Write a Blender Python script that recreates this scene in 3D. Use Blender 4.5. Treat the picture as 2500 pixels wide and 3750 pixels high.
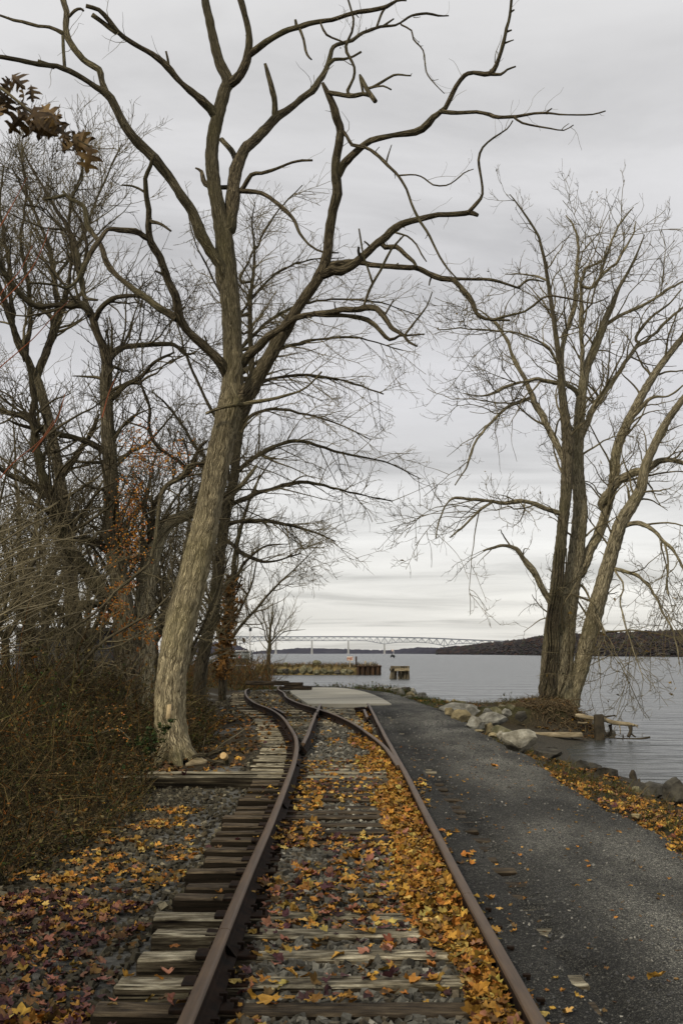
import bpy, math, random
import numpy as np
from mathutils import Vector, noise as mnoise

scene = bpy.context.scene
for o in list(bpy.data.objects):
    bpy.data.objects.remove(o)
rng = np.random.default_rng(11)
random.seed(5)

# ------------------------------------------------------------------ camera
HAZE = 1.6e-5
CAM_Z = 1.75
FPX = 40.0 / 36.0 * 3750.0            # focal length in photograph pixels
PITCH = math.atan((2392.0 - 1875.0) / FPX)
cam_d = bpy.data.cameras.new('camera')
cam_d.sensor_fit = 'VERTICAL'
cam_d.sensor_height = 36.0
cam_d.sensor_width = 24.0
cam_d.lens = 40.0
cam_d.clip_start = 0.05
cam_d.clip_end = 40000.0
cam_d.dof.use_dof = True
cam_d.dof.focus_distance = 17.0
cam_d.dof.aperture_fstop = 9.0
cam = bpy.data.objects.new('camera', cam_d)
cam.location = (0, 0, CAM_Z)
cam.rotation_euler = (math.pi / 2 + PITCH, 0, 0)
scene.collection.objects.link(cam)
scene.camera = cam

# ------------------------------------------------------------------ light
SUN_EL = math.radians(40)
SUN_AZ = math.radians(218)            # clockwise from +Y: behind the camera, to the left
sun_d = bpy.data.lights.new('sun', 'SUN')
sun_d.energy = 2.2
sun_d.angle = math.radians(10)
sun_d.color = (1.0, 0.90, 0.72)
sun = bpy.data.objects.new('sun', sun_d)
sdir = Vector((math.sin(SUN_AZ) * math.cos(SUN_EL), math.cos(SUN_AZ) * math.cos(SUN_EL), math.sin(SUN_EL)))
sun.rotation_euler = (-sdir).to_track_quat('-Z', 'Y').to_euler()
scene.collection.objects.link(sun)

world = bpy.data.worlds.new('World')
scene.world = world
world.use_nodes = True
wn, wl = world.node_tree.nodes, world.node_tree.links
wn.clear()


def nd(nodes, kind, **kw):
    n = nodes.new(kind)
    for k, v in kw.items():
        if k.startswith('i_'):
            key = k[2:]
            n.inputs[int(key) if key.isdigit() else key.replace('_', ' ')].default_value = v
        else:
            setattr(n, k, v)
    return n


def math_n(nodes, links, op, a, b=None, clamp=False):
    n = nodes.new('ShaderNodeMath')
    n.operation = op
    n.use_clamp = clamp
    for i, v in enumerate((a, b)):
        if v is None:
            continue
        if isinstance(v, (int, float)):
            n.inputs[i].default_value = v
        else:
            links.new(v, n.inputs[i])
    return n.outputs[0]


def ramp_n(nodes, links, fac, stops):
    n = nodes.new('ShaderNodeValToRGB')
    e = n.color_ramp.elements
    while len(e) < len(stops):
        e.new(0.5)
    for el, (p, c) in zip(e, stops):
        el.position = p
        el.color = (c[0], c[1], c[2], 1) if not isinstance(c, (int, float)) else (c, c, c, 1)
    links.new(fac, n.inputs[0])
    return n.outputs[0]


def mix_n(nodes, links, fac, a, b, blend='MIX'):
    n = nodes.new('ShaderNodeMix')
    n.data_type = 'RGBA'
    n.blend_type = blend
    for sock, v in ((n.inputs[0], fac), (n.inputs[6], a), (n.inputs[7], b)):
        if isinstance(v, (int, float)):
            sock.default_value = v
        elif isinstance(v, (tuple, list)):
            sock.default_value = (*v[:3], 1)
        else:
            links.new(v, sock)
    return n.outputs[2]


# overcast deck over a clear Nishita sky; streaks stretch towards the horizon because the deck is a plane
sky = nd(wn, 'ShaderNodeTexSky', sky_type='NISHITA', sun_disc=False, sun_elevation=SUN_EL, sun_rotation=SUN_AZ)
tc = nd(wn, 'ShaderNodeTexCoord')
sep = nd(wn, 'ShaderNodeSeparateXYZ')
wl.new(tc.outputs['Generated'], sep.inputs[0])
zc = math_n(wn, wl, 'MAXIMUM', sep.outputs[2], 0.0)
den = math_n(wn, wl, 'ADD', zc, 0.07)
px = math_n(wn, wl, 'DIVIDE', sep.outputs[0], den)
py = math_n(wn, wl, 'DIVIDE', sep.outputs[1], den)
comb = nd(wn, 'ShaderNodeCombineXYZ')
wl.new(px, comb.inputs[0])
wl.new(py, comb.inputs[1])
n1 = nd(wn, 'ShaderNodeTexNoise', i_Scale=1.0, i_Detail=7.0, i_Roughness=0.58, i_Distortion=0.5)
n2 = nd(wn, 'ShaderNodeTexNoise', i_Scale=0.33, i_Detail=3.0, i_Roughness=0.5)
mp = nd(wn, 'ShaderNodeMapping')
mp.inputs['Location'].default_value = (3.1, 1.3, 0)
mp.inputs['Scale'].default_value = (0.6, 1.0, 1)
wl.new(comb.outputs[0], mp.inputs[0])
wl.new(mp.outputs[0], n1.inputs['Vector'])
wl.new(mp.outputs[0], n2.inputs['Vector'])
f1 = ramp_n(wn, wl, n1.outputs['Fac'], [(0.35, 0.76), (0.5, 1.0), (0.66, 1.10)])
f2 = ramp_n(wn, wl, n2.outputs['Fac'], [(0.35, 0.86), (0.65, 1.09)])
tint = ramp_n(wn, wl, zc, [(0.0, (0.700, 0.678, 0.610)), (0.10, (0.685, 0.678, 0.650)), (0.22, (0.645, 0.640, 0.645)),
                           (0.55, (0.610, 0.605, 0.595)), (1.0, (0.62, 0.61, 0.585))])
c1 = mix_n(wn, wl, 1.0, tint, f1, 'MULTIPLY')
c2 = mix_n(wn, wl, 1.0, c1, f2, 'MULTIPLY')
c3 = mix_n(wn, wl, 1.0, c2, (10.1, 10.1, 10.25), 'MULTIPLY')
cm = mix_n(wn, wl, 0.96, sky.outputs[0], c3)
bg = nd(wn, 'ShaderNodeBackground', i_Strength=0.1)
wl.new(cm, bg.inputs[0])
wo = nd(wn, 'ShaderNodeOutputWorld')
wl.new(bg.outputs[0], wo.inputs[0])

scene.view_settings.view_transform = 'Standard'
scene.view_settings.look = 'None'
scene.view_settings.exposure = 0.27
scene.view_settings.gamma = 1.0
scene.view_settings.use_curve_mapping = False
try:
    scene.cycles.max_bounces = 5
    scene.cycles.diffuse_bounces = 2
    scene.cycles.glossy_bounces = 2
    scene.cycles.transmission_bounces = 2
    scene.cycles.transparent_max_bounces = 4
    scene.cycles.volume_bounces = 0
    scene.cycles.use_denoising = True
except Exception:
    pass

# ------------------------------------------------------------------ helpers: tracing
SN, CS = math.sin(PITCH), math.cos(PITCH)
CROPS = {'A': (0, 0, .7972), 'B': (1250, 0, .7972), 'C': (0, 900, .7972), 'D': (1250, 900, .7972),
         'E': (0, 1800, .7972), 'F': (1250, 1800, .7972), 'K': (350, 1500, .4252), 'W': (0, 0, 1.5944),
         'R': (1900, 2550, .3827), 'O': (0, 0, 1.0), 'Z': (850, 2450, .4145), 'Y': (820, 2270, .1913), 'Q': (1550, 2520, .3189)}


def ray(u, v):
    a, b = (u - 1250.0) / FPX, -(v - 1875.0) / FPX
    return np.array([a, CS - b * SN, SN + b * CS])


def at(u, v, Y):
    """world point on the sight line of photograph pixel (u, v) at distance Y down the line"""
    d = ray(u, v)
    return np.array([0, 0, CAM_Z]) + d * (Y / d[1])


def on_z(u, v, z):
    d = ray(u, v)
    return np.array([0, 0, CAM_Z]) + d * ((z - CAM_Z) / d[2])


def to_o(crop, x, y):
    ox, oy, s = CROPS[crop]
    return ox + x * s, oy + y * s


# ------------------------------------------------------------------ helpers: meshes and objects
COL = scene.collection


def tag(o, label=None, cat=None, group=None, kind=None):
    if label:
        o['label'] = label
    if cat:
        o['category'] = cat
    if group:
        o['group'] = group
    if kind:
        o['kind'] = kind
    return o


def thing(name, loc, label, cat, group=None, rz=0.0):
    o = bpy.data.objects.new(name, None)
    o.location = loc
    o.rotation_euler = (0, 0, rz)
    o.empty_display_size = 0.2
    COL.objects.link(o)
    return tag(o, label, cat, group)


def raw_mesh(name, V, F, mats, smooth=True, uv=None, col=None, mi=None):
    V = np.asarray(V, dtype=np.float32)
    F = np.asarray(F, dtype=np.int32)
    me = bpy.data.meshes.new(name)
    M, k = F.shape
    me.vertices.add(len(V))
    me.vertices.foreach_set('co', V.ravel())
    me.loops.add(M * k)
    me.loops.foreach_set('vertex_index', F.ravel())
    me.polygons.add(M)
    me.polygons.foreach_set('loop_start', np.arange(0, M * k, k, dtype=np.int32))
    if mi is not None:
        me.polygons.foreach_set('material_index', np.asarray(mi, dtype=np.int32))
    me.update(calc_edges=True)
    if smooth:
        me.shade_smooth()
    else:
        me.shade_flat()
    if uv is not None:
        l = me.uv_layers.new(name='UVMap')
        l.data.foreach_set('uv', np.asarray(uv, dtype=np.float32)[F.ravel()].ravel())
    if col is not None:
        a = me.attributes.new('Col', 'FLOAT_COLOR', 'POINT')
        c = np.ones((len(V), 4), dtype=np.float32)
        c[:, :3] = col
        a.data.foreach_set('color', c.ravel())
    for m in (mats if isinstance(mats, (list, tuple)) else [mats]):
        me.materials.append(m)
    return me


def link(name, me, parent=None, loc=None):
    o = bpy.data.objects.new(name, me)
    if loc is not None:
        o.location = loc
    COL.objects.link(o)
    if parent is not None:
        o.parent = parent
    return o


def obj(name, V, F, mats, parent=None, **kw):
    """mesh object; V in world coordinates, stored relative to the parent's location (parents are unrotated) """
    V = np.asarray(V, dtype=np.float64)
    if parent is not None:
        off = np.zeros(3)
        p = parent
        while p is not None:
            off += np.array(p.location)
            p = p.parent
        return link(name, raw_mesh(name, V - off, F, mats, **kw), parent)
    c = np.array([(V[:, 0].min() + V[:, 0].max()) / 2, (V[:, 1].min() + V[:, 1].max()) / 2, V[:, 2].min()])
    return link(name, raw_mesh(name, V - c, F, mats, **kw), None, c)


class Acc:
    """collects vertices and quads (triangles as quads are avoided: kept apart by k)"""
    def __init__(self):
        self.v, self.f, self.c, self.n = [], [], [], 0

    def add(self, V, F, col=None):
        V = np.asarray(V, float)
        self.v.append(V)
        self.f.append(np.asarray(F, int) + self.n)
        if col is not None:
            self.c.append(np.broadcast_to(np.asarray(col, float), V.shape))
        self.n += len(V)

    def get(self):
        return np.concatenate(self.v), np.concatenate(self.f)

    def build(self, name, mats, parent=None, **kw):
        V, F = self.get()
        if self.c:
            kw['col'] = np.concatenate(self.c)
        return obj(name, V, F, mats, parent, **kw)


BOXF = np.array([[0, 1, 3, 2], [4, 6, 7, 5], [0, 4, 5, 1], [2, 3, 7, 6], [0, 2, 6, 4], [1, 5, 7, 3]])


def box(c, s, rz=0.0, jit=0.0):
    """8 corners of a box centred at c with size s"""
    q = np.array([[x, y, z] for x in (-.5, .5) for y in (-.5, .5) for z in (-.5, .5)]) * np.array(s)
    if jit:
        q = q + rng.normal(0, jit, q.shape)
    cr, sr = math.cos(rz), math.sin(rz)
    q = q @ np.array([[cr, sr, 0], [-sr, cr, 0], [0, 0, 1]])
    return q + np.asarray(c, float), BOXF


def bevel_box(s, b=0.015, seg=(6, 2), amp=0.0, seed=0):
    """long beam along X, size s, chamfered edges and uneven surface: returns V, quads"""
    L, W, H = s
    nx = seg[0]
    prof = []
    w, h = W / 2, H / 2
    for (y, z) in ((-w + b, -h), (0, -h), (w - b, -h), (w, -h + b), (w, 0), (w, h - b), (w - b, h), (w * .4, h), (0, h), (-w * .4, h), (-w + b, h),
                   (-w, h - b), (-w, 0), (-w, -h + b)):
        prof.append((y, z))
    prof = np.array(prof)
    k = len(prof)
    xs = np.concatenate([[-L / 2, -L / 2], np.linspace(-L / 2 + b, L / 2 - b, nx), [L / 2, L / 2]])
    sc = np.concatenate([[0.0, 1 - 2 * b / H], np.ones(nx), [1 - 2 * b / H, 0.0]])
    V = np.zeros((len(xs), k, 3))
    for i, (x, q) in enumerate(zip(xs, sc)):
        V[i, :, 0] = x
        V[i, :, 1:] = prof * q
    V = V.reshape(-1, 3)
    if amp:
        for i, p in enumerate(V):
            n = mnoise.noise_vector(Vector((p[0] * 2.2 + seed * 7.3, p[1] * 9, p[2] * 9)))
            V[i] += np.array(n) * amp
    F = []
    for i in range(len(xs) - 1):
        for j in range(k):
            F.append((i * k + j, i * k + (j + 1) % k, (i + 1) * k + (j + 1) % k, (i + 1) * k + j))
    return V, np.array(F)


def catmull(P, step):
    """resample rows of P (first three columns a point, the rest carried along) at about step metres"""
    P = np.asarray(P, float)
    if len(P) < 3:
        P = np.vstack([P[0], (P[0] + P[-1]) / 2, P[-1]])
    Q = np.vstack([2 * P[0] - P[1], P, 2 * P[-1] - P[-2]])
    out = []
    for i in range(1, len(Q) - 2):
        L = np.linalg.norm(Q[i + 1, :3] - Q[i, :3])
        n = max(2, int(L / step))
        t = np.linspace(0, 1, n, endpoint=False)[:, None]
        a, b, c, d = Q[i - 1], Q[i], Q[i + 1], Q[i + 2]
        out.append(.5 * ((2 * b) + (-a + c) * t + (2 * a - 5 * b + 4 * c - d) * t ** 2 + (-a + 3 * b - 3 * c + d) * t ** 3))
    out.append(Q[-2][None])
    return np.concatenate(out)


def hero_tube(P, R, sides=16, bump=0.0, freq=6.0, cap=True, flare=0.0):
    """one limb with parallel-transported rings, gnarly radius, UV in metres; returns V, F, UV"""
    P, R = np.asarray(P, float), np.maximum(np.asarray(R, float), 0.0015)
    T = np.gradient(P, axis=0)
    T /= np.linalg.norm(T, axis=1)[:, None] + 1e-9
    n0 = np.cross(T[0], [0.31, 0.9, 0.2])
    n0 /= np.linalg.norm(n0)
    N = [n0]
    for i in range(1, len(P)):
        v = N[-1] - T[i] * np.dot(N[-1], T[i])
        N.append(v / (np.linalg.norm(v) + 1e-9))
    N = np.array(N)
    B = np.cross(T, N)
    s = np.concatenate([[0], np.cumsum(np.linalg.norm(np.diff(P, axis=0), axis=1))])
    if cap:
        P = np.vstack([P, P[-1], P[-1]])
        R = np.concatenate([R, [R[-1] * .8, 0.0005]])
        N, B, s = np.vstack([N, N[-1], N[-1]]), np.vstack([B, B[-1], B[-1]]), np.concatenate([s, [s[-1], s[-1]]])
    th = np.arange(sides + 1) / sides * 2 * math.pi
    ring = np.cos(th)[None, :, None] * N[:, None, :] + np.sin(th)[None, :, None] * B[:, None, :]
    rad = np.repeat(R[:, None], sides + 1, 1)
    V = P[:, None, :] + ring * rad[:, :, None]
    if bump:
        sh = V.shape
        flat, rr = V.reshape(-1, 3), ring.reshape(-1, 3)
        rf = rad.reshape(-1)
        d = np.array([mnoise.noise(Vector(p * freq)) + .5 * mnoise.noise(Vector(p * freq * 2.7)) for p in flat])
        flat = flat + rr * (d * bump * np.minimum(rf, .3))[:, None]
        V = flat.reshape(sh)
        V[:, -1] = V[:, 0]
    m = sides + 1
    rmean = R[: max(2, len(R) // 3)].mean()
    UV = np.stack(np.broadcast_arrays((th / (2 * math.pi))[None, :] * 2 * math.pi * rmean, s[:, None]), -1)
    i, j = np.meshgrid(np.arange(len(P) - 1), np.arange(sides), indexing='ij')
    a = (i * m + j).ravel()
    F = np.stack([a, a + 1, a + m + 1, a + m], 1)
    return V.reshape(-1, 3), F, UV.reshape(-1, 2)


def tubes(P, R, sides=3):
    """many branches at once: P (N, n, 3), R (N, n) -> V, F"""
    N, n, _ = P.shape
    T = np.gradient(P, axis=1)
    T /= np.linalg.norm(T, axis=2, keepdims=True) + 1e-9
    ref = np.tile(np.array([0.2, 0.95, 0.25]), (N, 1))
    mean = T.mean(1)
    sel = np.abs((mean * ref).sum(1)) > .8 * np.linalg.norm(mean, axis=1)
    ref[sel] = np.array([0.95, 0.1, -0.3])
    A = np.cross(T, ref[:, None, :])
    A /= np.linalg.norm(A, axis=2, keepdims=True) + 1e-9
    Bv = np.cross(T, A)
    th = np.arange(sides) / sides * 2 * math.pi
    V = P[:, :, None, :] + R[:, :, None, None] * (np.cos(th)[:, None] * A[:, :, None, :] + np.sin(th)[:, None] * Bv[:, :, None, :])
    b, i, j = np.meshgrid(np.arange(N), np.arange(n - 1), np.arange(sides), indexing='ij')
    base = b * n * sides
    p = (base + i * sides + j).ravel()
    q = (base + i * sides + (j + 1) % sides).ravel()
    F = np.stack([p, q, q + sides, p + sides], 1)
    return V.reshape(-1, 3), F


def resample(P, R, n):
    s = np.concatenate([[0], np.cumsum(np.linalg.norm(np.diff(P, axis=0), axis=1))])
    t = np.linspace(0, s[-1], n)
    return np.stack([np.interp(t, s, P[:, k]) for k in range(3)], 1), np.interp(t, s, R)


def grow(P, R, density, length, ang=(35, 70), npts=5, wig=.25, trop=(0, 0, .15), rr=.5, rtip=.3, rmax=9, rmin=.002,
         tlo=.1, thi=1.0, taper=.5, seed=0, flat=0.0, pw=1.0):
    """grow children along branches P (N, n, 3), R (N, n); length = (lo, hi) in metres"""
    g = np.random.default_rng(seed)
    N, n, _ = P.shape
    seglen = np.linalg.norm(np.diff(P, axis=1), axis=2).sum(1)
    exp = seglen * (thi - tlo) * density
    cnt = g.poisson(exp)
    idx = np.repeat(np.arange(N), cnt)
    M = len(idx)
    if M == 0:
        return np.zeros((0, npts, 3)), np.zeros((0, npts))
    t = tlo + (thi - tlo) * g.random(M) ** pw
    f = t * (n - 1)
    k = np.minimum(f.astype(int), n - 2)
    w = (f - k)[:, None]
    p0 = P[idx, k] * (1 - w) + P[idx, k + 1] * w
    r0 = R[idx, k] * (1 - w[:, 0]) + R[idx, k + 1] * w[:, 0]
    d0 = P[idx, k + 1] - P[idx, k]
    d0 /= np.linalg.norm(d0, axis=1, keepdims=True) + 1e-9
    rnd = g.normal(size=(M, 3))
    if flat:
        rnd[:, 2] *= 1 - flat
    perp = rnd - d0 * (rnd * d0).sum(1, keepdims=True)
    perp /= np.linalg.norm(perp, axis=1, keepdims=True) + 1e-9
    a = np.radians(g.uniform(ang[0], ang[1], M))[:, None]
    d = d0 * np.cos(a) + perp * np.sin(a)
    L = g.uniform(length[0], length[1], M) * (1 - taper * t)
    trop = np.array(trop)
    pts = [p0]
    for i in range(npts - 1):
        d = d + g.normal(size=(M, 3)) * wig + trop
        d /= np.linalg.norm(d, axis=1, keepdims=True) + 1e-9
        pts.append(pts[-1] + d * (L / (npts - 1))[:, None])
    Q = np.stack(pts, 1)
    rs = np.clip(r0 * rr * g.uniform(.7, 1.1, M), rmin, rmax)
    RR = rs[:, None] * np.linspace(1, rtip, npts)[None, :]
    return Q, np.maximum(RR, rmin * .6)


# ------------------------------------------------------------------ materials
def new_mat(name):
    m = bpy.data.materials.new(name)
    m.use_nodes = True
    nt = m.node_tree
    b = nt.nodes['Principled BSDF']
    return m, nt.nodes, nt.links, b


def noise_mat(name, ca, cb, scale=6.0, detail=6.0, rough=.85, bump=.3, bdist=.02, bscale=None, stretch=(1, 1, 1), spec=.3, cc=None, lo=.35, hi=.65,
              objrand=0.0, coord='Object', crack=0.0):
    m, N, L, b = new_mat(name)
    t = nd(N, 'ShaderNodeTexCoord')
    mp_ = nd(N, 'ShaderNodeMapping')
    mp_.inputs['Scale'].default_value = stretch
    L.new(t.outputs[coord], mp_.inputs[0])
    vec = mp_.outputs[0]
    oi = nd(N, 'ShaderNodeObjectInfo')
    if objrand:
        add = nd(N, 'ShaderNodeVectorMath', operation='ADD')
        sc = nd(N, 'ShaderNodeVectorMath', operation='SCALE')
        cv = nd(N, 'ShaderNodeCombineXYZ', i_1=3.7, i_2=1.9)
        L.new(oi.outputs['Random'], cv.inputs[0])
        L.new(cv.outputs[0], sc.inputs[0])
        sc.inputs['Scale'].default_value = 40.0
        L.new(vec, add.inputs[0])
        L.new(sc.outputs[0], add.inputs[1])
        vec = add.outputs[0]
    n = nd(N, 'ShaderNodeTexNoise', i_Scale=scale, i_Detail=detail, i_Roughness=.62)
    L.new(vec, n.inputs['Vector'])
    stops = [(lo, ca), (hi, cb)] if cc is None else [(lo, ca), ((lo + hi) / 2, cb), (hi, cc)]
    c = ramp_n(N, L, n.outputs['Fac'], stops)
    if objrand:
        v = math_n(N, L, 'MULTIPLY_ADD', oi.outputs['Random'], objrand)
        v.node.inputs[2].default_value = 1 - objrand * .5
        hsv = nd(N, 'ShaderNodeHueSaturation')
        L.new(c, hsv.inputs['Color'])
        L.new(v, hsv.inputs['Value'])
        c = hsv.outputs[0]
    if crack:
        mk_ = nd(N, 'ShaderNodeMapping')
        mk_.inputs['Scale'].default_value = (.55, 2.6, 2.6)
        L.new(vec, mk_.inputs[0])
        kn = nd(N, 'ShaderNodeTexNoise', i_Scale=scale, i_Detail=4.0, i_Roughness=.6)
        L.new(mk_.outputs[0], kn.inputs['Vector'])
        kf = ramp_n(N, L, kn.outputs['Fac'], [(.38, 1 - crack), (.46, 1.0)])
        c = mix_n(N, L, 1.0, c, kf, 'MULTIPLY')
        kn2 = nd(N, 'ShaderNodeTexNoise', i_Scale=2.2, i_Detail=5.0, i_Roughness=.6)
        L.new(t.outputs['Object'], kn2.inputs['Vector'])
        c = mix_n(N, L, 1.0, c, ramp_n(N, L, kn2.outputs['Fac'], [(.36, .45), (.56, 1.1)]), 'MULTIPLY')
    L.new(c, b.inputs['Base Color'])
    b.inputs['Roughness'].default_value = rough
    b.inputs['Specular IOR Level'].default_value = spec
    if bump:
        n2_ = nd(N, 'ShaderNodeTexNoise', i_Scale=bscale or scale * 2.5, i_Detail=5.0, i_Roughness=.65)
        L.new(vec, n2_.inputs['Vector'])
        bp = nd(N, 'ShaderNodeBump', i_Strength=bump, i_Distance=bdist)
        L.new(n2_.outputs['Fac'], bp.inputs['Height'])
        L.new(bp.outputs[0], b.inputs['Normal'])
    return m


def bark_mat(name, ridge, furrow, moss, us=16.0, vs=3.2, bump=.9, dist=.03, mossamt=.45, fade=None):
    """furrowed bark on tube UVs measured in metres"""
    m, N, L, b = new_mat(name)
    t = nd(N, 'ShaderNodeTexCoord')
    wob = nd(N, 'ShaderNodeTexNoise', i_Scale=4.0, i_Detail=5.0)
    L.new(t.outputs['Object'], wob.inputs['Vector'])
    ws = nd(N, 'ShaderNodeVectorMath', operation='SCALE')
    ws.inputs['Scale'].default_value = .16
    L.new(wob.outputs['Color'], ws.inputs[0])
    ad = nd(N, 'ShaderNodeVectorMath', operation='ADD')
    L.new(t.outputs['UV'], ad.inputs[0])
    L.new(ws.outputs[0], ad.inputs[1])
    mp_ = nd(N, 'ShaderNodeMapping')
    mp_.inputs['Scale'].default_value = (us, vs, 1)
    L.new(ad.outputs[0], mp_.inputs[0])
    vo = nd(N, 'ShaderNodeTexVoronoi', feature='DISTANCE_TO_EDGE', i_Scale=1.0)
    L.new(mp_.outputs[0], vo.inputs['Vector'])
    n = nd(N, 'ShaderNodeTexNoise', i_Scale=2.2, i_Detail=6.0, i_Roughness=.7)
    L.new(mp_.outputs[0], n.inputs['Vector'])
    e = ramp_n(N, L, vo.outputs['Distance'], [(0.0, .25), (.22, 1.0)])
    mr = nd(N, 'ShaderNodeMapping')
    mr.inputs['Scale'].default_value = (us * .62, vs * .42, 1)
    L.new(ad.outputs[0], mr.inputs[0])
    nr = nd(N, 'ShaderNodeTexNoise', i_Scale=1.0, i_Detail=2.5, i_Roughness=.55, i_Distortion=.6)
    L.new(mr.outputs[0], nr.inputs['Vector'])
    rid = math_n(N, L, 'ABSOLUTE', math_n(N, L, 'MULTIPLY_ADD', nr.outputs['Fac'], 2.0))
    rid.node.inputs[0].links[0].from_node.inputs[2].default_value = -1.0
    fur = ramp_n(N, L, rid, [(.0, .0), (.10, 1.0)])
    e = math_n(N, L, 'MULTIPLY', e, fur)
    h = math_n(N, L, 'MULTIPLY', e, math_n(N, L, 'ADD', n.outputs['Fac'], .35))
    c = ramp_n(N, L, h, [(.05, furrow), (.38, tuple(.5 * (a + q) for a, q in zip(ridge, furrow))), (.75, ridge)])
    mo = nd(N, 'ShaderNodeTexNoise', i_Scale=.9, i_Detail=4.0)
    L.new(t.outputs['Object'], mo.inputs['Vector'])
    mf = ramp_n(N, L, mo.outputs['Fac'], [(.45, 0.0), (.68, mossamt)])
    c = mix_n(N, L, mf, c, moss)
    if fade:
        # bark colour: pale low down, darker above
        sx = nd(N, 'ShaderNodeSeparateXYZ')
        L.new(t.outputs['Object'], sx.inputs[0])
        mrng = nd(N, 'ShaderNodeMapRange', i_1=fade[0], i_2=fade[1])
        L.new(math_n(N, L, 'ADD', sx.outputs[2], math_n(N, L, 'MULTIPLY', mo.outputs['Fac'], 2.0)), mrng.inputs[0])
        c = mix_n(N, L, mrng.outputs[0], c, mix_n(N, L, 1.0, c, (fade[2],) * 3, 'MULTIPLY'))
    L.new(c, b.inputs['Base Color'])
    b.inputs['Roughness'].default_value = .9
    b.inputs['Specular IOR Level'].default_value = .15
    bp = nd(N, 'ShaderNodeBump', i_Strength=bump, i_Distance=dist)
    L.new(h, bp.inputs['Height'])
    L.new(bp.outputs[0], b.inputs['Normal'])
    return m


def flat_mat(name, col, rough=.8, spec=.3, metal=0.0):
    return noise_mat(name, tuple(c * .75 for c in col), tuple(min(1, c * 1.2) for c in col), scale=7, rough=rough, bump=.1, spec=spec)


def col_mat(name, rough=.75, spec=.2, trans=0.0, nscale=40.0, namp=.35):
    """colour comes from each leaf's or stone's own colour attribute, broken up by fine noise"""
    m, N, L, b = new_mat(name)
    a = nd(N, 'ShaderNodeAttribute', attribute_name='Col')
    t = nd(N, 'ShaderNodeTexCoord')
    n = nd(N, 'ShaderNodeTexNoise', i_Scale=nscale, i_Detail=3.0)
    L.new(t.outputs['Object'], n.inputs['Vector'])
    v = ramp_n(N, L, n.outputs['Fac'], [(.3, 1 - namp), (.7, 1 + namp * .6)])
    c = mix_n(N, L, 1.0, a.outputs['Color'], v, 'MULTIPLY')
    L.new(c, b.inputs['Base Color'])
    b.inputs['Roughness'].default_value = rough
    b.inputs['Specular IOR Level'].default_value = spec
    return m


M = {}
M['bark'] = bark_mat('pale_furrowed_bark', (.58, .49, .305), (.060, .046, .024), (.33, .29, .13), us=42, vs=3.6, bump=1.0, dist=.035, fade=(3.2, 10.5, .38))
M['bark_limb'] = bark_mat('limb_bark', (.150, .122, .075), (.016, .012, .007), (.10, .095, .045), us=34, vs=5.0, bump=.9, dist=.02)
M['bark_mid'] = bark_mat('grey_brown_bark', (.40, .345, .225), (.040, .032, .019), (.24, .215, .115), us=22, vs=3.2, bump=.9, dist=.03)
M['bark_dark'] = bark_mat('dark_bark', (.105, .086, .054), (.014, .011, .007), (.085, .08, .036), us=22, vs=3.2, bump=.9, dist=.03)
M['bark_old'] = bark_mat('dark_grey_bark', (.19, .16, .105), (.02, .016, .010), (.12, .11, .055), us=22, vs=3.2, bump=.9, dist=.03)
M['twig_dark'] = noise_mat('dark_twig', (.040, .034, .021), (.105, .088, .054), scale=2.0, bump=0, spec=.1)
M['twig_brown'] = noise_mat('brown_twig', (.080, .066, .038), (.19, .16, .095), scale=2.0, bump=0, spec=.1)
M['twig_dead'] = noise_mat('dead_twig', (.10, .085, .055), (.22, .19, .125), scale=3.0, bump=0, spec=.1)
M['twig_red'] = noise_mat('red_twig', (.12, .035, .015), (.22, .07, .03), scale=3.0, bump=0, spec=.2)

# ================================================================== setting
WATER_Z = -1.2
LAND = np.array([(8.5, -14), (8.2, 8), (7.5, 20), (7.35, 24.7), (7.0, 25.6), (6.75, 27.2), (6.35, 30), (6.5, 33), (6.9, 35.5), (7.6, 37.8), (8.6, 39.3),
                 (9.15, 40.7), (9.75, 43), (9.4, 45.0), (8.4, 46.0), (6.6, 45.6), (5.4, 45.2), (4.7, 47.5), (3.9, 52), (2.6, 57), (.6, 62), (-1.5, 65.5),
                 (-3.6, 69), (-5.2, 74), (-7, 90), (-9.5, 120), (-10.8, 150), (-12, 163), (-40, 172), (-170, 180), (-170, -14)], float)


def sdist(X, Y):
    """signed distance to the shore, positive on land"""
    sh = np.shape(X)
    P = np.stack([np.ravel(X), np.ravel(Y)], 1).astype(float)
    best = np.full(len(P), 1e9)
    inside = np.zeros(len(P), bool)
    n = len(LAND)
    for i in range(n):
        a, b = LAND[i], LAND[(i + 1) % n]
        ab = b - a
        t = np.clip(((P - a) @ ab) / (ab @ ab), 0, 1)
        best = np.minimum(best, np.hypot(*(P - a - t[:, None] * ab).T))
        cond = (a[1] > P[:, 1]) != (b[1] > P[:, 1])
        with np.errstate(divide='ignore', invalid='ignore'):
            xi = a[0] + (P[:, 1] - a[1]) / (ab[1] if ab[1] else 1e-9) * ab[0]
        inside ^= cond & (P[:, 0] < xi)
    return np.where(inside, best, -best).reshape(sh)


def smooth(a, b, x):
    t = np.clip((x - a) / (b - a), 0, 1)
    return t * t * (3 - 2 * t)


def vnoise(X, Y, s, seed=0):
    """cheap smooth value noise"""
    X, Y = np.asarray(X, float) * s + seed * 17.3, np.asarray(Y, float) * s - seed * 9.1
    xi, yi = np.floor(X), np.floor(Y)
    fx, fy = X - xi, Y - yi
    fx, fy = fx * fx * (3 - 2 * fx), fy * fy * (3 - 2 * fy)

    def h(a, b):
        v = np.sin(a * 127.1 + b * 311.7 + seed) * 43758.5453
        return v - np.floor(v)
    return (h(xi, yi) * (1 - fx) + h(xi + 1, yi) * fx) * (1 - fy) + (h(xi, yi + 1) * (1 - fx) + h(xi + 1, yi + 1) * fx) * fy


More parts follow.
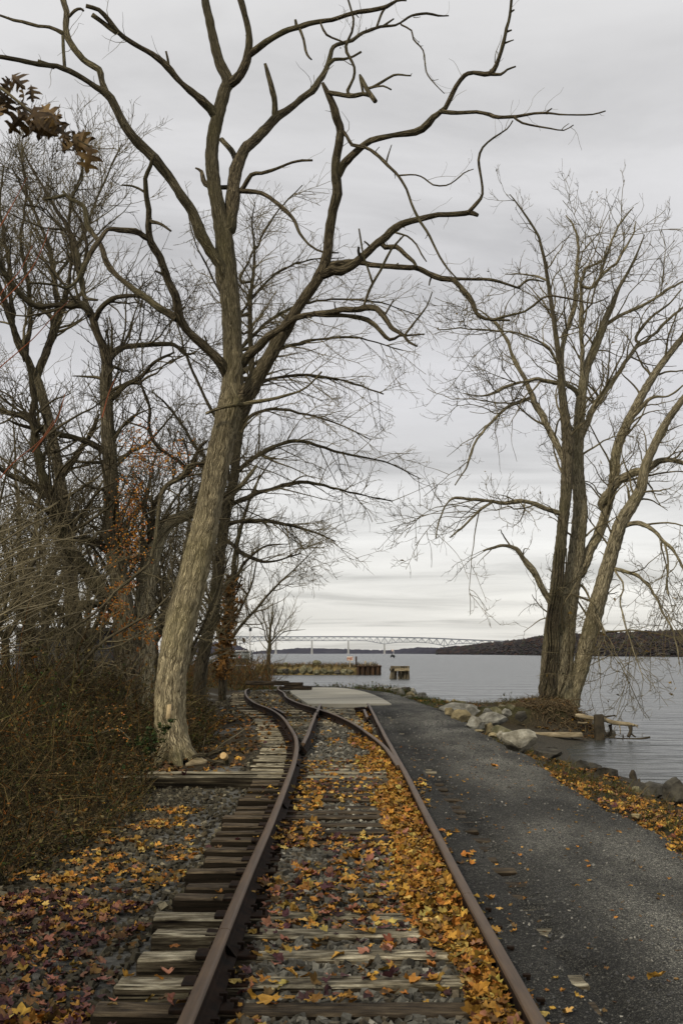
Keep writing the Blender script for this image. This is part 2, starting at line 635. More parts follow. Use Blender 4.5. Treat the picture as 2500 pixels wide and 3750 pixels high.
# --- rail lines, traced on the rail head and put down at rail height
RAIL_H = .172
PLATE = .014
TOP = RAIL_H + PLATE
XC = .085
XL, XR = XC - .753, XC + .753
div_left = [on_z(*to_o('Z', x, y), TOP)[:2] for x, y in ((553, 800), (571, 690), (562, 600), (521, 520), (442, 420), (331, 350), (205, 295))]
div_left += [on_z(*to_o('Y', x, y), TOP - .02)[:2] for x, y in ((440, 1470), (413, 1390), (425, 1335))]
dl = [np.array([XL, 13.0]), np.array([XL - .005, 15.5])] + div_left
dl.append(dl[-1] + np.array([-.05, 2.2]))
div_right = [on_z(*to_o('Z', x, y), TOP)[:2] for x, y in ((1300, 640), (1100, 490), (950, 420), (805, 368), (600, 300), (480, 245))]
div_right += [on_z(*to_o('Y', x, y), TOP - .02)[:2] for x, y in ((1150, 1408), (1060, 1340), (1030, 1285))]
dr = [np.array([XR - .045, 16.2]), np.array([XR - .075, 18.2])] + div_right
dr.append(dr[-1] + np.array([-.03, 2.5]))


def smooth_line(pts, step=.35, it=6):
    P = catmull(np.array([[p[0], p[1], 0] for p in pts]), step)
    for _ in range(it):
        P[1:-1] = .25 * P[:-2] + .5 * P[1:-1] + .25 * P[2:]
    return P[:, :2]


DL, DR = smooth_line(dl), smooth_line(dr)


def line_x(Lp, y):
    return np.interp(y, Lp[:, 1], Lp[:, 0])


edge_o = [(2900, 3420), (2650, 3190), (2500, 3093), (2317, 2985), (2138, 2908), (2060, 2850), (1972, 2793), (1934, 2762), (1844, 2723), (1774, 2685), (1717, 2647), (1660, 2622),
          (1612, 2594), (1560, 2578)]
EDGE = np.array([on_z(u, v, .04)[:2] for u, v in edge_o] + [(2.35, 49), (1.5, 54), (.3, 58.5), (-2, 62)])
EDGE = EDGE[np.argsort(EDGE[:, 1])]


def path_right(y):
    return np.interp(y, EDGE[:, 1], EDGE[:, 0]) + .05 * np.sin(np.asarray(y) * 2.3) + .04 * np.sin(np.asarray(y) * 5.1 + 1)


def ground_z(X, Y):
    X, Y = np.asarray(X, float), np.asarray(Y, float)
    d = sdist(X, Y)
    z = -.17 + .09 * (vnoise(X, Y, .6, 1) - .5) + .05 * (vnoise(X, Y, 1.7, 2) - .5)
    # left bank rises away from the ballast
    z = z + .22 * smooth(-3.2, -6, X) + .15 * smooth(-8, -20, X)
    # bed of the straight track and of the diverging one
    lx = line_x(DL, Y)
    bed = smooth(lx - 1.7, lx - .95, X) * (1 - smooth(1.3, 1.9, X))
    between = smooth(lx + .02, lx + .16, X)
    low = -.215 + .14 * smooth(15.0, 18.5, Y)
    bedz = low * (1 - between) + (-.042) * between
    bedz = bedz + .035 * smooth(8.0, 8.6, Y) * (1 - smooth(10.2, 10.9, Y)) * between + .03 * smooth(19.0, 20, Y) * (1 - smooth(27, 29, Y)) * between
    z = z * (1 - bed) + bedz * bed
    z = np.where(X > .95, np.minimum(-.06 + 0 * z, -.06) + .02 * (vnoise(X, Y, 2.2, 5) - .5), z)
    # verge to the right of the path
    pr = path_right(np.clip(Y, EDGE[0, 1], EDGE[-1, 1]))
    z = np.where((X > pr + .1), -.03 + .06 * (vnoise(X, Y, 1.3, 3) - .5) - .10 * smooth(.2, 2.5, X - pr), z)
    # mound carrying the shore tree
    r = np.hypot(X - 8.25, (Y - 43.0) * .8)
    z = z + .25 * np.exp(-(r / 1.5) ** 2)
    z = np.where(Y > 58, z - .10, z)
    beach = smooth(29, 32, Y) * (1 - smooth(39, 41, Y)) * smooth(3.4, 4.6, X)
    slope = .95 - .70 * (1 - smooth(39.6, 40.7, Y)) - .04 * beach
    shore = WATER_Z + slope * d + .05 * (vnoise(X, Y, 2.0, 4) - .5)
    shore = np.where(d < 0, WATER_Z + .3 * d, shore)
    return np.maximum(np.minimum(z, shore), -3.2)


def axis(*segs):
    out = []
    for a, b, st in segs:
        out.append(np.arange(a, b, st))
    return np.concatenate(out + [[segs[-1][1]]])


gx = axis((-170, -40, 10), (-40, -14, 2), (-14, -6, .5), (-6, -1.9, .16), (-1.9, 1.2, .08), (1.2, 11.5, .16), (11.5, 20, 1.0))
gy = axis((-14, 2, 1.0), (2, 4, .4), (4, 14, .1), (14, 26, .18), (26, 48, .35), (48, 76, .8), (76, 185, 3.0))
GX, GY = np.meshgrid(gx, gy)
GZ = ground_z(GX, GY)
V = np.stack([GX, GY, GZ], -1).reshape(-1, 3)
ny, nx = GX.shape
i, j = np.meshgrid(np.arange(ny - 1), np.arange(nx - 1), indexing='ij')
a = (i * nx + j).ravel()
F = np.stack([a, a + 1, a + nx + 1, a + nx], 1)
# what the ground is made of: crushed stone by the track, silt on the beach, turf, leaf mould elsewhere
soil = np.array([.040, .031, .017])
stone = np.array([.115, .112, .100])
silt = np.array([.060, .054, .042])
turf = np.array([.050, .052, .018])
x_, y_, z_ = V.T
lx = line_x(DL, y_)
wst = (smooth(lx - 1.9 + .6 * vnoise(x_, y_, .9, 6) + .9 * smooth(16.5, 18.5, y_), lx - 1.3 + .75 * smooth(16.5, 18.5, y_), x_) * (1 - smooth(1.4, 2.0, x_)) * (1 - smooth(56, 60, y_)))[:, None]
wst = np.maximum(wst, (smooth(12.5, 13.5, y_) * (1 - smooth(16.5, 17, y_)) * smooth(-3.4, -2.6, x_) * (x_ < 0))[:, None])
col = soil * (1 - wst) + stone * wst
wtf = ((x_ > path_right(y_)) * smooth(-.5, -.25, z_) * (.25 + .75 * smooth(36, 44, y_)) * smooth(.25, .6, vnoise(x_, y_, .8, 8)))[:, None]
wtf = np.maximum(wtf, (smooth(56.5, 58, y_) * (x_ > -8))[:, None] * .8)
col = col * (1 - wtf) + turf * wtf
wsi = (1 - smooth(-1.1, -.6, z_))[:, None]
col = col * (1 - wsi) + silt * wsi
M['ground'] = col_mat('earth_and_leaf_mould', rough=.95, spec=.15, nscale=18.0, namp=.55)
gN, gL = M['ground'].node_tree.nodes, M['ground'].node_tree.links
gb = nd(gN, 'ShaderNodeBump', i_Strength=.8, i_Distance=.04)
gn = nd(gN, 'ShaderNodeTexNoise', i_Scale=22.0, i_Detail=6.0, i_Roughness=.7)
gt = nd(gN, 'ShaderNodeTexCoord')
gL.new(gt.outputs['Object'], gn.inputs['Vector'])
gL.new(gn.outputs['Fac'], gb.inputs['Height'])
gL.new(gb.outputs[0], gN['Principled BSDF'].inputs['Normal'])
ground = obj('ground', V, F, M['ground'], col=col)
tag(ground, 'brown earth and leaf mould beside the track and along the shore', 'ground', kind='structure')

# --- river
m, N, L, b = new_mat('river_water')
t = nd(N, 'ShaderNodeTexCoord')
mp1 = nd(N, 'ShaderNodeMapping')
mp1.inputs['Scale'].default_value = (.38, 1.0, 1.0)
mp1.inputs['Rotation'].default_value = (0, 0, .25)
L.new(t.outputs['Object'], mp1.inputs[0])
w1 = nd(N, 'ShaderNodeTexNoise', i_Scale=1.25, i_Detail=2.5, i_Roughness=.5)
w2 = nd(N, 'ShaderNodeTexNoise', i_Scale=.22, i_Detail=3.0, i_Roughness=.55)
L.new(mp1.outputs[0], w1.inputs['Vector'])
L.new(mp1.outputs[0], w2.inputs['Vector'])
hgt = math_n(N, L, 'ADD', math_n(N, L, 'MULTIPLY', w1.outputs['Fac'], .22), math_n(N, L, 'MULTIPLY', w2.outputs['Fac'], .55))
bp = nd(N, 'ShaderNodeBump', i_Strength=1.0, i_Distance=1.3)
L.new(hgt, bp.inputs['Height'])
L.new(bp.outputs[0], b.inputs['Normal'])
b.inputs['Base Color'].default_value = (.040, .045, .044, 1)
b.inputs['Roughness'].default_value = .27
b.inputs['IOR'].default_value = 1.33
b.inputs['Specular IOR Level'].default_value = .5
M['water'] = m
# a rippled sheet: real wavelets close by, flat far out
wxs = np.concatenate([-np.geomspace(9000, 14, 24), np.linspace(-12, 3, 8)[:-1], np.arange(3, 24, .22), np.geomspace(24.5, 9000, 30)])
wys = np.concatenate([[-60, 0, 12, 17], np.arange(19, 62, .30), np.geomspace(62.5, 14000, 60)])
WX, WY = np.meshgrid(wxs, wys)
amp = .02 * smooth(17, 21, WY) * (1 - smooth(50, 62, WY)) * smooth(3, 5, WX) * (1 - smooth(20, 24, WX))
WZ = WATER_Z + amp * (vnoise(WX * .6, WY, 1.4, 1) + .6 * vnoise(WX * .7, WY, 2.6, 2) - .8)
V = np.stack([WX, WY, WZ], -1).reshape(-1, 3)
ny, nx = WX.shape
i, j = np.meshgrid(np.arange(ny - 1), np.arange(nx - 1), indexing='ij')
a = (i * nx + j).ravel()
water = link('river', raw_mesh('river', V, np.stack([a, a + 1, a + nx + 1, a + nx], 1), M['water']))
tag(water, 'wide grey rippled river reaching to the far shore', 'river', kind='structure')

# --- gravel path
m, N, L, b = new_mat('crushed_stone_path')
t = nd(N, 'ShaderNodeTexCoord')
v1 = nd(N, 'ShaderNodeTexVoronoi', i_Scale=160.0)
v2 = nd(N, 'ShaderNodeTexVoronoi', i_Scale=52.0)
pat = nd(N, 'ShaderNodeAttribute', attribute_name='Col')
pn = nd(N, 'ShaderNodeTexNoise', i_Scale=.9, i_Detail=4.0, i_Roughness=.6)
mpp = nd(N, 'ShaderNodeMapping')
mpp.inputs['Scale'].default_value = (1.6, .5, 1)
for s in (v1, v2):
    L.new(t.outputs['Object'], s.inputs['Vector'])
L.new(t.outputs['Object'], mpp.inputs[0])
L.new(mpp.outputs[0], pn.inputs['Vector'])
sp = nd(N, 'ShaderNodeSeparateColor')
L.new(v1.outputs['Color'], sp.inputs[0])
sp2 = nd(N, 'ShaderNodeSeparateColor')
L.new(v2.outputs['Color'], sp2.inputs[0])
ca = ramp_n(N, L, sp.outputs[0], [(.0, (.016, .016, .014)), (.55, (.062, .061, .055)), (.86, (.135, .132, .118)), (.975, (.36, .35, .30))])
cb = ramp_n(N, L, sp2.outputs[0], [(.0, .70), (.6, 1.0), (.93, 1.35)])
cc = ramp_n(N, L, pn.outputs['Fac'], [(.36, .50), (.5, .95), (.62, 1.35)])
c = mix_n(N, L, 1.0, mix_n(N, L, 1.0, ca, cb, 'MULTIPLY'), cc, 'MULTIPLY')
c = mix_n(N, L, 1.0, c, pat.outputs['Color'], 'MULTIPLY')
L.new(c, b.inputs['Base Color'])
b.inputs['Roughness'].default_value = .9
b.inputs['Specular IOR Level'].default_value = .25
pb = nd(N, 'ShaderNodeBump', i_Strength=.9, i_Distance=.012)
hh = math_n(N, L, 'ADD', sp.outputs[1], math_n(N, L, 'MULTIPLY', v1.outputs['Distance'], -1.0))
L.new(hh, pb.inputs['Height'])
L.new(pb.outputs[0], b.inputs['Normal'])
M['path'] = m


def path_z(x, y):
    x, y = np.asarray(x, float), np.asarray(y, float)
    pr = path_right(np.clip(y, -2, EDGE[-1, 1]))
    z = .034 + .028 * smooth(1.25, 1.9, x) + .018 * (vnoise(x, y, 1.1, 7) - .5) + .007 * (vnoise(x, y, 6, 9) - .5)
    z = z - .046 * smooth(-.13, -.05, x - 1.32) * (1 - smooth(.03, .16, x - 1.32)) * (y < 33) * smooth(.25, .45, .6 * vnoise(x, y, 1.9, 31) + .4 * vnoise(x, y, 9, 33))
    z = z - .16 * smooth(pr - .25, pr + .18, x)
    return z


py_ = axis((-3, 4, .5), (4, 16, .07), (16, 36, .16), (36, 62, .5))
pt = np.concatenate([np.linspace(0, .3, 12, endpoint=False), np.linspace(.3, .85, 14, endpoint=False), np.linspace(.85, 1, 8)])
PL = np.where(py_ < 36.5, .862, np.interp(py_, [36.5, 40, 50, 62], [.86, .9, .2, -3.0]))
PR = path_right(np.clip(py_, EDGE[0, 1], EDGE[-1, 1])) + .2
PX = PL[:, None] + (PR - PL)[:, None] * pt[None, :]
PY = np.repeat(py_[:, None], len(pt), 1)
PZ = path_z(PX, PY)
V = np.stack([PX, PY, PZ], -1).reshape(-1, 3)
ny, nx = PX.shape
i, j = np.meshgrid(np.arange(ny - 1), np.arange(nx - 1), indexing='ij')
a = (i * nx + j).ravel()
# darker strip by the rail, a paler walked line, darker right edge
xv, yv = V[:, 0], V[:, 1]
tone = .42 + .62 * smooth(1.15 + .25 * vnoise(xv, yv, .5, 41), 2.0, xv + .25 * (vnoise(xv, yv, .9, 42) - .5))
tone = tone * (.72 + .56 * vnoise(xv, yv * .5, .8, 43)) * (1 + .25 * np.exp(-((xv - 2.15 - .12 * np.sin(yv * .4)) / .42) ** 2))
tone = tone * (.72 + .28 * smooth(.0, .45, path_right(np.clip(yv, EDGE[0, 1], EDGE[-1, 1])) - xv))
tag(obj('gravel_path', V, np.stack([a, a + 1, a + nx + 1, a + nx], 1), M['path'], col=np.stack([tone, tone * .995, tone * .97], 1)),
    'dark grey crushed stone path running beside the right rail', 'path', kind='structure')

# --- concrete pad where the path ends
M['concrete'] = noise_mat('worn_concrete', (.20, .188, .15), (.36, .345, .29), scale=.8, detail=10, rough=.9, bump=.25, bdist=.012, bscale=12,
                          stretch=(.5, 2.5, 1))


def poly_slab(name, pts, z0, z1, mat, parent=None, chamfer=.0):
    n = len(pts)
    top = [(p[0], p[1], z1) for p in pts]
    bot = [(p[0], p[1], z0) for p in pts]
    me = bpy.data.meshes.new(name)
    c = np.mean(np.array(pts), 0)
    off = np.array([c[0], c[1], z0])
    me.from_pydata([tuple(np.array(v) - off) for v in top + bot], [],
                   [list(range(n))] + [[k, n + k, n + (k + 1) % n, (k + 1) % n] for k in range(n)])
    me.update()
    me.materials.append(mat)
    return link(name, me, parent, off)


PADZ = .085
pad_o = [to_o('Z', *p) for p in ((668, 306), (1406, 308), (1330, 262), (1250, 226), (1170, 200), (1100, 184), (1000, 170), (900, 163), (770, 161), (690, 163), (600, 172), (510, 190), (530, 215), (580, 248))]
pad_xy = [tuple(on_z(u, v, PADZ)[:2]) for u, v in pad_o][::-1]
pad = poly_slab('concrete_pad', pad_xy[::-1], -.25, PADZ, M['concrete'])
tag(pad, 'pale concrete pad with a rounded corner where the path ends', 'pad', kind='structure')

# --- far hills, wooded
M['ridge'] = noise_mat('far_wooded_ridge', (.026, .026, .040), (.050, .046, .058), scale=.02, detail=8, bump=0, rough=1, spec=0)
M['woods'] = col_mat('bare_hillside_woods', rough=1.0, spec=0.0, nscale=.15, namp=.35)


def hill(name, base, label, lumps=0, lump_r=5.0, mat='ridge', cols=None, back=.35, kind='structure'):
    """base: rows (u, v_top, depth) - a wooded rise along a shore at that distance, with its back slope"""
    base = np.array(base, float)
    us = np.arange(base[0, 0], base[-1, 0] + 1, 3.0)
    vt = np.interp(us, base[:, 0], base[:, 1])
    dp = np.interp(us, base[:, 0], base[:, 2])
    rows = []
    prof = [(0.0, 0.0), (.03, .22), (.2, .55), (.5, .85), (1.0, 1.0), (1.8, .7), (3.0, 0.0)]
    for u, v, Y in zip(us, vt, dp):
        Yr = Y * (1 + .06)
        p = at(u, v, Yr)
        H = p[2] - WATER_Z
        xr = p[0] / Yr
        row = []
        for tt, hh_ in prof:
            yy = Y * (1 + .06 * tt)
            row.append((xr * yy, yy, WATER_Z - 1 + (H + 1) * hh_ * (1 + .05 * (vnoise(u, tt * 9, .11, 3) - .5))))
        rows.append(row)
    R_ = np.array(rows)
    jag = (vnoise(us, us * 0, .22, 4) - .5) + .6 * (vnoise(us, us * 0, .6, 5) - .5)
    R_[:, 4, 2] += jag * dp * .0009
    n, k, _ = R_.shape
    i, j = np.meshgrid(np.arange(n - 1), np.arange(k - 1), indexing='ij')
    a = (i * k + j).ravel()
    F = np.stack([a, a + k, a + k + 1, a + 1], 1)
    h = obj(name, R_.reshape(-1, 3), F, M['ridge'], smooth=False)
    tag(h, label, 'hill', kind=kind)
    return R_


hill('far_ridge', [(905, 2394, 5600), (925, 2388, 5600), (960, 2382, 5600), (1040, 2378, 5600), (1090, 2373, 5600), (1160, 2374, 5600), (1240, 2376, 5600), (1330, 2379, 5600),
                   (1400, 2381, 5600), (1440, 2380, 5200), (1475, 2376, 5000), (1540, 2370, 4600), (1600, 2372, 4000), (1660, 2366, 3600), (1740, 2362, 3100)],
     'low blue-grey wooded ridge along the far shore under the bridge')
hill('far_headland', [(700, 2348, 3400), (800, 2352, 3400), (845, 2357, 3400), (880, 2366, 3400), (905, 2378, 3400), (925, 2389, 3400), (940, 2395, 3400)],
     'blue wooded headland on the far shore behind the shed')
RH = hill('wooded_hill', [(1600, 2384, 2500), (1660, 2377, 2350), (1760, 2364, 2150), (1840, 2356, 1950), (1889, 2350, 1750), (1935, 2344, 1620), (1978, 2336, 1500), (2032, 2330, 1400), (2100, 2327, 1280), (2180, 2324, 1180),
                          (2290, 2324, 1060), (2380, 2321, 1000), (2500, 2317, 920), (2700, 2312, 820), (3000, 2310, 700)],
          'long brown wooded hill on the right-hand far shore')
# crowns of the leafless wood on that hill
octv = np.array([[1, 0, 0], [-1, 0, 0], [0, 1, 0], [0, -1, 0], [0, 0, 1], [0, 0, -.6]])
octf = np.array([[0, 2, 4], [2, 1, 4], [1, 3, 4], [3, 0, 4], [2, 0, 5], [1, 2, 5], [3, 1, 5], [0, 3, 5]])
g = np.random.default_rng(3)
acc = Acc()
n = RH.shape[0]
for k in range(6000):
    s_ = g.random() * (n - 2)
    a_ = int(s_)
    tt = g.random() ** .8 * 3.98
    b_ = int(tt)
    f1_, f2_ = s_ - a_, tt - b_
    p = (RH[a_, b_] * (1 - f1_) + RH[a_ + 1, b_] * f1_) * (1 - f2_) + (RH[a_, b_ + 1] * (1 - f1_) + RH[a_ + 1, b_ + 1] * f1_) * f2_
    r = g.uniform(2.6, 5.2) * (.6 + p[1] / 2200)
    r *= .62
    q = octv * np.array([r * 1.2, r * 1.2, r * g.uniform(.7, 1.1)]) * g.uniform(.8, 1.15, (6, 1))
    hue = g.random()
    c_ = np.array([.030, .026, .027]) if hue < .70 else (np.array([.050, .030, .022]) if hue < .88 else (np.array([.030, .036, .024]) if hue < .95 else np.array([.055, .052, .05])))
    acc.add(q + p + np.array([0, 0, r * .25]), octf, c_ * g.uniform(.7, 1.3))
w = acc.build('hillside_woods', M['woods'], smooth=False)
tag(w, 'leafless brown woods covering the hill across the river', 'woods', kind='stuff')

# --- bridge
M['steel'] = flat_mat('pale_bridge_steel', (.15, .165, .19))
M['pier'] = flat_mat('pale_pier_concrete', (.34, .34, .33))
BY = 4500.0


def bpt(u, v):
    return at(u, v, BY)


br = thing('truss_bridge', tuple(at(1400, 2398, BY)), 'long pale steel truss bridge crossing the river in the distance', 'bridge')
piers = [748, 879, 1010, 1142, 1275, 1407, 1625, 1762, 1847]


def vtop(u):
    return np.interp(u, [600, 1275, 1407, 1560, 1700, 1884], [2332, 2331.5, 2332.5, 2336, 2342, 2349.5])


def vbot(u):
    return np.interp(u, [640, 690, 748, 810, 879, 954, 1010, 1340, 1407, 1455, 1516, 1575, 1625, 1680, 1762, 1847], [2346, 2350, 2357, 2350, 2356.5, 2346, 2346, 2346.5, 2358.5, 2352, 2351.5, 2355, 2365, 2357, 2357, 2357])


def member(p, q, w):
    """square bar between two points"""
    p, q = np.asarray(p, float), np.asarray(q, float)
    d = (q - p) / np.linalg.norm(q - p)
    a_ = np.cross(d, [0, 1, 0.01])
    a_ /= np.linalg.norm(a_)
    b_ = np.cross(d, a_)
    c = [a_ * sx * w / 2 + b_ * sy * w / 2 for sx, sy in ((-1, -1), (1, -1), (1, 1), (-1, 1))]
    Vm = np.array([p + k for k in c] + [q + k for k in c])
    return Vm, np.array([[0, 1, 5, 4], [1, 2, 6, 5], [2, 3, 7, 6], [3, 0, 4, 7], [3, 2, 1, 0], [4, 5, 6, 7]])


for s0, s1 in zip(piers[:-1], piers[1:]):
    acc = Acc()
    npan = max(4, int(round((s1 - s0) / 13.0 / 2)) * 2)
    uu = np.linspace(s0, s1, npan + 1)
    for yo in (-7.0, 7.0):
        o_ = np.array([0, yo, 0])
        for k in range(npan):
            t0, t1 = bpt(uu[k], vtop(uu[k]) + 1.5) + o_, bpt(uu[k + 1], vtop(uu[k + 1]) + 1.5) + o_
            b0, b1 = bpt(uu[k], vbot(uu[k])) + o_, bpt(uu[k + 1], vbot(uu[k + 1])) + o_
            acc.add(*member(t0, t1, 2.0))
            acc.add(*member(b0, b1, 2.0))
            acc.add(*(member(t0, b1, 1.5) if k % 2 == 0 else member(b0, t1, 1.5)))
            if k % 2 == 0:
                acc.add(*member(t0, b0, .9))
    acc.build('truss_span', M['steel'], br, smooth=False)
acc = Acc()
ul = np.arange(700, 1886, 14.0)
for a_, b_ in zip(ul[:-1], ul[1:]):
    acc.add(*member(bpt(a_, vtop(a_) - .6), bpt(b_, vtop(b_) - .6), 2.4))
dk = acc.build('deck', M['steel'], br, smooth=False)
for u in piers:
    top = bpt(u, vbot(u) if u < 1840 else vtop(u) + 2)
    zb = WATER_Z - 2
    acc = Acc()
    h = top[2] - zb
    for (xo, wid, z0, z1) in ((0, 9.5, 0, .12), (0, 7.0, .12, .55), (0, 5.6, .55, 1.0)):
        acc.add(*box((top[0] + xo, BY, zb + h * (z0 + z1) / 2), (wid, 16, h * (z1 - z0))))
    acc.build('pier', M['pier'], br, smooth=False)

# ================================================================== the railway
M['rust'] = noise_mat('rusted_rail_steel', (.007, .0045, .003), (.026, .014, .008), scale=9, rough=.85, bump=.25, bdist=.004, bscale=70, spec=.12)
m, N, L, b = new_mat('worn_rail_head')
t = nd(N, 'ShaderNodeTexCoord')
mp_ = nd(N, 'ShaderNodeMapping')
mp_.inputs['Scale'].default_value = (14, .8, 1)
L.new(t.outputs['Object'], mp_.inputs[0])
n_ = nd(N, 'ShaderNodeTexNoise', i_Scale=3.0, i_Detail=6.0, i_Roughness=.65)
L.new(mp_.outputs[0], n_.inputs['Vector'])
L.new(ramp_n(N, L, n_.outputs['Fac'], [(.3, (.050, .030, .015)), (.55, (.088, .054, .028)), (.75, (.125, .076, .036))]), b.inputs['Base Color'])
b.inputs['Metallic'].default_value = .15
b.inputs['Roughness'].default_value = .52
b.inputs['Specular IOR Level'].default_value = .35
nb = nd(N, 'ShaderNodeTexNoise', i_Scale=60.0, i_Detail=3.0)
L.new(t.outputs['Object'], nb.inputs['Vector'])
bp = nd(N, 'ShaderNodeBump', i_Strength=.12, i_Distance=.003)
L.new(nb.outputs['Fac'], bp.inputs['Height'])
L.new(bp.outputs[0], b.inputs['Normal'])
M['railtop'] = m
M['tie'] = noise_mat('weathered_tie', (.030, .023, .014), (.20, .172, .115), scale=3.0, detail=9, rough=.92, bump=.9, bdist=.02, bscale=5.0, stretch=(1.8, 12, 10), spec=.15,
                     cc=(.46, .415, .30), lo=.34, hi=.64, objrand=.6, crack=.8)
M['tie_dark'] = noise_mat('creosoted_tie', (.022, .016, .010), (.062, .046, .028), scale=3.0, detail=9, rough=.9, bump=.9, bdist=.02, bscale=5.0, stretch=(1.8, 12, 10), spec=.2,
                          cc=(.13, .10, .062), lo=.34, hi=.68, objrand=.5, crack=.6)

M['tie_side_shade'] = noise_mat('shaded_tie_flank', (.012, .009, .006), (.062, .050, .032), scale=3.0, detail=9, rough=.95, bump=.9, bdist=.02, bscale=5.0, stretch=(.8, 9, 9), spec=.1,
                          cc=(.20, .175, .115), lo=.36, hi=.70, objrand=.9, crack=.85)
M['tie_dark_side_shade'] = noise_mat('shaded_creosoted_flank', (.006, .005, .003), (.022, .016, .010), scale=3.0, detail=9, rough=.95, bump=.8, bdist=.02, bscale=5.0, stretch=(.8, 9, 9), spec=.1)
PROF = np.array([(-.070, 0), (.070, 0), (.070, .012), (.018, .028), (.009, .045), (.009, .118), (.014, .128), (.034, .134), (.036, .140), (.036, .158), (.030, .168), (.016, .172),
                 (-.016, .172), (-.030, .168), (-.036, .158), (-.036, .140), (-.034, .134), (-.014, .128), (-.009, .118), (-.009, .045), (-.018, .028), (-.070, .012)])


def rail(line, z0, parent, name='rail'):
    P = np.asarray(line, float)
    T = np.gradient(P, axis=0)
    T /= np.linalg.norm(T, axis=1)[:, None]
    Nn = np.stack([T[:, 1], -T[:, 0]], 1)
    k = len(PROF)
    z0 = np.broadcast_to(np.asarray(z0, float), (len(P),))
    V = np.zeros((len(P) + 2, k, 3))
    for i in range(len(P)):
        V[i + 1, :, :2] = P[i] + Nn[i] * PROF[:, :1]
        V[i + 1, :, 2] = z0[i] + PROF[:, 1]
    V[0], V[-1] = V[1], V[-2]
    V[0] = V[0] * .001 + V[0].mean(0) * .999
    V[-1] = V[-1] * .001 + V[-1].mean(0) * .999
    i, j = np.meshgrid(np.arange(len(P) + 1), np.arange(k), indexing='ij')
    F = np.stack([(i * k + j).ravel(), (i * k + (j + 1) % k).ravel(), ((i + 1) * k + (j + 1) % k).ravel(), ((i + 1) * k + j).ravel()], 1)
    jj = j.ravel()
    mi = np.where((jj >= 9) & (jj <= 13), 1, 0)
    return obj(name, V.reshape(-1, 3), F, [M['rust'], M['railtop']], parent, smooth=False, mi=mi)


track = thing('railway_track', (XC, 4.5, 0), 'abandoned rusty railway track with weathered ties forking left at an old switch', 'railway track')


def straight(x, y0, y1, wob=.006, seed=0):
    ys = np.arange(y0, y1 + .001, .4)
    if ys[-1] < y1:
        ys = np.append(ys, y1)
    return np.stack([x + wob * (np.sin(ys * .55 + seed) + .6 * np.sin(ys * 1.3 + seed * 2)), ys], 1)


def cut(Lp, y0, y1):
    ys = Lp[:, 1]
    s = Lp[(ys > y0) & (ys < y1)]
    return np.vstack([[line_x(Lp, y0), y0], s, [line_x(Lp, y1), y1]])


def zr(line):
    return PLATE + .012 * np.sin(line[:, 1] * .45) - .02 * smooth(45, 56, line[:, 1])


joints_l = [-2.0, 6.75, 13.0, 17.6, 26.5, 38.0, 50.0, DL[-1, 1] - .05]
joints_r = [-2.0, 7.75, 11.35, 16.9, 27.0, 36.6]
for a_, b_ in zip(joints_l[:-1], joints_l[1:]):
    ln = cut(DL, a_ + .004, b_ - .004) if a_ >= 13 else straight(XL, a_ + .004, b_ - .004, .004)
    rail(ln, zr(ln), track)
for a_, b_ in zip(joints_r[:-1], joints_r[1:]):
    ln = straight(XR, a_ + .004, b_ - .004, .004, .5)
    rail(ln, zr(ln), track)
jd = [DR[0, 1] + .05, 24.4, 29.4, 40.0, DR[-1, 1] - .05]
for a_, b_ in zip(jd[:-1], jd[1:]):
    ln = cut(DR, a_ + .004, b_ - .004)
    rail(ln, zr(ln), track)
# cut-off rail of the straight track's left side, crossing the diverging rail at the frog
fy = 30.4
for a_, b_ in ((19.9, fy - .55), (fy + .55, 36.3)):
    ln = straight(XL + .01, a_, b_, .004, 2)
    rail(ln, zr(ln) + (.03 if a_ < 25 else 0), track, 'cut_rail')
ln = straight(XL + .01, fy - .56, fy + .56, 0)
acc = Acc()
acc.add(*bevel_box((1.1, .10, .12), .012, (4, 2)))
Vb, Fb = acc.get()
Vb = Vb[:, [1, 0, 2]] * np.array([1, 1, 1]) + np.array([XL + .01, fy, PLATE + .112])
obj('frog', Vb, Fb[:, ::-1], M['rust'], track, smooth=False)
# guard rail
gl = cut(DL, 30.5, 33.6).copy()
gl[:, 0] += .20
rail(gl, PLATE, track, 'guard_rail')
gr_ = straight(XR - .2, 28.6, 32.4, 0)
rail(gr_, PLATE, track, 'guard_rail')

# --- ties
tie_y = [on_z(500, v, 0.0)[1] for v in (3790, 3692, 3601, 3497, 3421, 3353, 3290, 3242, 3194, 3150, 3110, 3078, 3050, 3022, 2995, 2975, 2955, 2931, 2914, 2894, 2875)]
tie_y = [tie_y[0] - 1.0, tie_y[0] - .5] + tie_y
last = tie_y[-1]
while last < 16.2:
    last += .5 + rng.normal(0, .03)
    tie_y.append(last)
dark_near = {}
meshes = {}
for v in range(4):
    for mk in ('tie', 'tie_dark'):
        Vt, Ft = bevel_box((2.6, .205, .185), .014, (18, 2), .011, v + 1)
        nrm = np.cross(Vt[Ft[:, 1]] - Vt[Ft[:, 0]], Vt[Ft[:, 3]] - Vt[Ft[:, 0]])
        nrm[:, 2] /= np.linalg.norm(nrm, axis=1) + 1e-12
        meshes[(mk, v)] = raw_mesh('tie', Vt, Ft, [M[mk], M['tie_side_shade'] if mk == 'tie' else M['tie_dark_side_shade']], mi=np.where(np.abs(nrm[:, 2]) > .45, 0, 1))  # side faces: unbleached wood, darkened further to paint in their shade
tie_boxes = []


def tie(x0, x1, y, z, mk, v, rz=0.0, tilt=0.0):
    o = link('tie', meshes[(mk, v % 4)], track)
    o.location = (Vector(((x0 + x1) / 2, y, z - .0925)) - track.location)
    o.scale = ((x1 - x0) / 2.6, rng.uniform(.92, 1.06), 1)
    o.rotation_euler = (0, tilt, rz)
    tie_boxes.append((x0, x1, y, z, rz))
    return o


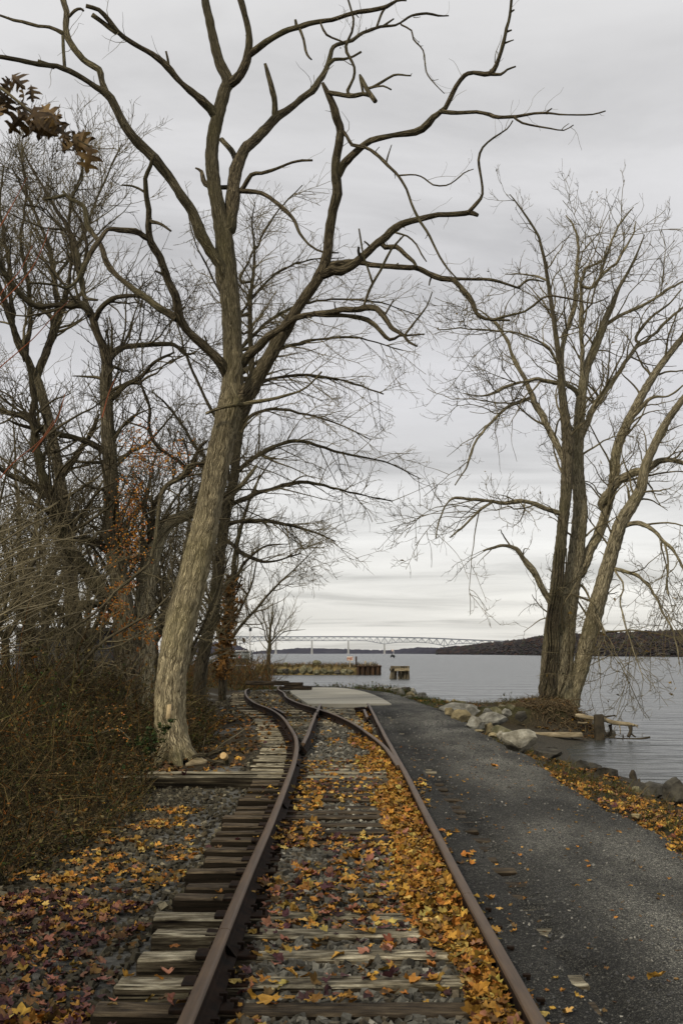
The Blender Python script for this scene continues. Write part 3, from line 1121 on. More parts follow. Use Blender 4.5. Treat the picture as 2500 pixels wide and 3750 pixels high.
pm_v, pm_f = bevel_box((.36, .19, .02), .004, (2, 2))
plate_mesh = raw_mesh('tie_plate', pm_v, pm_f, M['rust'], smooth=False)
sa = Acc()
sa.add(*box((0, 0, .01), (.018, .018, .05)))
sa.add(*box((.008, 0, .04), (.04, .034, .014)))
sv, sf = sa.get()
spike_mesh = raw_mesh('spike', sv, sf, M['rust'], smooth=False)


def plate(x, y, z, spikes):
    p = link('tie_plate', plate_mesh, track)
    p.location = Vector((x, y, z + .004)) - track.location
    p.rotation_euler = (0, 0, rng.normal(0, .02))
    if spikes:
        for sx, sy in ((-.085, -.05), (.085, .05), (-.085, .055), (.15, -.05)):
            s = link('spike', spike_mesh, p)
            s.location = (sx, sy, .008)
            s.rotation_euler = (0, 0, 0 if sx < 0 else math.pi)


DARK = {3, 8, 9, 10, 11, 12, 13, 14, 15, 16, 17, 18, 19, 20, 21, 22, 23}
for k, y in enumerate(tie_y):
    mk = 'tie_dark' if k in DARK else 'tie'
    x0 = XC - 1.30 + rng.normal(0, .025)
    tie(x0, XC + (1.30 if y > 8.5 else 1.235) + rng.normal(0, .03), y, .012 + rng.normal(0, .006), mk, k, rng.normal(0, .008), rng.normal(-.003, .004))
    plate(XL, y, .003, y < 12)
    plate(XR, y, .003, y < 8)
for k, y in enumerate((16.55, 17.12)):
    tie(-3.35 + .25 * k, 1.42, y, .012, 'tie', k)
    plate(XL, y, .012, False)
    plate(XR, y, .012, False)
y = 17.6
k = 0
while y < 30.5:
    lx_ = float(line_x(DL, y))
    cover = 19.4 < y < 27.6
    tie(lx_ - .62 - .1 * rng.random(), 1.40 + rng.normal(0, .05), y, (-.012 if cover else .004) + rng.normal(0, .005), 'tie', k, rng.normal(0, .006))
    plate(lx_, y, .0, False)
    y += .52 + rng.normal(0, .03)
    k += 1
while y < 36.8:
    lx_, rx_ = float(line_x(DL, y)), float(line_x(DR, y))
    tie(lx_ - .6, rx_ + .5, y, rng.normal(0, .006), 'tie_dark' if k % 3 == 0 else 'tie', k, .06)
    tie(max(XL - .5, rx_ + .58), 1.38, y + .1, rng.normal(0, .006), 'tie', k + 1, rng.normal(0, .01))
    y += .55 + rng.normal(0, .03)
    k += 1
while y < DL[-1, 1] - .3:
    lx_, rx_ = float(line_x(DL, y)), float(line_x(DR, y))
    mid, hw = (lx_ + rx_) / 2, abs(rx_ - lx_) / 2
    tie(mid - hw - .58 + rng.normal(0, .05), mid + hw + .55 + rng.normal(0, .05), y, -.012 * smooth(45, 56, y) + rng.normal(0, .006), 'tie_dark' if k % 2 else 'tie', k, .07 * (y < 46))
    y += .56 + rng.normal(0, .04)
    k += 1

# switch remains beside the right rail
acc = Acc()
acc.add(*box((XR - .22, 33.6, .05), (.34, .5, .10), .2))
acc.add(*box((XR - .30, 33.9, .14), (.12, .7, .07), -.3))
acc.add(*box((XR - .12, 33.2, .13), (.22, .14, .12), .1))
tag(acc.build('switch_fitting', M['rust'], smooth=False), 'dark rusted switch fitting against the right rail near the concrete pad', 'fitting')

# --- timbers stacked where the diverging rails end
M['timber_black'] = noise_mat('tarred_timber', (.010, .008, .006), (.030, .022, .014), scale=3, rough=.85, bump=.6, bdist=.02, stretch=(1, 8, 8), spec=.2, cc=(.07, .052, .032))
M['white_paint'] = noise_mat('peeling_white_paint', (.45, .44, .40), (.72, .71, .66), scale=8, rough=.7, bump=.2)


def timber(u0, u1, v_bot, v_top, Y, label, depth=.28, rz=0.0, mat='timber_black'):
    p0, p1, q = at(u0, v_bot, Y), at(u1, v_bot, Y), at(u0, v_top, Y)
    Lr, H = np.linalg.norm(p1 - p0), q[2] - p0[2]
    Vt, Ft = bevel_box((Lr, depth, H), .02, (10, 2), .012, int(u0))
    o = link('timber', raw_mesh('timber', Vt, Ft, M[mat]))
    o.location = ((p0 + p1) / 2 + np.array([0, 0, H / 2]))
    o.rotation_euler = (0, 0, rz)
    return tag(o, label, 'timber', 'black timbers stacked at the end of the siding')


EY = DL[-1, 1] + .2
timber(900, 1058, 2509, 2494, EY, 'long black timber lying across the end of the siding rails')
t2 = timber(1022, 1142, 2526, 2513, 52.2, 'black timber lying flat at the edge of the concrete pad')
t3 = timber(1040, 1110, 2514, 2499, 52.25, 'short dark timber lying on top of another black timber')

# ================================================================== trees
class Tree:
    """limbs traced as (x, y, width) on the sight lines; each limb leaves its parent's depth at its own slope, so the crown is deep as well as wide"""
    def __init__(self, name, loc, label, base_depth, bark, limb, cat='tree', group=None):
        self.root = thing(name, loc, label, cat, group)
        self.uv, self.dep, self.p3, self.r3 = [], [], [], []
        self.limbs = []
        self.base_depth = base_depth
        self.bark, self.limb = bark, limb

    def limb_path(self, crop, pts, slope=0.0, depth=None, bow=0.0):
        o_ = np.array([(*to_o(crop, p[0], p[1]), p[2] * CROPS[crop][2]) for p in pts])
        if depth is None:
            if self.uv:
                allp = np.concatenate(self.uv)
                k = np.argmin(((allp - o_[0, :2]) ** 2).sum(1))
                depth = np.concatenate(self.dep)[k]
            else:
                depth = self.base_depth
        ppm = FPX / depth
        s = np.concatenate([[0], np.cumsum(np.hypot(*np.diff(o_[:, :2], axis=0).T))]) / ppm
        dep = depth + slope * s + bow * np.sin(np.linspace(0, 3.0, len(s)))
        P = np.array([np.append(at(u, v, d), w / 2 * d / FPX / CS) for (u, v, w), d in zip(o_, dep)])
        return P, o_, dep

    def register(self, P, dep):
        # remember sample positions in the picture for children to attach to
        rel = P[:, :3] - np.array([0, 0, CAM_Z])
        fwd = rel[:, 1] * CS + rel[:, 2] * SN
        up = -rel[:, 1] * SN + rel[:, 2] * CS
        self.uv.append(np.stack([1250 + FPX * rel[:, 0] / fwd, 1875 - FPX * up / fwd], 1))
        self.dep.append(P[:, 1].copy())
        self.p3.append(P[:, :3].copy())
        self.r3.append(P[:, 3].copy())

    def add(self, crop, pts, slope=None, depth=None, name='limb', mat=None, sides=10, step=.10, bump=.16, bow=0.0, twigs=True, cap=True):
        if slope is None:
            slope = float(rng.uniform(-.45, .45))
        P, o_, dep = self.limb_path(crop, pts, slope, depth, bow)
        if depth is None and self.uv:
            allp, all3, allr = np.concatenate(self.uv), np.concatenate(self.p3), np.concatenate(self.r3)
            k = np.argmin(((allp - o_[0, :2]) ** 2).sum(1))
            if np.linalg.norm(all3[k] - P[0, :3]) > .04:
                P = np.vstack([np.append(all3[k], min(P[0, 3], allr[k])), P])
        Q = catmull(P, step)
        self.register(Q, dep)
        # knuckles and kinks of real growth
        g_ = np.random.default_rng(len(self.limbs) * 7 + int(abs(P[0, 0]) * 100))
        m_ = len(Q)
        if m_ > 8 and name not in ('vine', 'trunk'):
            kn = np.interp(np.arange(m_), np.arange(0, m_ + 4, 4), g_.normal(0, 1, len(np.arange(0, m_ + 4, 4))))
            kz = np.stack([np.interp(np.arange(m_), np.arange(0, m_ + 3, 3), g_.normal(0, 1, len(np.arange(0, m_ + 3, 3)))) for _ in range(3)], 1)
            fadein = np.clip(np.arange(m_) / 6, 0, 1)
            big = np.clip(.10 / (Q[:, 3] + .03), .15, 1)
            Q[:, :3] += kz * (Q[:, 3] * np.where(Q[:, 3] < .05, .42, .24) * fadein * big)[:, None]
            Q[:, 3] *= 1 + .13 * kn * big * fadein
        V, F, UV = hero_tube(Q[:, :3], Q[:, 3], sides, bump, 7.0, cap)
        obj(name, V, F, mat or self.limb, self.root, uv=UV)
        if twigs:
            self.limbs.append(Q)
        return Q

    def arrays(self, n=14):
        Ps, Rs = zip(*[resample(q[:, :3], q[:, 3], n) for q in self.limbs])
        return np.array(Ps), np.array(Rs)


def join_tubes(levels):
    vs, fs, n = [], [], 0
    for P, R, sides in levels:
        if len(P) == 0:
            continue
        v, f = tubes(P, R, sides)
        vs.append(v)
        fs.append(f + n)
        n += len(v)
    return np.concatenate(vs), np.concatenate(fs)


# ---- the big leaning dead tree
MT_Y = 20.4
base = at(*to_o('E', 815, 1180), MT_Y)
mt = Tree('dead_tree', (base[0], base[1], float(ground_z(base[0], base[1])) - .05), 'tall leaning dead tree with pale furrowed trunk and broken bare limbs beside the track', MT_Y,
          M['bark'], M['bark_limb'])
mt.add('E', [(822, 1235, 150), (812, 1190, 146), (795, 1120, 142), (782, 1000, 142), (792, 820, 134), (828, 620, 140), (882, 410, 132), (932, 210, 126), (970, 20, 114),
             (1000, -130, 116), (1032, -280, 112), (1060, -395, 118), (1070, -529, 100), (1068, -679, 92), (1062, -829, 93), (1048, -979, 93), (1037, -1089, 90), (1025, -1189, 82), (1003, -1298, 70), (980, -1438, 65), (974, -1578, 62), (995, -1698, 62), (1028, -1828, 60), (1046, -1888, 56),
             (1010, -1968, 50), (985, -2058, 45), (964, -2158, 42), (944, -2248, 40), (925, -2378, 34)], .05, MT_Y, 'trunk', M['bark'], 40, .055, .10, twigs=False)
A = mt.add
# centre stem
A('A', [(1046, 390, 52), (1085, 365, 46), (1120, 310, 44), (1146, 245, 42), (1142, 150, 35), (1125, 70, 32), (1105, 0, 32), (1085, -120, 26)], -.3, sides=14)
A('A', [(1146, 250, 36), (1200, 210, 32), (1280, 160, 28), (1370, 120, 25), (1450, 100, 25), (1568, 80, 24), (1640, 60, 24), (1700, 50, 22), (1770, 32, 20), (1820, 5, 14), (1865, 4, 8)], -.35)
A('A', [(1000, 545, 50), (950, 480, 45), (880, 420, 40), (820, 370, 36), (770, 300, 36), (700, 250, 30), (600, 190, 28), (540, 145, 28), (505, 95, 26), (460, 45, 22), (400, 24, 20)], -.4, sides=12)
A('A', [(528, 145, 24), (470, 100, 22), (425, 68, 22)], -.2, twigs=False)
A('A', [(775, 300, 14), (771, 270, 12), (763, 235, 10)], -.3, twigs=False)
A('A', [(1052, 1050, 70), (1062, 950, 62), (1074, 850, 64), (1092, 770, 58), (1130, 690, 50), (1190, 630, 48), (1260, 550, 46), (1330, 500, 34), (1400, 445, 32), (1468, 372, 30), (1500, 310, 26), (1516, 260, 24), (1530, 220, 22),
        (1568, 196, 22), (1620, 186, 20), (1668, 150, 18), (1748, 125, 16), (1818, 115, 14), (1858, 90, 12), (1890, 70, 10), (1958, 60, 10), (2010, 72, 7), (2058, 70, 6)], .35, sides=16)
A('A', [(1505, 300, 22), (1535, 272, 18), (1575, 270, 16), (1620, 260, 16), (1658, 240, 15)], .2, twigs=False)
A('A', [(1262, 545, 30), (1263, 470, 26), (1246, 400, 24), (1226, 340, 20), (1214, 290, 13)], -.2, mat=M['bark'], twigs=False)
A('A', [(1088, 750, 28), (1062, 695, 26), (1022, 645, 24)], .8, mat=M['bark'], twigs=False)
A('A', [(1100, 880, 24), (1150, 802, 20), (1200, 795, 16), (1270, 775, 14), (1340, 750, 12), (1435, 738, 10)], -.4)
A('A', [(1090, 880, 24), (1120, 878, 22), (1180, 885, 20), (1240, 910, 18), (1300, 960, 18), (1340, 1000, 16), (1380, 1070, 16), (1430, 1130, 14), (1480, 1160, 12), (1555, 1163, 8)], -.5)
A('A', [(1060, 862, 22), (1010, 862, 22), (945, 845, 22), (928, 792, 18), (900, 775, 12)], .6, twigs=False)
# left pale limb
A('C', [(1035, 190, 70), (1005, 90, 62), (970, 20, 60), (935, -60, 58), (890, -150, 52), (840, -230, 50), (790, -300, 50), (730, -380, 50), (650, -460, 48), (590, -530, 46), (540, -620, 44), (492, -698, 44),
        (440, -735, 30), (380, -775, 28), (320, -805, 28), (240, -820, 26), (150, -835, 24), (60, -855, 22), (0, -865, 22), (-60, -872, 18), (-160, -900, 12)], -.3, sides=16, mat=M['bark'])
A('A', [(488, 425, 34), (470, 380, 28), (455, 320, 28), (400, 290, 26), (350, 240, 28), (310, 180, 30), (300, 130, 32), (300, 60, 32), (290, 0, 30), (282, -90, 24)], .3, sides=12, mat=M['bark'])
A('A', [(285, 150, 22), (230, 125, 18), (150, 112, 16), (60, 95, 14), (0, 70, 12), (-60, 55, 10)], .3)
A('A', [(298, 310, 16), (293, 230, 16), (290, 165, 16)], .3, twigs=False)
A('A', [(320, 75, 14), (345, 48, 14), (370, 35, 12), (386, 48, 9)], -.2, twigs=False)
A('A', [(250, 306, 20), (210, 292, 18), (175, 278, 14)], -.4, twigs=False)
# left dark limb and its arms
A('C', [(1052, 610, 56), (1030, 570, 50), (1000, 530, 48), (930, 460, 46), (870, 400, 42), (822, 335, 40), (802, 240, 36), (770, 160, 34), (748, 80, 34), (735, 40, 34), (700, -20, 32), (690, -90, 28), (690, -170, 28), (670, -250, 28),
        (664, -310, 26), (690, -370, 22), (710, -415, 18)], -.45, sides=14)
A('A', [(680, 895, 14), (650, 873, 12), (610, 855, 10), (560, 850, 8)], -.3, twigs=False)
A('A', [(690, 1015, 20), (715, 1022, 18), (745, 1038, 14), (785, 1065, 10)], -.5, twigs=False)
A('A', [(700, 1105, 28), (660, 1085, 27), (620, 1065, 26), (550, 1060, 26), (492, 1052, 24), (445, 1110, 26), (402, 1162, 26), (375, 1230, 24), (350, 1290, 20), (305, 1322, 18), (270, 1310, 15), (130, 1296, 10)], -.5)
A('C', [(385, 80, 18), (378, 130, 18), (385, 220, 16), (410, 245, 14), (452, 252, 10)], -.2, twigs=False)
A('C', [(815, 335, 38), (740, 290, 34), (680, 250, 32), (620, 200, 32), (560, 160, 30), (510, 110, 28), (480, 60, 26), (462, 10, 24), (430, -50, 22), (395, -120, 20), (370, -190, 18), (330, -210, 16), (290, -250, 14)], .3)
A('C', [(300, -235, 18), (265, -225, 16), (235, -215, 14), (200, -212, 10)], -.2, twigs=False)
# right big limb
A('C', [(1088, 735, 80), (1110, 705, 74), (1150, 650, 72), (1200, 570, 68), (1250, 490, 66), (1300, 400, 62), (1350, 310, 58), (1400, 230, 54), (1440, 170, 52), (1478, 100, 50), (1498, 30, 46), (1510, -60, 44), (1524, -130, 42),
        (1548, -270, 42), (1548, -400, 38), (1562, -520, 36), (1545, -600, 34), (1530, -650, 30), (1500, -710, 24), (1478, -752, 16)], -.25, sides=20)
A('C', [(1480, 130, 52), (1530, 110, 46), (1568, 118, 46), (1620, 90, 44), (1668, 50, 42), (1720, 0, 38), (1745, -25, 34), (1810, -80, 30), (1890, -114, 28), (1990, -134, 26), (2090, -144, 24), (2150, -154, 24), (2195, -140, 18)], -.3, sides=14)
A('B', [(580, 978, 22), (622, 930, 20), (646, 890, 15), (640, 820, 12), (630, 740, 12), (650, 680, 10), (700, 635, 9), (760, 595, 8), (785, 555, 7)], -.2)
A('D', [(-60, 95, 36), (0, 82, 30), (60, 75, 28), (140, 80, 26), (230, 95, 26), (330, 100, 24), (400, 130, 24), (480, 150, 24), (522, 165, 24), (562, 220, 25), (600, 270, 24), (622, 310, 22), (660, 335, 18), (720, 340, 14), (775, 345, 10)], -.3, sides=12)
A('D', [(490, 150, 16), (600, 155, 14), (700, 158, 14), (760, 175, 13), (820, 197, 11)], .2)
A('D', [(815, 190, 11), (840, 165, 10), (870, 155, 10), (930, 165, 7)], .2, twigs=False)
A('D', [(700, 338, 14), (760, 322, 12), (840, 305, 10), (900, 260, 9), (950, 232, 8), (1050, 245, 7), (1160, 265, 6), (1230, 230, 4)], -.2)
A('B', [(200, 1135, 24), (250, 1130, 22), (290, 1165, 20), (330, 1200, 18), (345, 1225, 14)], -.5, twigs=False)
A('B', [(250, 1070, 10), (300, 1085, 9), (340, 1120, 8), (365, 1165, 8), (390, 1200, 5)], -.4, twigs=False)
# upper right limb
A('B', [(-25, 820, 42), (5, 765, 38), (30, 735, 36), (62, 700, 34), (120, 660, 32), (200, 630, 30), (300, 610, 28), (370, 590, 28), (420, 540, 28), (450, 510, 28), (490, 450, 26), (520, 400, 24), (570, 345, 22), (610, 330, 20), (650, 340, 22),
        (690, 330, 20), (720, 270, 16), (745, 200, 15), (755, 130, 14), (770, 70, 14), (780, 0, 13), (788, -60, 10)], -.3, sides=12)
A('B', [(680, 340, 18), (730, 342, 14), (760, 320, 11), (800, 305, 8)], -.3, twigs=False)
A('B', [(450, 512, 24), (530, 520, 20), (620, 520, 18), (680, 525, 18), (720, 535, 18), (800, 535, 16), (880, 522, 14), (950, 520, 12), (1000, 525, 9), (1080, 525, 8), (1150, 523, 8), (1210, 508, 6)], -.35)
A('B', [(790, 538, 12), (830, 565, 10), (900, 580, 9), (960, 590, 8), (1020, 600, 7), (1065, 575, 5)], -.3)
A('B', [(935, 520, 10), (965, 498, 6)], 0, twigs=False)
A('B', [(745, 200, 10), (770, 190, 8), (790, 183, 5)], 0, twigs=False)
A('B', [(752, 150, 12), (780, 138, 8)], 0, twigs=False)
A('B', [(770, 60, 12), (792, 45, 8)], 0, twigs=False)
A('B', [(0, 600, 20), (25, 625, 17), (52, 665, 18), (110, 680, 18), (170, 720, 16), (210, 760, 14), (260, 810, 14), (300, 870, 14), (320, 930, 13), (350, 990, 12), (390, 1060, 11), (420, 1120, 10), (452, 1182, 9), (490, 1240, 8), (540, 1290, 5)], -.3)
A('B', [(262, 806, 9), (340, 803, 7), (380, 820, 7), (420, 850, 7), (480, 853, 6), (520, 830, 5), (560, 795, 5), (605, 778, 4)], -.3)
A('B', [(205, 750, 9), (215, 710, 7), (230, 665, 4)], 0, twigs=False)
A('B', [(275, 115, 10), (320, 140, 8), (330, 180, 8), (375, 230, 7), (385, 300, 6), (395, 345, 6), (430, 390, 5), (470, 430, 4)], -.2)
# knotted stub branches under the top
A('A', [(1500, 425, 24), (1550, 430, 23), (1628, 435, 22), (1668, 430, 22), (1698, 442, 20)], -.6, twigs=False)
A('B', [(85, 348, 13), (110, 400, 18), (152, 467, 18)], -.5, twigs=False)
A('B', [(110, 408, 14), (145, 400, 14), (190, 375, 14), (240, 345, 14), (280, 340, 12), (320, 345, 9)], -.3)
A('B', [(140, 402, 10), (190, 395, 9), (228, 412, 7)], -.5, twigs=False)
A('B', [(28, 415, 15), (55, 360, 14), (60, 310, 14), (40, 260, 14), (22, 210, 13), (45, 150, 10), (55, 90, 9), (40, 30, 8), (20, -30, 7)], -.2)
A('A', [(1362, 122, 20), (1356, 90, 12)], -.2, twigs=False)
A('A', [(1375, 130, 14), (1395, 180, 12), (1412, 250, 10), (1432, 275, 6)], -.4, twigs=False)
A('A', [(1475, 115, 10), (1500, 160, 12), (1550, 180, 10), (1590, 200, 7)], .1, twigs=False)
A('B', [(160, 128, 12), (185, 60, 12), (200, 40, 10)], .1, twigs=False)
A('B', [(195, 118, 12), (240, 86, 8)], .1, twigs=False)
# lower right limb
A('C', [(1118, 540, 50), (1140, 512, 46), (1180, 470, 42), (1230, 420, 38), (1300, 370, 36), (1380, 325, 30), (1450, 310, 28), (1568, 300, 26), (1628, 290, 24), (1678, 280, 22), (1728, 290, 22), (1768, 330, 22), (1793, 370, 20), (1820, 392, 18),
        (1858, 412, 14), (1878, 440, 12), (1913, 460, 9)], -.6, sides=14)
A('C', [(1440, 312, 28), (1500, 318, 24), (1568, 318, 24), (1628, 325, 22), (1688, 335, 22), (1718, 360, 20), (1748, 400, 18), (1783, 430, 18), (1828, 410, 14), (1868, 410, 12), (1948, 405, 7)], -.4)
A('D', [(292, 408, 11), (340, 345, 9), (390, 280, 8), (416, 212, 5)], -.3, twigs=False)
A('D', [(195, 325, 10), (215, 290, 9), (240, 248, 6)], -.2, twigs=False)
A('D', [(100, 282, 12), (130, 200, 12), (180, 110, 11), (232, 20, 10), (290, -50, 7)], -.3)
A('D', [(142, 170, 11), (120, 100, 10), (95, 20, 9), (78, -80, 6)], -.2)
# burl climbing the crotch, the stick lodged across the trunk, old vine stub
A('C', [(1092, 495, 44), (1085, 560, 44), (1062, 630, 40), (1075, 680, 30), (1088, 705, 28), (1075, 732, 22)], -.3, MT_Y - .10, mat=M['bark'], twigs=False)
A('C', [(945, 772, 14), (1010, 745, 18), (1070, 732, 21), (1150, 720, 18), (1230, 708, 16), (1300, 690, 14), (1380, 665, 13), (1430, 630, 12), (1478, 578, 9)], -.2, MT_Y - .08, mat=M['bark'])
A('C', [(1000, 965, 18), (965, 985, 16), (930, 998, 18), (870, 1012, 16), (830, 1072, 18), (745, 1130, 16), (700, 1430, 16), (640, 1500, 16), (560, 1570, 14), (430, 1690, 12), (300, 1780, 8)], -.3)
# roots flaring into the ground
for k_ in range(7):
    az_ = .5 + k_ * .9
    c_ = np.array([base[0] - .03, MT_Y, mt.root.location.z])
    e_ = np.array([math.cos(az_), math.sin(az_), 0])
    Qr = catmull(np.array([[*(c_ + e_ * .10 + np.array([-.04, 0, .42])), .12], [*(c_ + e_ * .30 + np.array([-.02, 0, .20])), .10], [*(c_ + e_ * .50 + np.array([0, 0, .03])), .07], [*(c_ + e_ * .80 + np.array([0, 0, -.10])), .04]]), .06)
    V, F, UV = hero_tube(Qr[:, :3], Qr[:, 3], 12, .2, 6)
    obj('root', V, F, M['bark'], mt.root, uv=UV)
# bare heartwood scar near the foot
sc = at(*to_o('E', 779, 1015), MT_Y - .262)
sv_, sf_ = box(sc, (.06, .03, .26), 0, .012)
M['scar'] = noise_mat('pale_heartwood', (.40, .30, .16), (.60, .48, .29), scale=9, bump=.3)
obj('bark_scar', sv_, sf_, M['scar'], mt.root)
P0, R0 = mt.arrays()
q1 = grow(P0, R0, .55, (.4, 1.3), (30, 75), 6, .28, (0, 0, .10), .22, .35, .012, .004, .35, 1.0, seed=21)
q2 = grow(*q1, 2.2, (.15, .5), (30, 70), 5, .3, (0, 0, .05), .6, .4, .008, .003, .2, 1.0, seed=22)
q0 = grow(P0, R0, 1.1, (.08, .30), (40, 85), 4, .2, (0, 0, .05), .42, .62, .035, .008, .15, 1.0, seed=20)
q4 = grow(P0, R0, 1.6, (.3, 1.1), (30, 75), 6, .3, (0, 0, .05), .16, .35, .009, .004, .45, 1.0, seed=24)
V, F = join_tubes([(*q1, 4), (*q2, 3), (*q4, 3)])
obj('crown', V, F, M['twig_dead'], mt.root)
V, F = join_tubes([(*q0, 6)])
obj('broken_spurs', V, F, M['twig_dark'], mt.root)['kind'] = 'stuff'

# ---- the multi-stemmed tree on the shore
RT_Y = 43.0
base = at(2052, 2590, RT_Y)
rt = Tree('shore_tree', (base[0], base[1], float(ground_z(base[0], base[1])) - .05), 'broad bare multi-stemmed tree standing on the eroded shore at the right', RT_Y, M['bark_mid'], M['bark_mid'])
A = rt.add
A('F', [(1010, 1005, 135), (1008, 950, 118), (1010, 850, 102), (1020, 700, 98), (1036, 550, 86), (1060, 400, 80), (1080, 250, 72), (1095, 100, 68), (1090, -10, 60), (1082, -120, 60), (1085, -230, 52), (1095, -380, 50), (1102, -450, 45),
        (1120, -560, 42), (1150, -630, 40), (1190, -730, 36), (1215, -800, 32), (1240, -850, 26), (1270, -930, 18), (1310, -1000, 14), (1350, -1080, 10), (1390, -1180, 5)], .03, RT_Y, 'trunk', M['bark_mid'], 24, .10, .12)
A('F', [(948, 990, 80), (944, 940, 72), (945, 800, 62), (965, 600, 60), (985, 450, 58), (1000, 300, 54), (1015, 150, 50), (1030, 0, 52), (1036, -130, 56), (1040, -230, 58), (1026, -330, 45), (1015, -430, 38), (1005, -530, 30), (995, -630, 26),
        (975, -780, 22), (960, -880, 20), (945, -980, 18), (930, -1070, 16), (912, -1140, 13), (900, -1180, 12), (850, -1260, 10), (800, -1330, 7), (772, -1365, 4)], -.03, RT_Y - .4, 'trunk', M['bark_old'], 18, .10, .14)
A('F', [(1050, 985, 82), (1062, 920, 76), (1095, 820, 74), (1130, 680, 74), (1165, 550, 74), (1200, 420, 68), (1240, 280, 65), (1280, 150, 62), (1340, 50, 55), (1375, -20, 50), (1392, -110, 45), (1430, -200, 40), (1480, -300, 36), (1540, -390, 32),
        (1600, -470, 28), (1680, -600, 18), (1740, -760, 8)], -.10, RT_Y + .1, 'trunk', M['bark_mid'], 18, .10, .12)
A('F', [(1082, 380, 60), (1110, 345, 50), (1140, 270, 46), (1185, 180, 45), (1225, 50, 44), (1250, -60, 46), (1262, -190, 45), (1300, -290, 42), (1350, -390, 40), (1400, -480, 38), (1450, -560, 34), (1510, -640, 30), (1568, -710, 28), (1650, -800, 20), (1700, -930, 10)], .2, name='trunk', sides=14)
A('F', [(1195, 60, 44), (1260, -40, 44), (1330, -80, 40), (1400, -100, 35), (1470, -145, 30), (1568, -130, 22), (1660, -90, 12)], -.4, sides=12)
A('F', [(965, 520, 32), (950, 490, 30), (920, 440, 28), (880, 370, 28), (840, 310, 26), (800, 265, 22), (740, 248, 16), (690, 262, 12), (650, 272, 6)], -.3)
A('D', [(1030, 1000, 40), (1010, 960, 34), (960, 860, 30), (900, 740, 28), (860, 650, 24), (800, 540, 20), (760, 440, 18), (720, 370, 15), (690, 340, 12), (640, 300, 8), (600, 285, 6)], .1)
A('F', [(1010, 105, 26), (920, 70, 22), (840, 45, 20), (750, 55, 18), (680, 45, 16), (600, 35, 14), (520, 30, 12), (480, 60, 10), (450, 120, 9), (430, 215, 5)], -.4)
A('F', [(690, 50, 12), (640, 80, 11), (600, 120, 10), (550, 170, 9), (495, 212, 5)], -.2)
A('D', [(1100, 690, 26), (1040, 640, 22), (970, 630, 20), (900, 615, 18), (830, 625, 16), (740, 655, 13), (660, 690, 9), (560, 680, 5)], -.5)
A('D', [(875, 700, 16), (780, 730, 14), (700, 800, 13), (640, 860, 11), (600, 940, 10), (570, 1020, 8), (520, 1100, 5)], -.3)
A('D', [(1018, 720, 28), (1010, 500, 24), (1030, 400, 22), (1065, 280, 18), (1080, 100, 16), (1085, 0, 14), (1070, -80, 10), (1030, -140, 6)], .25)
A('D', [(1105, 640, 24), (1105, 450, 22), (1100, 250, 18), (1110, 120, 14), (1150, 90, 11), (1200, 60, 9), (1220, 0, 6)], -.25)
A('D', [(1092, 890, 32), (1160, 740, 28), (1230, 640, 24), (1300, 540, 20), (1350, 470, 18), (1430, 410, 14), (1510, 330, 12), (1580, 270, 9)], .35)
A('D', [(1205, 365, 18), (1300, 310, 16), (1410, 260, 14), (1500, 200, 12), (1590, 150, 8)], .3)
A('D', [(1150, 190, 16), (1200, 130, 14), (1270, 60, 11), (1330, -40, 8), (1350, -110, 5)], .3)
A('D', [(1170, 180, 14), (1230, 0, 11), (1260, -65, 9), (1300, -130, 8), (1340, -180, 5)], -.3)
A('D', [(1350, 420, 14), (1420, 330, 12), (1500, 270, 9), (1560, 200, 6)], -.2)
A('D', [(1320, 800, 20), (1420, 700, 14), (1500, 690, 10), (1568, 640, 7)], -.4)
A('D', [(1000, 560, 16), (950, 470, 13), (880, 430, 11), (800, 400, 9), (700, 390, 8), (560, 380, 6), (440, 385, 4)], -.3)
A('D', [(945, 160, 12), (890, 140, 10), (820, 130, 7), (750, 130, 4)], .2)
A('F', [(1280, 165, 28), (1310, 152, 24), (1370, 145, 22), (1430, 180, 20), (1470, 220, 18), (1520, 270, 16), (1560, 330, 12), (1580, 400, 9), (1590, 480, 5)], -.4)
A('F', [(1225, 360, 22), (1250, 355, 20), (1330, 375, 16), (1390, 410, 14), (1440, 480, 12), (1470, 550, 11), (1510, 620, 9), (1540, 720, 6), (1552, 800, 4)], -.5)
A('F', [(1250, 355, 10), (1290, 430, 9), (1280, 520, 7), (1310, 640, 6), (1350, 760, 5), (1385, 860, 3)], -.5)
A('F', [(1480, 230, 10), (1500, 330, 9), (1490, 420, 7), (1500, 480, 5)], -.2)
A('F', [(1100, 430, 12), (1130, 470, 10), (1170, 560, 8), (1210, 660, 6), (1180, 740, 5), (1188, 840, 3)], -.6)
A('F', [(1150, 540, 9), (1200, 640, 8), (1240, 700, 6), (1235, 800, 4), (1275, 830, 3)], -.5)
# vines up the dark stem
for k in range(5):
    x = 935 + 12 * k
    A('F', [(x - 20, 940, 8), (x - 30 + 8 * k, 900, 8), (x, 820, 7), (x + 12, 700, 7), (x + 8, 600, 6), (x + 40, 420, 6), (x + 50, 260, 5)], 0, RT_Y - .75 - .05 * k, 'vine', M['bark_dark'], 6, .2, .2, twigs=False)
A('F', [(1000, 930, 8), (1040, 820, 9), (1045, 700, 8), (1042, 560, 6)], 0, RT_Y - .6, 'vine', M['bark_dark'], 6, .2, .2, twigs=False)
P0, R0 = rt.arrays(20)
q0 = grow(P0, R0, 1.0, (2.0, 4.6), (25, 60), 11, .15, (0, 0, .03), .5, .25, .05, .02, .12, .80, seed=30, taper=.5)
q0[0][:, :, 2] -= np.where(q0[0][:, 0, 2] < 8, .9, .1)[:, None] * np.linspace(0, 1, 11)[None] ** 2
P0b = np.concatenate([P0, np.stack([resample(a_, b_, 20)[0] for a_, b_ in zip(*q0)])])
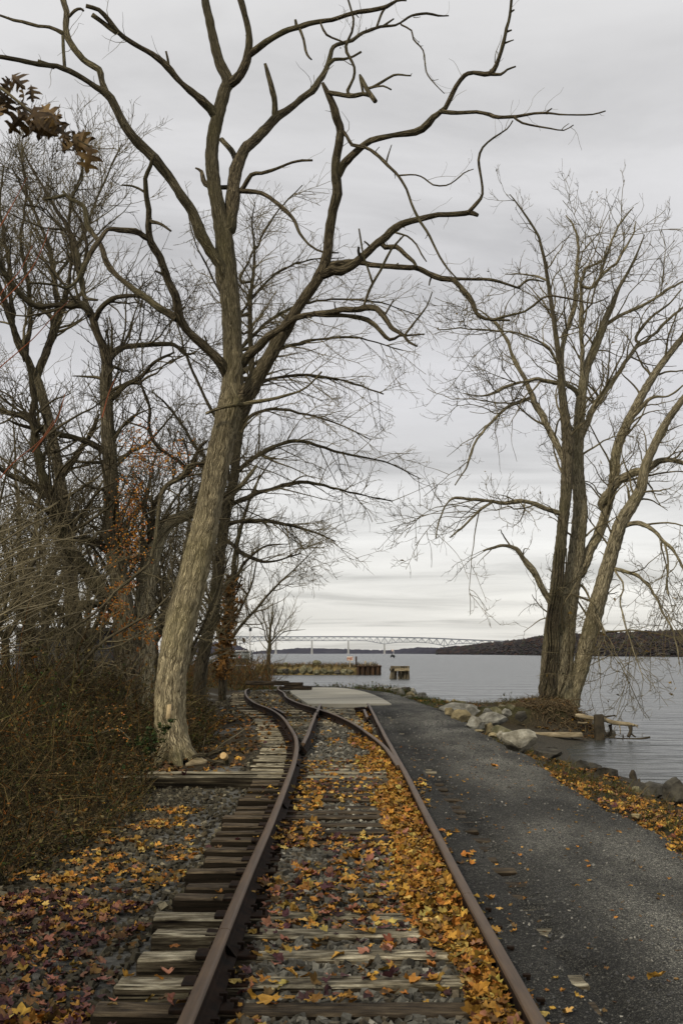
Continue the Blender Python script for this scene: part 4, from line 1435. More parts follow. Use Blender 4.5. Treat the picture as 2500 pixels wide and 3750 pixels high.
R0b = np.concatenate([R0, np.stack([resample(a_, b_, 20)[1] for a_, b_ in zip(*q0)])])
q1 = grow(P0b, R0b, 1.8, (.8, 2.4), (25, 70), 8, .17, (0, 0, .05), .42, .3, .03, .012, .15, 1.0, seed=31, taper=.35)
low = q1[0][:, 0, 2] < 6.5
q1b = (q1[0].copy(), q1[1])
sag = np.linspace(0, 1, 8)[None, :] ** 1.7
q1[0][:, :, 2] -= np.where(low, .75, .0)[:, None] * sag
q2 = grow(*q1, 3.0, (.35, 1.1), (25, 70), 5, .24, (0, 0, .12), .55, .4, .014, .0085, .12, 1.0, seed=32, taper=.3)
q3 = grow(*q2, 3.8, (.14, .42), (25, 65), 3, .25, (0, 0, .2), .75, .6, .008, .0075, .15, 1.0, seed=33, taper=.3)
V, F = join_tubes([(*q0, 5), (*q1, 4), (*q2, 3), (*q3, 3)])
obj('crown', V, F, M['twig_brown'], rt.root)
# the few leaves that still hang on
acc = Acc()
g = np.random.default_rng(8)
tips = q3[0][:, -1]
for k in g.choice(len(tips), 220, replace=False):
    r = g.uniform(.02, .05)
    n_ = g.normal(size=(4, 3)) * r
    acc.add(tips[k] + n_, [[0, 1, 2, 3]], np.array([.20, .13, .03]) * g.uniform(.5, 1.2))
M['leafcol'] = col_mat('leaf', rough=.7, spec=.25, nscale=30, namp=.35)
acc.build('clinging_leaves', M['leafcol'], rt.root, smooth=False)['kind'] = 'stuff'


# ---- trees behind and to the left
def bare_crown(tr, seed, mat, d=(1.2, 2.4, 3.6), L=((1.2, 3.0), (.5, 1.3), (.2, .5)), trop=((0, 0, .06), (0, 0, .08), (0, 0, .1)), rmin=.006, wig=.2, n=16, tlo=.15, flat=0.0):
    P0_, R0_ = tr.arrays(n)
    a1 = grow(P0_, R0_, d[0], L[0], (25, 70), 8, wig * .8, trop[0], .45, .25, .05, rmin * 1.5, tlo, 1.0, seed=seed, taper=.35, flat=flat)
    a2 = grow(*a1, d[1], L[1], (25, 70), 5, wig, trop[1], .55, .3, .018, rmin, .1, 1.0, seed=seed + 1, taper=.3, flat=flat)
    a3 = grow(*a2, d[2], L[2], (25, 65), 3, wig, trop[2], .7, .5, .008, rmin * .75, .1, 1.0, seed=seed + 2, taper=.3, flat=flat)
    V_, F_ = join_tubes([(*a1, 4), (*a2, 3), (*a3, 3)])
    obj('crown', V_, F_, mat, tr.root)
    return a1, a2, a3


def root_at(u, v, Y):
    b_ = at(u, v, Y)
    return (b_[0], b_[1], float(ground_z(b_[0], b_[1])) - .05)


# pair of trunks behind the brush
t1 = Tree('thicket_tree', root_at(500, 2560, 26.5), 'dark double-trunked bare tree in the thicket left of the dead tree', 26.5, M['bark_old'], M['bark_dark'])
A = t1.add
A('E', [(645, 1010, 130), (650, 900, 120), (655, 750, 112), (660, 600, 100), (670, 450, 90), (690, 330, 82), (715, 250, 74), (770, 150, 60), (840, 115, 50), (910, 92, 45), (1000, 60, 34), (1100, -20, 24), (1180, -120, 14)], .25, 26.5, 'trunk', M['bark_mid'], 22, .10, .14)
A('E', [(590, 1010, 120), (585, 900, 112), (580, 700, 110), (568, 550, 100), (540, 350, 82), (515, 200, 76), (512, 50, 70), (508, -130, 68), (495, -280, 62), (490, -430, 58), (490, -530, 55), (500, -612, 46), (560, -660, 30), (600, -668, 26), (700, -675, 24), (800, -674, 20), (850, -630, 14), (900, -640, 8)], .1, 26.2, 'trunk', M['bark_old'], 22, .10, .14)
A('C', [(492, 545, 50), (470, 450, 44), (440, 380, 40), (412, 312, 38), (372, 268, 34), (320, 275, 26), (240, 280, 24), (150, 270, 26), (70, 190, 24), (10, 110, 20), (-40, 0, 14)], -.2)
A('C', [(415, 320, 34), (385, 210, 30), (362, 110, 28), (350, 0, 26), (310, -90, 20), (230, -220, 14), (160, -330, 10), (110, -430, 6)], .3)
A('C', [(435, 345, 28), (455, 300, 26), (485, 268, 24), (540, 240, 22), (620, 230, 18), (690, 255, 12)], -.5)
A('C', [(370, 160, 22), (400, 40, 18), (380, -100, 14), (330, -200, 12), (380, -310, 10), (380, -420, 6)], -.2)
A('E', [(578, 620, 78), (545, 545, 76), (475, 465, 72), (370, 330, 60), (290, 200, 55), (240, 60, 50), (200, -60, 46), (170, -180, 40), (150, -330, 34), (150, -490, 26), (120, -640, 16)], -.15, sides=14)
A('K', [(470, 1230, 62), (474, 1150, 58), (480, 950, 54), (530, 790, 50), (620, 660, 46), (780, 560, 44), (850, 420, 40), (900, 310, 32), (960, 260, 20)], -.2, sides=12)
A('K', [(775, 540, 40), (765, 500, 40), (700, 440, 40), (580, 370, 34), (500, 270, 30), (462, 120, 34), (460, 0, 30), (430, -120, 24), (380, -260, 16)], -.3)
A('E', [(570, 560, 40), (430, 520, 32), (300, 540, 24), (160, 500, 18), (20, 420, 10)], -.5)
A('E', [(530, 300, 36), (430, 230, 28), (320, 220, 22), (200, 160, 16), (60, 130, 10)], -.4)
A('C', [(505, 960, 36), (400, 900, 28), (300, 870, 22), (170, 850, 16), (40, 800, 10)], -.4)
A('C', [(495, 720, 30), (580, 640, 26), (640, 610, 22), (720, 530, 18), (800, 490, 12)], -.3)
bare_crown(t1, 41, M['twig_dark'], (4.2, 4.0, 4.2), rmin=.0095, wig=.24)

t2_ = Tree('thicket_tree', root_at(150, 2560, 31.0), 'tall bare tree with upright forking stems at the left edge behind the thicket', 31.0, M['bark_dark'], M['bark_dark'])
A = t2_.add
A('W', [(175, 1600, 32), (165, 1400, 29), (150, 1180, 26), (122, 1010, 24), (96, 905, 22), (82, 860, 20)], 0, 31.0, 'trunk', M['bark_old'], 18, .12, .14, twigs=False)
A('W', [(84, 870, 20), (112, 790, 18), (130, 730, 15), (126, 640, 12), (110, 560, 9), (72, 470, 7), (30, 390, 4)], .3)
A('W', [(84, 872, 20), (40, 780, 16), (14, 700, 13), (-10, 630, 11), (-40, 500, 7)], -.3)
A('W', [(112, 800, 15), (150, 690, 11), (165, 590, 9), (160, 480, 7), (190, 380, 5), (170, 300, 3)], -.3)
A('W', [(60, 820, 14), (70, 690, 11), (50, 560, 8), (60, 430, 6), (40, 330, 3)], .1)
A('W', [(30, 740, 12), (20, 600, 9), (0, 480, 6), (10, 380, 4)], .4)
A('W', [(126, 640, 9), (180, 560, 7), (230, 440, 5), (280, 330, 3)], .3)
A('W', [(120, 1000, 20), (60, 960, 16), (0, 940, 12), (-60, 900, 8)], -.4)
A('W', [(150, 1180, 18), (90, 1120, 14), (20, 1090, 10), (-40, 1040, 6)], -.5)
A('W', [(140, 1100, 16), (200, 1010, 12), (230, 950, 8)], -.3)
bare_crown(t2_, 51, M['twig_brown'], (4.6, 4.0, 4.2), L=((1.2, 3.0), (.5, 1.4), (.2, .55)), trop=((0, 0, .12), (0, 0, .1), (0, 0, .1)), rmin=.0085)

# tree behind the dead one, long limbs swept out over the river side
t3_ = Tree('swept_tree', root_at(735, 2600, 38.0), 'grey bare tree behind the dead tree with long twiggy limbs sweeping right over the track', 38.0, M['bark_dark'], M['bark_dark'])
A = t3_.add
A('E', [(912, 1080, 66), (915, 1000, 62), (920, 850, 60), (945, 700, 58), (985, 520, 56), (1010, 300, 50), (1040, 100, 46), (1075, -60, 44), (1090, -200, 40), (1112, -330, 36), (1148, -430, 30), (1158, -570, 26), (1150, -710, 24), (1150, -880, 20),
        (1165, -1010, 16), (1168, -1130, 12), (1158, -1240, 8), (1172, -1330, 4)], .05, 38.0, 'trunk', M['bark_dark'], 18, .12, .14)
for pts in ([(540, 930, 16), (600, 880, 13), (680, 862, 10), (780, 872, 7), (880, 905, 4)],
            [(545, 870, 15), (620, 812, 12), (720, 782, 9), (820, 776, 6), (925, 805, 3)],
            [(552, 800, 13), (640, 722, 10), (740, 690, 7), (860, 692, 5), (960, 725, 3)],
            [(554, 720, 11), (620, 640, 9), (700, 600, 6), (790, 592, 3)],
            [(535, 1090, 18), (600, 1042, 14), (680, 1012, 11), (780, 1040, 8), (880, 1060, 5), (965, 1100, 3)],
            [(530, 1160, 18), (600, 1130, 14), (700, 1108, 11), (800, 1130, 7), (900, 1152, 4)],
            [(525, 1200, 15), (600, 1196, 12), (700, 1214, 8), (770, 1244, 4)],
            [(520, 1240, 15), (570, 1278, 11), (620, 1290, 7), (690, 1272, 4)],
            [(552, 640, 9), (600, 545, 7), (640, 482, 5), (695, 425, 3)],
            [(545, 980, 14), (610, 940, 11), (700, 950, 8), (790, 980, 5), (850, 1010, 3)],
            [(540, 1020, 14), (480, 930, 11), (430, 820, 8), (400, 720, 5)],
            [(535, 1100, 14), (460, 1040, 11), (400, 950, 8), (350, 900, 5)],
            [(550, 760, 9), (500, 660, 7), (450, 560, 5), (430, 480, 3)]):
    A('W', [(a_, b_, c_ * .72) for a_, b_, c_ in pts], float(rng.uniform(-.5, .6)))
bare_crown(t3_, 61, M['twig_brown'], (4.4, 3.6, 3.6), L=((1.0, 2.7), (.5, 1.3), (.2, .55)), trop=((.02, 0, -.015), (.03, 0, -.02), (.02, 0, .0)), rmin=.0095, wig=.13, tlo=.1)

# stems with brown leaves still on, right of the dead tree's foot
t4_ = Tree('leafy_stem_tree', root_at(810, 2560, 44.0), 'slender trunk clothed in brown vine leaves right of the dead tree', 44.0, M['bark_dark'], M['bark_dark'])
A = t4_.add
A('E', [(1020, 1000, 36), (1022, 850, 34), (1035, 700, 32), (1050, 560, 30), (1072, 430, 26), (1078, 300, 22), (1120, 120, 16), (1180, -40, 10), (1260, -160, 5)], -.1, 44.0, 'trunk', M['bark_dark'], 12, .15, .14)
A('E', [(1075, 440, 18), (1120, 330, 14), (1220, 250, 9), (1330, 240, 4)], -.3)
A('E', [(1055, 540, 16), (1010, 400, 12), (985, 250, 7)], .2)
a1, a2, a3 = bare_crown(t4_, 71, M['twig_dark'], (1.6, 2.6, 3.0), rmin=.008)
g = np.random.default_rng(14)
acc = Acc()
for k in range(900):
    tt = g.random()
    c_ = at(*to_o('E', 1020 + 48 * tt + g.normal(0, 19), 860 - 470 * tt), 43.7 + g.normal(0, .4))
    n_ = g.normal(size=(4, 3)) * g.uniform(.05, .10)
    acc.add(c_ + n_, [[0, 1, 2, 3]], np.array([.20, .095, .018]) * g.uniform(.25, 1.1))
acc.build('vine_leaves', M['leafcol'], t4_.root, smooth=False)['kind'] = 'stuff'

# young tree out on the point
t5_ = Tree('young_tree', root_at(980, 2492, 68.0), 'young round-crowned bare tree standing alone by the cove', 68.0, M['bark_dark'], M['bark_dark'])
A = t5_.add
A('Y', [(830, 1180, 90), (835, 1050, 88), (845, 850, 84), (858, 650, 74), (870, 480, 62), (880, 350, 50), (885, 200, 46), (905, 50, 36), (930, -150, 24), (950, -400, 12)], .02, 68.0, 'trunk', M['bark_dark'], 12, .2, .12)
for pts in ([(865, 460, 36), (800, 350, 28), (770, 180, 26), (700, 40, 22), (580, -120, 16), (520, -300, 9)], [(868, 440, 30), (830, 250, 26), (790, 60, 22), (740, -180, 15), (720, -420, 8)],
            [(890, 420, 38), (960, 330, 32), (990, 180, 26), (1060, 0, 20), (1130, -220, 13), (1150, -420, 7)], [(905, 480, 30), (980, 390, 26), (1100, 270, 22), (1250, 205, 18), (1420, 200, 11), (1560, 180, 6)],
            [(940, 350, 24), (1040, 260, 20), (1140, 110, 18), (1240, -40, 13), (1380, -180, 7)], [(890, 200, 28), (930, 0, 22), (1000, -200, 15), (1040, -450, 7)], [(780, 200, 18), (650, 150, 13), (520, 145, 9), (400, 120, 5)],
            [(880, 150, 24), (860, -60, 18), (840, -300, 11), (830, -520, 6)]):
    A('Y', pts, float(rng.uniform(-.5, .5)))
bare_crown(t5_, 81, M['twig_brown'], (2.6, 2.6, 2.6), L=((.9, 2.0), (.4, 1.0), (.2, .5)), trop=((0, 0, .10), (0, 0, .08), (0, 0, .05)), rmin=.010, wig=.13)


# woods filling the left side, each grown from its own stems
def wood_tree(x, y, h, seed, label, mat='twig_dark', lean=0.0, thick=.16, spread=1.0, dens=(3.6, 3.4, 3.6)):
    g_ = np.random.default_rng(seed)
    z0 = float(ground_z(x, y)) - .1
    root = thing('woodland_tree', (x, y, z0), label, 'tree', 'bare trees crowding the left bank')
    ns = int(g_.integers(3, 6))
    P, R = [], []
    fork = h * g_.uniform(.18, .3)
    tr = np.array([[x + lean * fork * t_ + .06 * math.sin(5 * t_ + seed), y, z0 + fork * t_] for t_ in np.linspace(0, 1.12, 10)])
    V_, F_, UV_ = hero_tube(tr, np.linspace(thick * 1.25, thick * .85, 10), 12, .15, 5.0, False)
    obj('trunk', V_, F_, M['bark_dark'], root, uv=UV_)
    for k_ in range(ns):
        az = 2 * math.pi * (k_ + g_.random() * .7) / ns
        tilt = g_.uniform(.18, .55) * spread
        d_ = np.array([math.cos(az) * tilt + lean, math.sin(az) * tilt, 1.0])
        p = tr[-2].copy()
        pts = [p]
        Ls = h * g_.uniform(.55, .85)
        for q_ in range(11):
            d_ = d_ + g_.normal(size=3) * .10 + np.array([0, 0, .03])
            d_ /= np.linalg.norm(d_)
            p = p + d_ * Ls / 11
            pts.append(p)
        P.append(np.array(pts))
        R.append(np.linspace(thick * .62, .012, 12))
    P, R = np.array(P), np.array(R)
    a0 = grow(P, R, .75, (h * .16, h * .38), (30, 65), 10, .14, (0, 0, .05), .55, .2, .06, .014, .12, .95, seed=seed + 3, taper=.5)
    V_, F_ = join_tubes([(P, R, 8), (*a0, 5)])
    obj('limbs', V_, F_, M['bark_dark'] if False else M['twig_dark'], root)
    PP = np.concatenate([np.stack([resample(p_, r_, 10)[0] for p_, r_ in zip(P, R)]), a0[0]])
    RR = np.concatenate([np.stack([resample(p_, r_, 10)[1] for p_, r_ in zip(P, R)]), a0[1]])
    b1 = grow(PP, RR, dens[0], (.8, 2.2), (25, 65), 7, .2, (0, 0, .05), .5, .3, .03, .010, .1, 1.0, seed=seed + 4, taper=.3)
    b2 = grow(*b1, dens[1], (.35, 1.0), (25, 65), 5, .22, (0, 0, .08), .55, .4, .014, .007, .1, 1.0, seed=seed + 5, taper=.3)
    b3 = grow(*b2, dens[2], (.15, .45), (25, 65), 3, .22, (0, 0, .1), .7, .5, .008, .006, .1, 1.0, seed=seed + 6, taper=.3)
    V_, F_ = join_tubes([(*b1, 4), (*b2, 3), (*b3, 3)])
    obj('crown', V_, F_, M[mat], root)
    return root


wood_tree(-9.2, 34, 11.0, 101, 'bare woodland tree crowding in at the far left of the thicket', 'twig_brown', -.02)
wood_tree(-6.6, 40, 10.5, 111, 'bare woodland tree filling the gap behind the double trunk', 'twig_dark', .02)
wood_tree(-12.5, 46, 12.5, 121, 'bare woodland tree far back behind the left edge stems', 'twig_dark', .0, .2)
wood_tree(-8.0, 52, 11.0, 131, 'bare brownish woodland tree deep behind the double trunk', 'twig_brown', .03, .17, 1.2)
wood_tree(-5.8, 33, 6.5, 141, 'low spreading bare tree just left of the dead trunk', 'twig_dark', -.05, .11, 1.7)
wood_tree(-4.9, 47, 9.0, 151, 'bare brown tree right behind the dead trunk', 'twig_brown', .05, .13, 1.4)
wood_tree(-7.4, 23, 5.2, 161, 'low tangled bare tree at the left edge above the brush', 'twig_brown', .02, .10, 1.9, (4.6, 3.8, 3.8))
wood_tree(-6.2, 28.5, 7.5, 181, 'tangled bare tree directly behind the double trunk', 'twig_dark', -.03, .12, 1.6)
wood_tree(-10.5, 29, 8.0, 191, 'low crooked bare tree at the left edge under the upright stems', 'twig_brown', .05, .13, 1.6)
wood_tree(-8.6, 25.5, 6.0, 201, 'low dense bare tree between the double trunk and the left edge', 'twig_brown', .0, .10, 2.0, (4.6, 3.8, 3.8))
wood_tree(-5.3, 36.5, 8.0, 211, 'bare dark tree seen between the double trunk and the dead trunk', 'twig_dark', .0, .12, 1.5)
wood_tree(-5.9, 24.0, 4.8, 221, 'low wide thicket tree just left of the double trunk', 'twig_brown', -.03, .08, 2.2, (4.6, 3.8, 3.8))
wood_tree(-9.6, 32.5, 7.5, 231, 'spreading bare tree low at the left behind the canes', 'twig_brown', .04, .12, 1.9, (4.2, 3.6, 3.6))
wood_tree(-4.3, 30.5, 6.0, 241, 'small bare tree in the gap between double trunk and dead trunk', 'twig_brown', .02, .09, 1.6)
wood_tree(-15.5, 60, 11.0, 171, 'bare woodland tree in the far left background', 'twig_brown', .0, .17, 1.2)

# ================================================================== loose ground cover
def rot_mats(n, g_, tilt=None):
    """random rotations; with tilt (radians, normal) things lie roughly flat"""
    az = g_.random(n) * 2 * math.pi
    ca, sa_ = np.cos(az), np.sin(az)
    Rz = np.zeros((n, 3, 3))
    Rz[:, 0, 0], Rz[:, 0, 1], Rz[:, 1, 0], Rz[:, 1, 1], Rz[:, 2, 2] = ca, -sa_, sa_, ca, 1
    th = g_.normal(0, tilt, n) if tilt is not None else g_.random(n) * 2 * math.pi
    ct, st = np.cos(th), np.sin(th)
    Rx = np.zeros((n, 3, 3))
    Rx[:, 0, 0], Rx[:, 1, 1], Rx[:, 1, 2], Rx[:, 2, 1], Rx[:, 2, 2] = 1, ct, -st, st, ct
    ph = g_.random(n) * 2 * math.pi
    cp, sp_ = np.cos(ph), np.sin(ph)
    R2 = np.zeros((n, 3, 3))
    R2[:, 0, 0], R2[:, 0, 1], R2[:, 1, 0], R2[:, 1, 1], R2[:, 2, 2] = cp, -sp_, sp_, cp, 1
    return Rz @ Rx @ R2


def scatter(templates, faces, pos, rot, size, col, g_):
    """stack many copies of small templates into one array mesh: V, F, per-vertex colour"""
    T = np.array(templates)
    k = g_.integers(0, len(T), len(pos))
    V_ = np.einsum('nij,nkj->nki', rot, T[k] * np.asarray(size).reshape(len(pos), 1, -1)) + pos[:, None, :]
    nv = T.shape[1]
    F_ = faces[None] + (np.arange(len(pos)) * nv)[:, None, None]
    C_ = np.repeat(col[:, None, :], nv, 1)
    return V_.reshape(-1, 3), F_.reshape(-1, faces.shape[1]), C_.reshape(-1, 3)


g = np.random.default_rng(77)
stone_t = []
cube = np.array([[x, y, z] for x in (-1, 1) for y in (-1, 1) for z in (-1, 1)], float)
for k in range(14):
    q = cube * g.uniform(.45, 1.0, (8, 3)) * np.array([1, g.uniform(.6, .95), g.uniform(.45, .8)])
    stone_t.append(q + g.normal(0, .10, (8, 3)))


def in_tie(x, y, pad=0.0):
    hit = np.zeros(len(x), bool)
    for (x0, x1, yy, zz, rz) in tie_boxes:
        if zz < -.03:
            continue
        dy = (y - yy) - rz * (x - (x0 + x1) / 2)
        hit |= (x > x0 - pad) & (x < x1 + pad) & (np.abs(dy) < .105 + pad)
    return hit


def zone(n, x0, x1, y0, y1, g_, py=1.0):
    return x0 + (x1 - x0) * g_.random(n), y0 + (y1 - y0) * g_.random(n) ** py


xs, ys = [], []
for n, x0, x1, y0, y1, py in ((12500, -.62, .80, 4.3, 17.5, 1.25), (5600, -2.9, -.78, 4.8, 17.5, 1.3), (5500, -1.6, .82, 17.5, 31, 1.2), (2500, -4.6, .5, 31, 54, 1.2), (2200, -3.5, -2.0, 12.5, 16.6, 1.0)):
    a_, b_ = zone(n, x0, x1, y0, y1, g, py)
    xs.append(a_)
    ys.append(b_)
xs, ys = np.concatenate(xs), np.concatenate(ys)
lxs = line_x(DL, ys)
keep = (~in_tie(xs, ys, -.012)) & (np.abs(xs - lxs) > .06) & (np.abs(xs - XR) > .06)
keep |= (g.random(len(xs)) < .012) & (np.abs(xs - lxs) > .06)
keep &= (xs > lxs - 2.6 - .5 * vnoise(xs, ys, 1.2, 3)) & ~((ys > 36.8) & (xs > line_x(DR, ys) + .9))
left = xs < lxs
cover = (ys > 8.2) & (ys < 10.7) | (ys > 19.2) & (ys < 27.6)
keep |= cover & ~left & (np.abs(xs - lxs) > .06) & (g.random(len(xs)) < .8) & (xs < .8)
thin = left & (ys < 15.8) & (xs > lxs - .62) & (g.random(len(xs)) < .8)
keep &= ~thin
xs, ys = xs[keep], ys[keep]
sz = g.uniform(.016, .036, len(xs)) * (1 + .015 * np.maximum(0, ys - 16)) * np.where(ys > 30, 1.25, 1)
zs = ground_z(xs, ys) + sz * g.uniform(.1, .75, len(xs))
tone = g.random(len(xs))
cs = np.where((tone < .55)[:, None], np.array([.098, .092, .074]), np.where((tone < .82)[:, None], np.array([.19, .182, .15]), np.where((tone < .93)[:, None], np.array([.15, .125, .085]), np.array([.36, .34, .28]))))
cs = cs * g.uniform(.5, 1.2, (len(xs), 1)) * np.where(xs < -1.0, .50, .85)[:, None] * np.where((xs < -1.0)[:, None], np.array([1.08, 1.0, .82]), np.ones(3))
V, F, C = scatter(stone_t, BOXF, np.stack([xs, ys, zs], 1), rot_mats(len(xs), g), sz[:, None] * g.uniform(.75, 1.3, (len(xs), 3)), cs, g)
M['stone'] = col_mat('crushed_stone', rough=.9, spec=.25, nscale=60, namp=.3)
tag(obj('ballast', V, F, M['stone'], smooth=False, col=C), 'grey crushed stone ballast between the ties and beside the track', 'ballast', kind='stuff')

# grit on the path
n = 5200
ys = 4.3 + 30 * g.random(n) ** 2.2
xs = .92 + (path_right(ys) - .9) * g.random(n)
sz = g.uniform(.004, .0095, n) * (1 + .04 * np.maximum(0, ys - 7))
sz = np.where(g.random(n) < .006, sz * 1.7, sz)
tone = g.random(n)
cs = np.where((tone < .6)[:, None], np.array([.07, .07, .07]), np.where((tone < .93)[:, None], np.array([.13, .128, .115]), np.array([.26, .25, .22]))) * g.uniform(.7, 1.2, (n, 1))
V, F, C = scatter(stone_t, BOXF, np.stack([xs, ys, path_z(xs, ys) + sz * .35], 1), rot_mats(n, g), sz[:, None] * g.uniform(.8, 1.3, (n, 3)), cs, g)
tag(obj('path_grit', V, F, M['stone'], smooth=False, col=C), 'loose grit lying on the dark stone path', 'gravel', kind='stuff')

# ------------------------------------------------------------------ leaves
ang = np.radians([90, 70, 52, 36, 14, -4, -24, -60, -90, -120, -156, -176, 166, 144, 128, 110])
rad = np.array([1.0, .78, .58, .92, .74, .56, .70, .52, .42, .52, .70, .56, .74, .92, .58, .78])
out = np.stack([rad * np.cos(ang), rad * np.sin(ang)], 1)
nl = len(out)
leaf_f = np.array([[0, 1 + i_, 1 + (i_ + 1) % nl] for i_ in range(nl)])
leaf_t = []
for k in range(12):
    p2 = np.vstack([[0, -.05], out]) * g.uniform(.9, 1.1, (nl + 1, 1))
    cu, fold, tw = g.uniform(-.5, .9), g.uniform(-.3, .9), g.uniform(-.9, .9)
    z = cu * (p2 ** 2).sum(1) * .6 + fold * np.abs(p2[:, 0]) * .6 + tw * p2[:, 0] * p2[:, 1] * .6 + g.normal(0, .10, nl + 1)
    leaf_t.append(np.column_stack([p2, z]))
GOLD, ORANGE, YELLOW, BROWN, PINK, MAROON = [np.array(c_) for c_ in ((.47, .255, .042), (.42, .180, .030), (.50, .36, .095), (.18, .100, .034), (.33, .145, .090), (.080, .030, .032))]


def leaf_cols(n, pal, g_):
    names = np.array([c_ for c_, _ in pal])
    w_ = np.array([p_ for _, p_ in pal], float)
    return names[g_.choice(len(names), n, p=w_ / w_.sum())] * g_.uniform(.35, 1.1, (n, 1)) * g_.uniform(.9, 1.1, (n, 3))


warm = [(GOLD, 5), (ORANGE, 3), (YELLOW, 1.2), (BROWN, 1.5), (PINK, .4)]
mixed = [(GOLD, 4), (ORANGE, 2), (YELLOW, 1), (BROWN, 1.5), (PINK, 2), (MAROON, 1.6)]
reds = [(GOLD * .8, 2), (ORANGE * .7, 1), (BROWN, 2.5), (PINK * .75, 2.4), (MAROON, 3.4)]
dull = [(BROWN, 5), (GOLD, 1.5), (ORANGE, 1), (MAROON, .5)]


def leaves(name, specs, label, tilt=.45):
    Vs, Fs, Cs, nn = [], [], [], 0
    for (n, fx, y0, y1, py, pal, s0, s1, zfun, clump) in specs:
        yy = y0 + (y1 - y0) * g.random(n) ** py
        xx = fx(yy, g.random(n))
        if clump:
            kp = vnoise(xx, yy, 1.3, 12) * .6 + vnoise(xx, yy, 3.7, 13) * .4 > clump
            xx, yy = xx[kp], yy[kp]
        n_ = len(xx)
        s = g.uniform(s0, s1, n_)
        zz = zfun(xx, yy) + g.uniform(.002, .022, n_)
        v_, f_, c_ = scatter(leaf_t, leaf_f, np.stack([xx, yy, zz], 1), rot_mats(n_, g, tilt), s[:, None] * np.ones((n_, 3)), leaf_cols(n_, pal, g), g)
        Vs.append(v_)
        Fs.append(f_ + nn)
        Cs.append(c_)
        nn += len(v_)
    return tag(obj(name, np.concatenate(Vs), np.concatenate(Fs), M['leafcol'], smooth=False, col=np.concatenate(Cs)), label, 'fallen leaves', kind='stuff')


def zbed(x, y):
    z = ground_z(x, y)
    z = np.where(in_tie(x, y), np.maximum(z, .016), z + .03)
    return z


def zpile(x, y):
    pile = smooth(.40, .72, x) * .085
    return np.maximum(zbed(x, y), 0.0) + pile * g.random(len(x))


leaves('leaf_drift', [(4200, lambda y, r: .80 - (.10 + .36 * vnoise(y, y * 0, 1.1, 3)) * r ** 1.3, 4.2, 17.0, 1.1, warm, .026, .058, zpile, 0),
                      (1500, lambda y, r: .82 - .55 * r ** 1.5 - .02 * (y - 17), 17.0, 26.5, 1.0, warm, .035, .06, zpile, .42)],
       'thick drift of golden fallen leaves heaped inside the right rail', .6)
leaves('fallen_leaves', [(1500, lambda y, r: -.60 + 1.15 * r, 4.2, 19.0, 1.1, mixed, .024, .056, zbed, .50),
                         (520, lambda y, r: -.62 + .40 * r ** 1.5, 8.5, 16.0, 1.0, warm, .03, .06, zbed, .3),
                         (420, lambda y, r: -.60 + 1.2 * r, 7.6, 11.0, 1.0, mixed, .035, .062, zbed, .35),
                         (600, lambda y, r: -1.3 + 2.0 * r, 18.0, 33.0, 1.0, warm, .04, .065, zbed, .58),
                         (260, lambda y, r: -3.8 + 4.0 * r, 30.0, 50.0, 1.0, warm, .06, .09, zbed, .5),
                         (260, lambda y, r: .45 + .35 * r, 31.0, 36.5, 1.0, warm, .06, .09, zbed, 0)],
       'scattered gold, pink and maroon leaves lying on the ballast and ties')
leaves('bank_leaves', [(2400, lambda y, r: -3.9 + 2.55 * r, 6.0, 9.6, .9, reds, .026, .055, zbed, .38),
                       (1900, lambda y, r: -2.9 + 1.55 * r, 8.6, 14.5, .9, warm + [(BROWN, 2)], .024, .052, zbed, .44),
                       (500, lambda y, r: -2.6 + 1.3 * r, 4.6, 6.4, 1.0, mixed, .045, .075, zbed, .5),
                       (200, lambda y, r: -1.25 + .5 * r, 5.0, 15.5, 1.0, mixed, .03, .055, zbed, .45),
                       (1500, lambda y, r: -5.5 + 4.0 * r, 16.5, 34.0, 1.0, dull, .05, .085, zbed, .42),
                       (800, lambda y, r: -8 + 5.0 * r, 11, 22.0, 1.0, dull, .05, .08, zbed, .2)],
       'carpet of red, maroon and golden leaves on the bank left of the ties')


def zverge(x, y):
    return ground_z(x, y) + .02


leaves('verge_leaves', [(3300, lambda y, r: path_right(y) - .10 + (.25 + 1.5 * vnoise(y, y * 0, .7, 2)) * r ** 1.2, 6.0, 23.5, 1.0, warm + [(PINK, 1), (MAROON, .4), (BROWN, 2)], .024, .054, zverge, .40),
                        (700, lambda y, r: path_right(y) + .2 + 2.0 * r, 10, 27.0, 1.0, dull, .045, .07, zverge, .35),
                        (700, lambda y, r: 6.6 + 3.4 * r, 39.5, 45, 1.0, dull, .06, .09, zverge, .2),
                        (300, lambda y, r: path_right(y) + .1 + 2.0 * r, 30, 44, 1.0, dull, .05, .09, zverge, .3)],
       'golden leaves and litter along the verge between path and water')
leaves('path_leaf_scraps', [(420, lambda y, r: 1.0 + (path_right(y) - 1.0) * r, 4.6, 22.0, 1.3, [(BROWN, 2), (GOLD, 2), (ORANGE, 1)], .010, .028, path_z, 0),
                            (160, lambda y, r: .90 + .25 * r ** 2, 4.6, 16, 1.0, warm, .03, .055, path_z, .4)],
       'small leaf scraps dotted over the gravel path', .3)

# leaves one can pick out singly
leaf_meshes = {}


def one_leaf(u, v, z, size, colr, label, tilt=.3):
    p = on_z(u, v, z)
    k = int(g.integers(0, 12))
    T = leaf_t[k] * size
    n_ = len(T)
    Rm = rot_mats(1, g, tilt)[0]
    V_ = T @ Rm.T
    V_[:, 2] -= V_[:, 2].min()
    o_ = link('fallen_leaf', raw_mesh('fallen_leaf', V_, leaf_f, M['leafcol'], smooth=False, col=np.tile(np.asarray(colr), (n_, 1))), None, p)
    return tag(o_, label, 'leaf', 'leaves lying singly')


